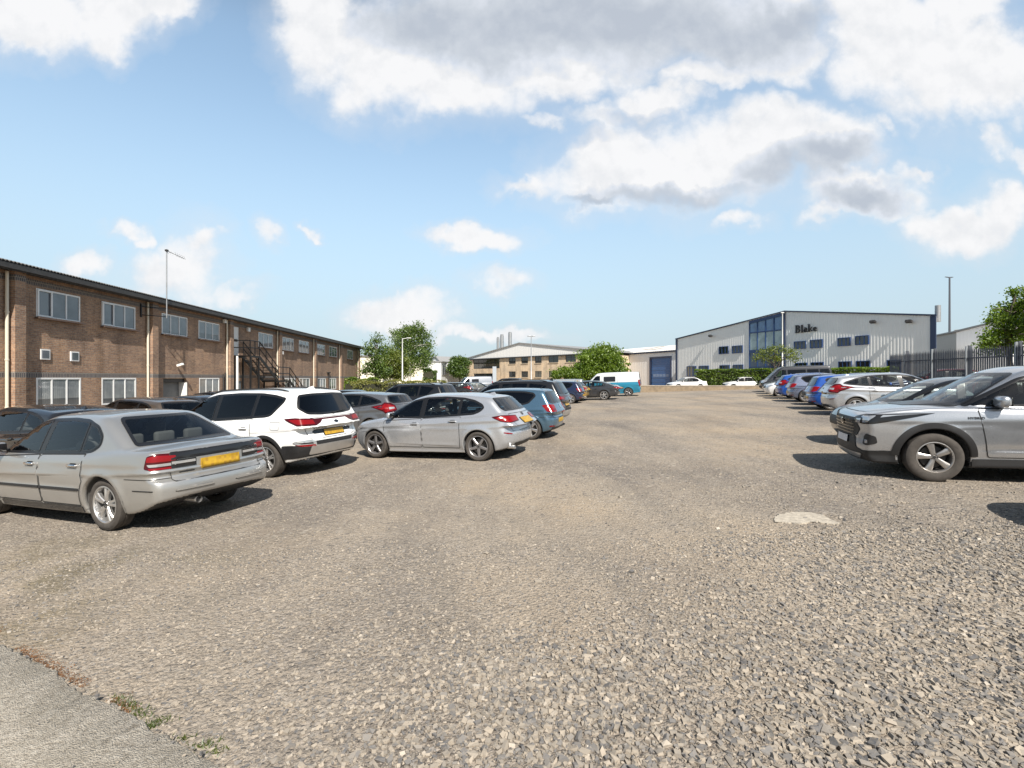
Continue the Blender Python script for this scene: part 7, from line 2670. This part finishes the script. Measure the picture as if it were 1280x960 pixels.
def palisade():
    A, B = at(1113, 470, 27.5), at(1300, 470, 17.2)
    A.z, B.z = 0, 0
    d = (B - A)
    L = d.length
    d.normalize()
    root = empty('palisade_fence', (A.x, A.y, gz(A.x, A.y)), math.atan2(d.y, d.x), 'dark galvanised steel palisade fence with pointed pales', 'fence')
    M = simple('weathered_galvanised', (0.085, 0.093, 0.11), 0.5, 0.45, var=0.25, vscale=3)
    slope = (gz(B.x, B.y) - gz(A.x, A.y)) / L
    mb = MB()
    s = 0.0
    r = np.random.default_rng(2)
    while s < L:
        z0 = slope * s
        h = 2.38 + r.normal(0, 0.006)
        w = 0.076
        # W section pale with three-point top, leaning outwards a touch
        prof = [(-w / 2, 0.0), (-w / 4, -0.022), (0, -0.006), (w / 4, -0.022), (w / 2, 0.0)]
        V = []
        for (a, b) in prof:
            V.append((s + a, b, z0 + 0.05))
        tops = (h - 0.05, h - 0.02, h - 0.07, h - 0.02, h - 0.05)
        for (a, b), t in zip(prof, tops):
            V.append((s + a, b, z0 + h - 0.16))
        V += [(s - w / 3, 0, z0 + h - 0.02), (s, -0.01, z0 + h + 0.05), (s + w / 3, 0, z0 + h - 0.02)]
        F = [[i, i + 1, 6 + i, 5 + i] for i in range(4)] + [[5, 6, 10], [6, 7, 11], [7, 8, 11], [8, 9, 12]]
        back = [(x, y + 0.004, z) for (x, y, z) in V]
        mb.add(V, F, M)
        mb.add(back, [f[::-1] for f in F], M)
        s += 0.135
    mb.build('pales', root)
    mb = MB()
    for z in (0.35, 1.95):
        mb.bar((0, 0.035, z), (L, 0.035, z + slope * L), 0.05, 0.05, M)
    mb.build('rail', root)
    for px in (1131, 1165, 1208, 1270):
        a = (px - 640) / F_PX
        s = (a * A.y - A.x) / (d.x - a * d.y)
        pm = MB()
        pm.box2((s - 0.055, 0.065, -0.3), (s + 0.055, 0.17, slope * s + 2.50), M)
        pm.box2((s - 0.03, -0.03, slope * s + 0.05), (s + 0.03, 0.064, slope * s + 2.47), simple('bright_galvanised', (0.30, 0.32, 0.34), 0.4, 0.5))
        pm.build('post', root)
palisade()


def lamp_post(name, label, px, pt, D, r, arm=None, head=0.5, m=GALV, cat='lamp post', group='lamp posts round the estate'):
    top = at(px, pt, D)
    z0 = gz(top.x, top.y) if abs(top.x) < 60 else 0.3
    root = empty(name, (top.x, top.y, z0), 0, label, cat, group)
    h = top.z - z0
    mb = MB()
    mb.tube([(0, 0, 0), (0, 0, 1.2), (0, 0, 1.25), (0, 0, h)], [r * 1.5, r * 1.5, r, r * 0.6], m, 10)
    mb.build('post', root, smooth=50)
    hd = MB()
    for (dx, dy) in (arm or [(0, 0)]):
        if dx or dy:
            hd.tube([(0, 0, h - 0.05), (dx, dy, h + 0.03)], r * 0.45, m, 8)
        hd.rbox((dx * 1.15, dy * 1.15, h + 0.05), (head, head * 0.5, 0.13), 0.05, m, 3)
    hd.build('lamp_head', root, smooth=60)
    return root


lamp_post('street_lamp', 'slim pale street lamp in front of the birch crown', 503, 423, 62, 0.10, [(0.7, 0.1)], 0.6, simple('pale_grey_steel', (0.55, 0.55, 0.53), 0.5, 0.3))
lamp_post('street_lamp', 'dark lamp post before the buff offices under the gable', 664, 420.5, 78, 0.09, [(-0.3, 0), (0.3, 0)], 0.55)
lamp_post('street_lamp', 'white lamp post standing before the glazed bay of the clad hall', 978, 391.5, 52, 0.085, None, 0.35, simple('pale_grey_steel', (0.55, 0.55, 0.53), 0.5, 0.3))
r_ = lamp_post('mast_lamp', 'very tall dark mast with a crossed head behind the white shed', 1187, 346.5, 95, 0.24, [(-0.6, 0), (0.6, 0.2)], 0.4, simple('dark_mast_steel', (0.12, 0.13, 0.15), 0.5, 0.4))


# ================================================================== trees and hedges
def leaf_material(name, a, b, c):
    if name in MATS:
        return MATS[name]
    m, t, bs = mat(name)
    t.n.remove(bs)
    geo = t.node('ShaderNodeNewGeometry')
    n = t.noise(geo.outputs['Position'], 0.9, 3, 0.6).outputs[0]
    f = t.math('MULTIPLY_ADD', geo.outputs['Random Per Island'], 0.6, t.math('MULTIPLY', t.math('SUBTRACT', n, 0.3), 1.0))
    col = t.ramp(f, [(0.1, a), (0.5, b), (0.95, c)])
    d = t.node('ShaderNodeBsdfDiffuse', ins={'Color': col})
    tr = t.node('ShaderNodeBsdfTranslucent', ins={'Color': t.mix(1.0, col, (1.25, 1.35, 0.55, 1), 'MULTIPLY')})
    g = t.node('ShaderNodeBsdfGlossy', ins={'Color': (0.8, 0.85, 0.8), 'Roughness': 0.45})
    m1 = t.node('ShaderNodeMixShader', ins={0: 0.48, 1: d.outputs[0], 2: tr.outputs[0]})
    m2 = t.node('ShaderNodeMixShader', ins={0: 0.05, 1: m1.outputs[0], 2: g.outputs[0]})
    t.l.new(m2.outputs[0], t.n['Material Output'].inputs[0])
    MATS[name] = m
    return m


BARK = simple('bark', (0.10, 0.085, 0.065), 0.9, var=0.3, bump=0.6, bscale=12)
BIRCHBARK = simple('birch_bark', (0.42, 0.40, 0.36), 0.8, var=0.4, vscale=3)
GREEN = leaf_material('leaf_green', (0.026, 0.052, 0.010), (0.080, 0.14, 0.022), (0.17, 0.25, 0.045))
OLIVE = leaf_material('leaf_olive', (0.045, 0.065, 0.010), (0.15, 0.19, 0.028), (0.27, 0.30, 0.06))
LIME = leaf_material('leaf_lime', (0.055, 0.10, 0.010), (0.15, 0.23, 0.020), (0.26, 0.35, 0.04))
BIRCHL = leaf_material('leaf_birch', (0.036, 0.068, 0.012), (0.11, 0.175, 0.03), (0.21, 0.29, 0.06))
YELLOW = leaf_material('leaf_yellow', (0.13, 0.14, 0.03), (0.24, 0.24, 0.06), (0.36, 0.34, 0.11))


def leaves(r, pts, size, droop=0.0, asp=0.55):
    """one small folded leaf card for every point"""
    n = len(pts)
    L = size * r.uniform(0.6, 1.35, n)
    d = r.normal(0, 1, (n, 3))
    d[:, 2] = d[:, 2] * (1 - droop) - droop * 1.6
    d /= np.linalg.norm(d, axis=1, keepdims=True)
    s = np.cross(d, r.normal(0, 1, (n, 3)))
    s /= np.maximum(np.linalg.norm(s, axis=1, keepdims=True), 1e-6)
    nn = np.cross(d, s)
    w = L * asp
    a = pts - d * (L / 2)[:, None]
    b = pts + s * (w / 2)[:, None] + nn * (w * 0.12)[:, None]
    c = pts + d * (L / 2)[:, None]
    e = pts - s * (w / 2)[:, None] + nn * (w * 0.12)[:, None]
    V = np.stack([a, b, c, e], 1).reshape(-1, 3)
    F = np.arange(n * 4).reshape(-1, 4)
    return V, F


def crown_points(r, lobes, n, hollow=0.55, clump=0.45, cl=60):
    """points gathered into twig clumps through the shell of several lobes"""
    out = []
    vol = np.array([a[3] * a[4] * a[5] for a in lobes]) ** (2 / 3)
    for (cx, cy, cz, rx, ry, rz), k in zip(lobes, (vol / vol.sum() * n).astype(int)):
        nc = max(4, k // cl)
        u = r.normal(0, 1, (nc, 3))
        u /= np.linalg.norm(u, axis=1, keepdims=True)
        rad = (hollow + (1 - hollow) * r.random(nc)) * (1 + r.normal(0, 0.10, nc))
        c = u * rad[:, None] * np.array((rx, ry, rz)) + np.array((cx, cy, cz))
        spread = clump * (0.4 + r.random(nc))
        i = r.integers(0, nc, k)
        out.append(c[i] + r.normal(0, 1, (k, 3)) * spread[i][:, None] * np.array((1, 1, 0.7)))
    return np.vstack(out)


def tree(name, label, base, lobes, n, size, lm, bm=BARK, trunk_r=0.16, th=None, limbs=7, seed=1, droop=0.0, clump=0.45, hollow=0.55, group=None, cat='tree', cl=60):
    r = np.random.default_rng(seed)
    root = empty(name, base, 0, label, cat, group)
    P = crown_points(r, lobes, n, hollow, clump, cl)
    if droop:
        k = r.random(len(P)) < 0.35
        P[k, 2] -= r.random(k.sum()) ** 1.5 * droop * 2.2
    V, F = leaves(r, P, size, min(droop, 0.7))
    link('crown', fast_mesh('crown', V, F, lm), root)
    zc = max(l[2] for l in lobes)
    th = th or zc
    mb = MB()
    bend = r.normal(0, 0.12, (5, 2))
    pts = [(bend[i][0] * i * 0.2 * th / 6, bend[i][1] * i * 0.2 * th / 6, th * i / 4 - 0.1) for i in range(5)]
    mb.tube(pts, [trunk_r * 1.3, trunk_r, trunk_r * 0.8, trunk_r * 0.6, trunk_r * 0.3], bm, 8)
    for k in range(limbs):
        l = lobes[k % len(lobes)]
        t = r.uniform(0.3, 0.85)
        i = min(int(t * 4), 3)
        f = t * 4 - i
        s = Vector(pts[i]).lerp(Vector(pts[i + 1]), f)
        e = Vector((l[0] + r.normal(0, l[3] * 0.5), l[1] + r.normal(0, l[4] * 0.5), max(l[2] + r.normal(0, l[5] * 0.4), s.z + 0.2)))
        m = s.lerp(e, 0.5) + Vector((0, 0, 0.12 * (e - s).length))
        mb.tube([s, m, e], [trunk_r * 0.5, trunk_r * 0.3, trunk_r * 0.1], bm, 6)
    mb.build('trunk', root, smooth=60)
    return root


def mpp(D):
    return D / F_PX


def tree_at(name, label, D, base_px, lobes_px, n, size, lm, seed, **k):
    """lobes given as (px, py, half width px, half height px)"""
    b = at(base_px, HORIZ, D)
    z0 = gz(b.x, b.y)
    L = []
    for (px, py, rx, ry) in lobes_px:
        c = at(px, py, D)
        L.append((c.x - b.x, np.random.default_rng(int(px)).normal(0, 0.3 * rx * mpp(D)), c.z - z0, rx * mpp(D), rx * mpp(D) * 0.9, ry * mpp(D)))
    return tree(name, label, (b.x, D, z0), L, n, size, lm, seed=seed, **k)


tree_at('birch_tree', 'tall weeping birch rising over the grey workshop', 84, 512, [(510, 412, 9, 9), (522, 411, 10, 10), (497, 420, 9, 10), (512, 424, 16, 12), (529, 424, 10, 14), (500, 436, 10, 14), (519, 440, 15, 14), (535, 440, 8, 14), (508, 454, 12, 12), (527, 454, 9, 10)], 15000, 0.28, BIRCHL, 21, bm=BIRCHBARK, droop=0.55, trunk_r=0.26, limbs=12, clump=0.5, hollow=0.45)
tree_at('broadleaf_tree', 'olive green leafy tree in front of the birch', 72, 492, [(487, 446, 11, 12), (480, 458, 12, 13), (499, 456, 13, 16), (493, 467, 17, 10), (476, 467, 9, 9)], 9500, 0.27, OLIVE, 22, trunk_r=0.2, clump=0.45, hollow=0.4)
tree_at('young_tree', 'sparse young tree beside the end of the brick offices', 66, 469, [(472, 424, 6, 7), (463, 438, 9, 9), (478, 440, 8, 10), (468, 455, 11, 12), (458, 462, 7, 8), (480, 462, 8, 8)], 3800, 0.27, BIRCHL, 23, trunk_r=0.13, clump=0.35, limbs=14, cl=28)
tree_at('round_tree', 'small round tree left of the buff offices', 112, 575, [(573, 452, 9, 8), (579, 456, 7, 9), (568, 460, 8, 10), (577, 466, 9, 7)], 7500, 0.42, GREEN, 24, trunk_r=0.2, clump=0.5)
tree_at('laurel_bush', 'big glossy green bush in front of the buff offices', 62, 750, [(752, 446, 22, 14), (738, 456, 18, 16), (766, 456, 17, 17), (726, 466, 14, 10), (752, 466, 26, 14), (775, 468, 9, 10)], 30000, 0.27, LIME, 25, trunk_r=0.15, clump=0.35, hollow=0.6, cat='bush')
tree_at('small_bush', 'low pale green bush left of the big glossy bush', 60, 706, [(706, 466, 9, 7), (696, 469, 6, 5), (716, 470, 8, 6)], 4200, 0.22, LIME, 26, trunk_r=0.06, clump=0.25, cat='bush')
tree_at('ornamental_tree', 'thin leafed bronze green tree in front of the glazed bay', 50, 968, [(956, 440, 10, 6), (972, 437, 12, 5), (985, 441, 9, 6), (965, 448, 14, 6), (992, 447, 7, 5), (946, 446, 5, 5)], 1500, 0.19, OLIVE, 27, trunk_r=0.07, clump=0.3, hollow=0.35, limbs=16, cl=20)
tree_at('spring_tree', 'fresh green tree behind the palisade fence', 26, 1262, [(1275, 368, 13, 11), (1262, 388, 18, 14), (1285, 385, 18, 20), (1248, 400, 12, 10), (1270, 410, 26, 18), (1240, 420, 14, 9), (1228, 428, 14, 7), (1290, 415, 22, 22), (1258, 432, 22, 12)], 11000, 0.14, LIME, 28, trunk_r=0.14, clump=0.15, hollow=0.35, limbs=18, cl=26)
tree_at('tall_spring_tree', 'taller green tree beside the palisade fence at the picture edge', 24, 1310, [(1310, 380, 22, 24), (1318, 410, 30, 30), (1300, 430, 22, 20), (1330, 350, 20, 20)], 5200, 0.14, LIME, 29, trunk_r=0.15, clump=0.16, hollow=0.45, limbs=12, cl=26)


def hedge(name, label, A, B, depth, h, n, size, lm, seed, wob=0.08):
    """clipped hedge: leaves all through a thick wall of twigs"""
    r = np.random.default_rng(seed)
    A, B = Vector(A), Vector(B)
    d = (B - A)
    L = d.length
    root = empty(name, A, math.atan2(d.y, d.x), label, 'hedge')
    face = r.random(n)
    u = r.uniform(0, L, n)
    zf, yf = r.random(n), r.random(n)
    y = np.where(face < 0.5, 0.0 + np.abs(r.normal(0, 0.09, n)), yf * depth)
    z = np.where(face < 0.5, zf * h, h - np.abs(r.normal(0, 0.08, n)))
    w = (vnoise(u, z * 2, 0.8, seed) - 0.5) * wob * 4
    y = y + w
    z = z + (vnoise(u, y, 1.1, seed + 1) - 0.5) * wob * 3 * (z > h * 0.7)
    V, F = leaves(r, np.stack([u, y, z], 1), size)
    link('foliage', fast_mesh('foliage', V, F, lm), root)
    mb = MB()
    mb.box2((0.1, 0.22, 0), (L - 0.1, depth - 0.1, h - 0.22), simple('hedge_twigs', (0.035, 0.035, 0.018), 0.95, var=0.4))
    for s in np.arange(0.3, L, 0.7):
        mb.tube([(s, depth * 0.4, -0.1), (s + 0.1, depth * 0.4, h * 0.6)], 0.03, BARK, 5)
    mb.build('twigs', root)
    return root


a, b = at(868, 480, 60), at(1000, 480, 52)
hedge('clipped_hedge', 'long clipped green hedge along the front of the clad hall', (a.x, a.y, 0.5), (b.x, b.y, 0.6), 1.3, 2.30, 9000, 0.17, LIME, 31)
a, b = at(1000, 480, 46), at(1118, 480, 40)
hedge('clipped_hedge', 'lower clipped hedge behind the right row ending at the palisade fence', (a.x, a.y, 0.65), (b.x, b.y, 0.7), 1.2, 2.0, 7500, 0.15, LIME, 32)
a, b = at(425, 480, 60), at(475, 480, 64)
hedge('shrub_hedge', 'bright green low hedge at the foot of the young tree', (a.x, a.y, -0.4), (b.x, b.y, -0.4), 1.6, 2.15, 3600, 0.22, LIME, 33, 0.2)
a, b = at(440, 482, 52), at(560, 482, 66)
hedge('yellow_hedge', 'yellow green loose hedge in front of the birch', (a.x, a.y, -0.4), (b.x, b.y, -0.3), 1.3, 1.75, 3600, 0.22, YELLOW, 34, 0.22)
a, b = at(528, 482, 74), at(545, 482, 74)
hedge('dark_shrub', 'dark evergreen shrub in front of the grey workshop', (a.x, a.y, -0.4), (b.x, b.y, -0.4), 1.6, 3.4, 2200, 0.24, GREEN, 35, 0.25)


# weeds and rust-brown moss along the edge of the concrete
def weeds():
    r = np.random.default_rng(9)
    d, bk = CON_D, CON_BACK
    spots = []
    for (px, py) in ((148, 872), (172, 888), (190, 905), (228, 922), (270, 938), (200, 899), (160, 880), (255, 930), (178, 893)):
        a, b = (px - 640) / F_PX, (py - HORIZ) / F_PX
        D = CAM_Z / (b + 0.034 * a)
        spots.append((a * D, D))
    V, F = [], []
    k = 0
    for (x, y) in spots:
        for _ in range(r.integers(25, 75)):
            px, py = x + r.normal(0, 0.032), y + r.normal(0, 0.018)
            z = gz(px, py)
            h = r.uniform(0.008, 0.028)
            a = r.uniform(0, 6.28)
            w = r.uniform(0.002, 0.0045)
            ln = r.normal(0, 0.014, 2)
            V += [(px - w * math.cos(a), py - w * math.sin(a), z), (px + w * math.cos(a), py + w * math.sin(a), z), (px + ln[0], py + ln[1], z + h)]
            F.append((k, k + 1, k + 2)); k += 3
    link('weeds', fast_mesh('weeds', np.array(V), np.array(F), leaf_material('leaf_weed', (0.05, 0.08, 0.015), (0.11, 0.14, 0.03), (0.19, 0.2, 0.06))), kind='stuff', label='small weeds along the concrete edge')
    V, F, k = [], [], 0
    for _ in range(4200):
        t = r.uniform(-0.3, 2.8)
        o = abs(r.normal(0, 0.035)) + 0.002
        if vnoise(np.array([t]), np.array([0.0]), 3.0, 8)[0] < 0.45 + 0.1 * (t < 1):
            continue
        p = CON_A + d * t - bk * (o + 0.015)
        z = gz(p[0], p[1]) + r.uniform(0.001, 0.010)
        a = r.uniform(0, 6.28)
        w = r.uniform(0.002, 0.006)
        q = [(math.cos(a + b) * w * s, math.sin(a + b) * w * s) for b, s in ((0, 1.4), (2.1, 0.8), (4.2, 0.8))]
        V += [(p[0] + q[i][0], p[1] + q[i][1], z + r.normal(0, 0.002)) for i in range(3)]
        F.append((k, k + 1, k + 2)); k += 3
    link('dead_moss', fast_mesh('dead_moss', np.array(V), np.array(F), simple('rust_moss', (0.17, 0.078, 0.03), 0.95, var=0.4, vscale=20)), kind='stuff', label='rust brown dead moss along the concrete edge')
weeds()
# ================================================================== the parked cars
SPEC = {'saloon': spec_saloon(), 'crossover': spec_crossover(), 'hatch': spec_hatch(), 'small': spec_small(), 'offroader': spec_offroader(), 'arrow': spec_arrow(), 'fastback': spec_fastback(), 'van': spec_van(), 'mpv': spec_mpv()}
PT = {
    'aged_silver': paint('aged_silver', (0.43, 0.425, 0.41), 0.7, 0.33, 0.4),
    'silver': paint('silver', (0.49, 0.505, 0.53), 0.62, 0.27, 0.2),
    'white': paint('white', (0.78, 0.78, 0.77), 0.0, 0.25, 0.15),
    'steel': paint('steel', (0.46, 0.475, 0.50), 0.75, 0.27, 0.2),
    'blue_teal': paint('blue_teal', (0.085, 0.165, 0.24), 0.6, 0.25, 0.15),
    'black': paint('black', (0.010, 0.010, 0.011), 0.0, 0.2, 0.10),
    'charcoal': paint('charcoal', (0.045, 0.047, 0.052), 0.4, 0.25, 0.12),
    'grey': paint('grey', (0.17, 0.175, 0.185), 0.6, 0.27, 0.15),
    'navy': paint('navy', (0.012, 0.020, 0.055), 0.2, 0.22, 0.12),
    'royal': paint('royal', (0.012, 0.075, 0.34), 0.15, 0.22, 0.12),
    'lilac': paint('lilac', (0.20, 0.23, 0.32), 0.6, 0.27, 0.12),
    'gold': paint('gold', (0.42, 0.27, 0.07), 0.5, 0.3, 0.15),
    'red': paint('red', (0.30, 0.015, 0.015), 0.1, 0.25, 0.12),
    'bronze': paint('bronze', (0.11, 0.085, 0.065), 0.5, 0.3, 0.12),
}


def two_tone():
    m = paint('two_tone_van', (0.70, 0.71, 0.70), 0.0, 0.25, 0.1)
    t = NT(m.node_tree)
    b = m.node_tree.nodes['Principled BSDF']
    tc = t.node('ShaderNodeTexCoord')
    s = t.node('ShaderNodeSeparateXYZ', ins={0: tc.outputs['Object']})
    k = t.math('GREATER_THAN', s.outputs[2], 1.14)
    c = t.mix(k, (0.015, 0.17, 0.27, 1), (0.55, 0.57, 0.57, 1))
    t.put(b, 'Base Color', c)
    return m


PT['two_tone'] = two_tone()


def on_ground(px, py):
    a, b = (px - 640) / F_PX, (py - HORIZ) / F_PX
    D = CAM_Z / (b + 0.034 * a)
    return a * D, D


def park(name, key, pm, label, wheel, xy, heading, group, h=0.03, dz=0.0, cat='car', swap=None, skip=(), scale=1.0):
    """xy: plan place of the outer foot of one wheel: wheel = (end, side), end 'f'/'r', side +1 left / -1 right; or None = middle of the car"""
    s = SPEC[key]
    a = R_(heading)
    fw, lf = np.array((math.cos(a), math.sin(a))), np.array((-math.sin(a), math.cos(a)))
    p = np.array(xy, float)
    if wheel:
        end, sd = wheel
        p = p - (fw * (s['xf'] if end == 'f' else s['xr']) + lf * sd * (s['W'] / 2 - 0.04)) * scale
    elif False:
        pass
    return place_car(name, key, s, PT[pm], p[0], p[1], heading, label, group, cat, dz, h, swap, skip, scale)


LEFT = 'cars parked along the left side'
BACK = 'cars parked in front of the brick offices'
RIGHT = 'cars parked along the right side'
FAR = 'cars parked before the buff offices'
ROAD = 'cars on the road behind the low wall'

park('saloon_car', 'saloon', 'aged_silver', 'weathered silver saloon nearest on the left with faded yellow rear plate', ('r', 1), on_ground(129, 664.5), 158.5, LEFT, 0.021, scale=1.05)
KIA = park('crossover_car', 'crossover', 'white', 'white crossover with a red light strip parked beyond the silver saloon', ('r', 1), on_ground(332, 597.5), 159, LEFT, 0.022, scale=1.02)
park('hatchback_car', 'hatch', 'silver', 'silver five door hatchback with grey spoked wheels seen side on', ('r', 1), on_ground(598, 577), 158, LEFT, 0.021)
park('small_hatchback', 'small', 'blue_teal', 'steel blue three door hatchback behind the silver hatchback', ('r', 1), (0.52, 13.75), 161, LEFT, 0.024)
park('estate_car', 'crossover', 'black', 'black tall estate with roof rails just past the blue three door hatchback', ('r', 1), (0.85, 16.6), 160, LEFT, 0.03)
park('hatchback_car', 'small', 'navy', 'navy hatchback in the left row between the black estate and the gold car', ('r', 1), (3.75, 31.2), 160, LEFT, 0.03)
park('hatchback_car', 'hatch', 'gold', 'gold hatchback showing only its tail past the navy hatchback', ('r', 1), (4.35, 33.6), 160, LEFT, 0.034)
park('fastback_car', 'fastback', 'charcoal', 'charcoal fastback parked before the teal and white van', ('r', 1), (6.55, 34.7), 162, LEFT, 0.03)
park('panel_van', 'van', 'two_tone', 'teal and white panel van at the far end of the left row', ('r', 1), (9.35, 39.2), 163, LEFT, 0.036, cat='van')

# right row
RAV = park('off_road_car', 'offroader', 'steel', 'silver off-roader nearest on the right with black wheel arches', ('f', 1), on_ground(1170, 602.5), 160, RIGHT, 0.021)
park('hatchback_car', 'hatch', 'black', 'black hatchback half hidden behind the silver off-roader', ('f', 1), (7.9, 10.2), 160, RIGHT, 0.03)
park('hatchback_car', 'arrow', 'silver', 'silver hatchback with arrow shaped red lamps, tail to the aisle', None, (13.75, 17.6), -20, RIGHT, 0.026, dz=0.02)
place = [
    ('hatchback_car', 'small', 'royal', 'bright blue hatchback backed in beyond the silver hatchback with arrow lamps', (14.55, 20.3), -20),
    ('hatchback_car', 'hatch', 'navy', 'dark navy hatchback nose out in the right row', (16.1, 22.9), 160),
    ('hatchback_car', 'small', 'lilac', 'lilac grey hatchback with tall red rear lamps in the right row', (16.75, 25.7), -20),
    ('hatchback_car', 'arrow', 'royal', 'mid blue hatchback beyond the lilac hatchback with its tail to the aisle', (17.95, 28.6), -20),
    ('small_hatchback', 'small', 'white', 'small white hatchback nose out near the far end of the right row', (18.55, 31.6), 160),
    ('fastback_car', 'fastback', 'black', 'black low coupe between the white hatchback and the people carrier', (20.4, 34.6), 160),
    ('people_carrier', 'mpv', 'charcoal', 'dark green grey people carrier at the far end of the right row', (22.1, 38.2), 161),
]
for (nm, key, pm, lab, xy, hd) in place:
    park(nm, key, pm, lab, None, xy, hd, RIGHT, 0.034, cat='van' if key == 'mpv' else 'car')
park('estate_car', 'fastback', 'red', 'dark red saloon showing only its roof behind the silver hatchback with arrow lamps', None, (21.6, 24.6), 160, RIGHT, 0.036, dz=0.10)
# the neighbour whose shadow falls into the picture from the right
park('hatchback_car', 'hatch', 'grey', 'grey hatchback outside the right edge, seen by its shadow on the gravel', ('f', 1), (6.1, 3.6), 160, RIGHT, 0.034)

# the second line, before the brick offices
back = [
    ('hatchback_car', 'hatch', 'black', 'glossy black hatchback at the left edge behind the silver saloon', (-9.9, 10.3), 160),
    ('hatchback_car', 'hatch', 'bronze', 'brown grey hatchback behind the roof of the silver saloon', (-10.9, 14.4), 160),
    ('saloon_car', 'saloon', 'charcoal', 'charcoal saloon facing out between the brown hatchback and the white crossover', (-10.9, 17.4), -20),
    ('hatchback_car', 'arrow', 'grey', 'mid grey hatchback right behind the white crossover', (-5.35, 16.4), 160),
    ('estate_car', 'crossover', 'black', 'black tall estate behind the mid grey hatchback', (-4.55, 21.6), 160),
    ('saloon_car', 'saloon', 'charcoal', 'dark saloon facing out below the end of the brick offices', (-8.2, 25.6), -18),
    ('hatchback_car', 'hatch', 'black', 'black hatchback behind the charcoal saloon by the loading door', (-12.0, 21.0), -20),
]
for (nm, key, pm, lab, xy, hd) in back:
    park(nm, key, pm, lab, None, xy, hd, BACK, 0.034)

far = [
    ('hatchback_car', 'arrow', 'black', 'black hatchback leftmost of the far group before the buff offices', (-5.6, 44.0), 175),
    ('saloon_car', 'saloon', 'charcoal', 'charcoal saloon second from the left in the far group', (-3.4, 47.5), 5),
    ('hatchback_car', 'small', 'grey', 'grey small hatchback in the far group below the glazed entrance', (-1.2, 44.5), 160),
    ('hatchback_car', 'hatch', 'navy', 'navy hatchback in the far group beside the entrance sign', (0.9, 50.0), 20),
    ('estate_car', 'crossover', 'charcoal', 'charcoal estate in the far group left of the black roof rails', (-0.8, 56.0), 170),
]
for (nm, key, pm, lab, xy, hd) in far:
    park(nm, key, pm, lab, None, xy, hd, FAR, 0.036, dz=0.1)
park('panel_van', 'van', 'steel', 'pale silver van standing left of the buff offices', None, (-5.0, 64.0), 200, FAR, 0.036, cat='van', dz=0.2)
park('panel_van', 'van', 'silver', 'pale flat roofed van between the black roof rails and the big bush', None, (4.2, 44.5), 165, FAR, 0.036, cat='van', dz=-0.45)

park('saloon_car', 'saloon', 'white', 'white saloon on the road before the blue roller door', None, (20.4, 57.0), 186, ROAD, 0.036)
park('hatchback_car', 'hatch', 'white', 'white hatchback on the road at the foot of the clipped hedge', None, (26.4, 56.0), 178, ROAD, 0.036, dz=0.0)


def badge(text, key, car, mode, u, v, size, m):
    """small raised lettering on a car"""
    cu = bpy.data.curves.new('badge_text', 'FONT')
    cu.body = text
    cu.size = size
    cu.extrude = 0.003
    cu.space_character = 1.15
    ob = bpy.data.objects.new('badge_text', cu)
    COL.objects.link(ob)
    bpy.context.view_layer.update()
    me = bpy.data.meshes.new_from_object(ob.evaluated_get(bpy.context.evaluated_depsgraph_get()))
    bpy.data.objects.remove(ob)
    me.materials.clear()
    me.materials.append(m)
    q, n = Skin(car_field(SPEC[key]), SPEC[key]).map(mode, [(u, v)], 0.006)
    if mode == 'L':
        X, Y = Vector((-1, 0, 0)), Vector((0, 0, 1))
    else:
        X, Y = Vector((0, -1, 0)), Vector((0, 0, 1))
    N = Vector(n[0])
    Y = (Y - N * Y.dot(N)).normalized()
    X = Y.cross(N).normalized()
    o = link('lettering', me, car)
    o.matrix_local = Matrix.Translation(Vector(q[0])) @ Matrix((X, Y, N)).transposed().to_4x4()


badge('HYBRID', 'offroader', RAV, 'L', 0.98, 0.93, 0.05, MATS['panel_gap'])
badge('SPORTAGE', 'crossover', KIA, 'B', 0.50, 0.885, 0.055, MATS['smoked_lens'])
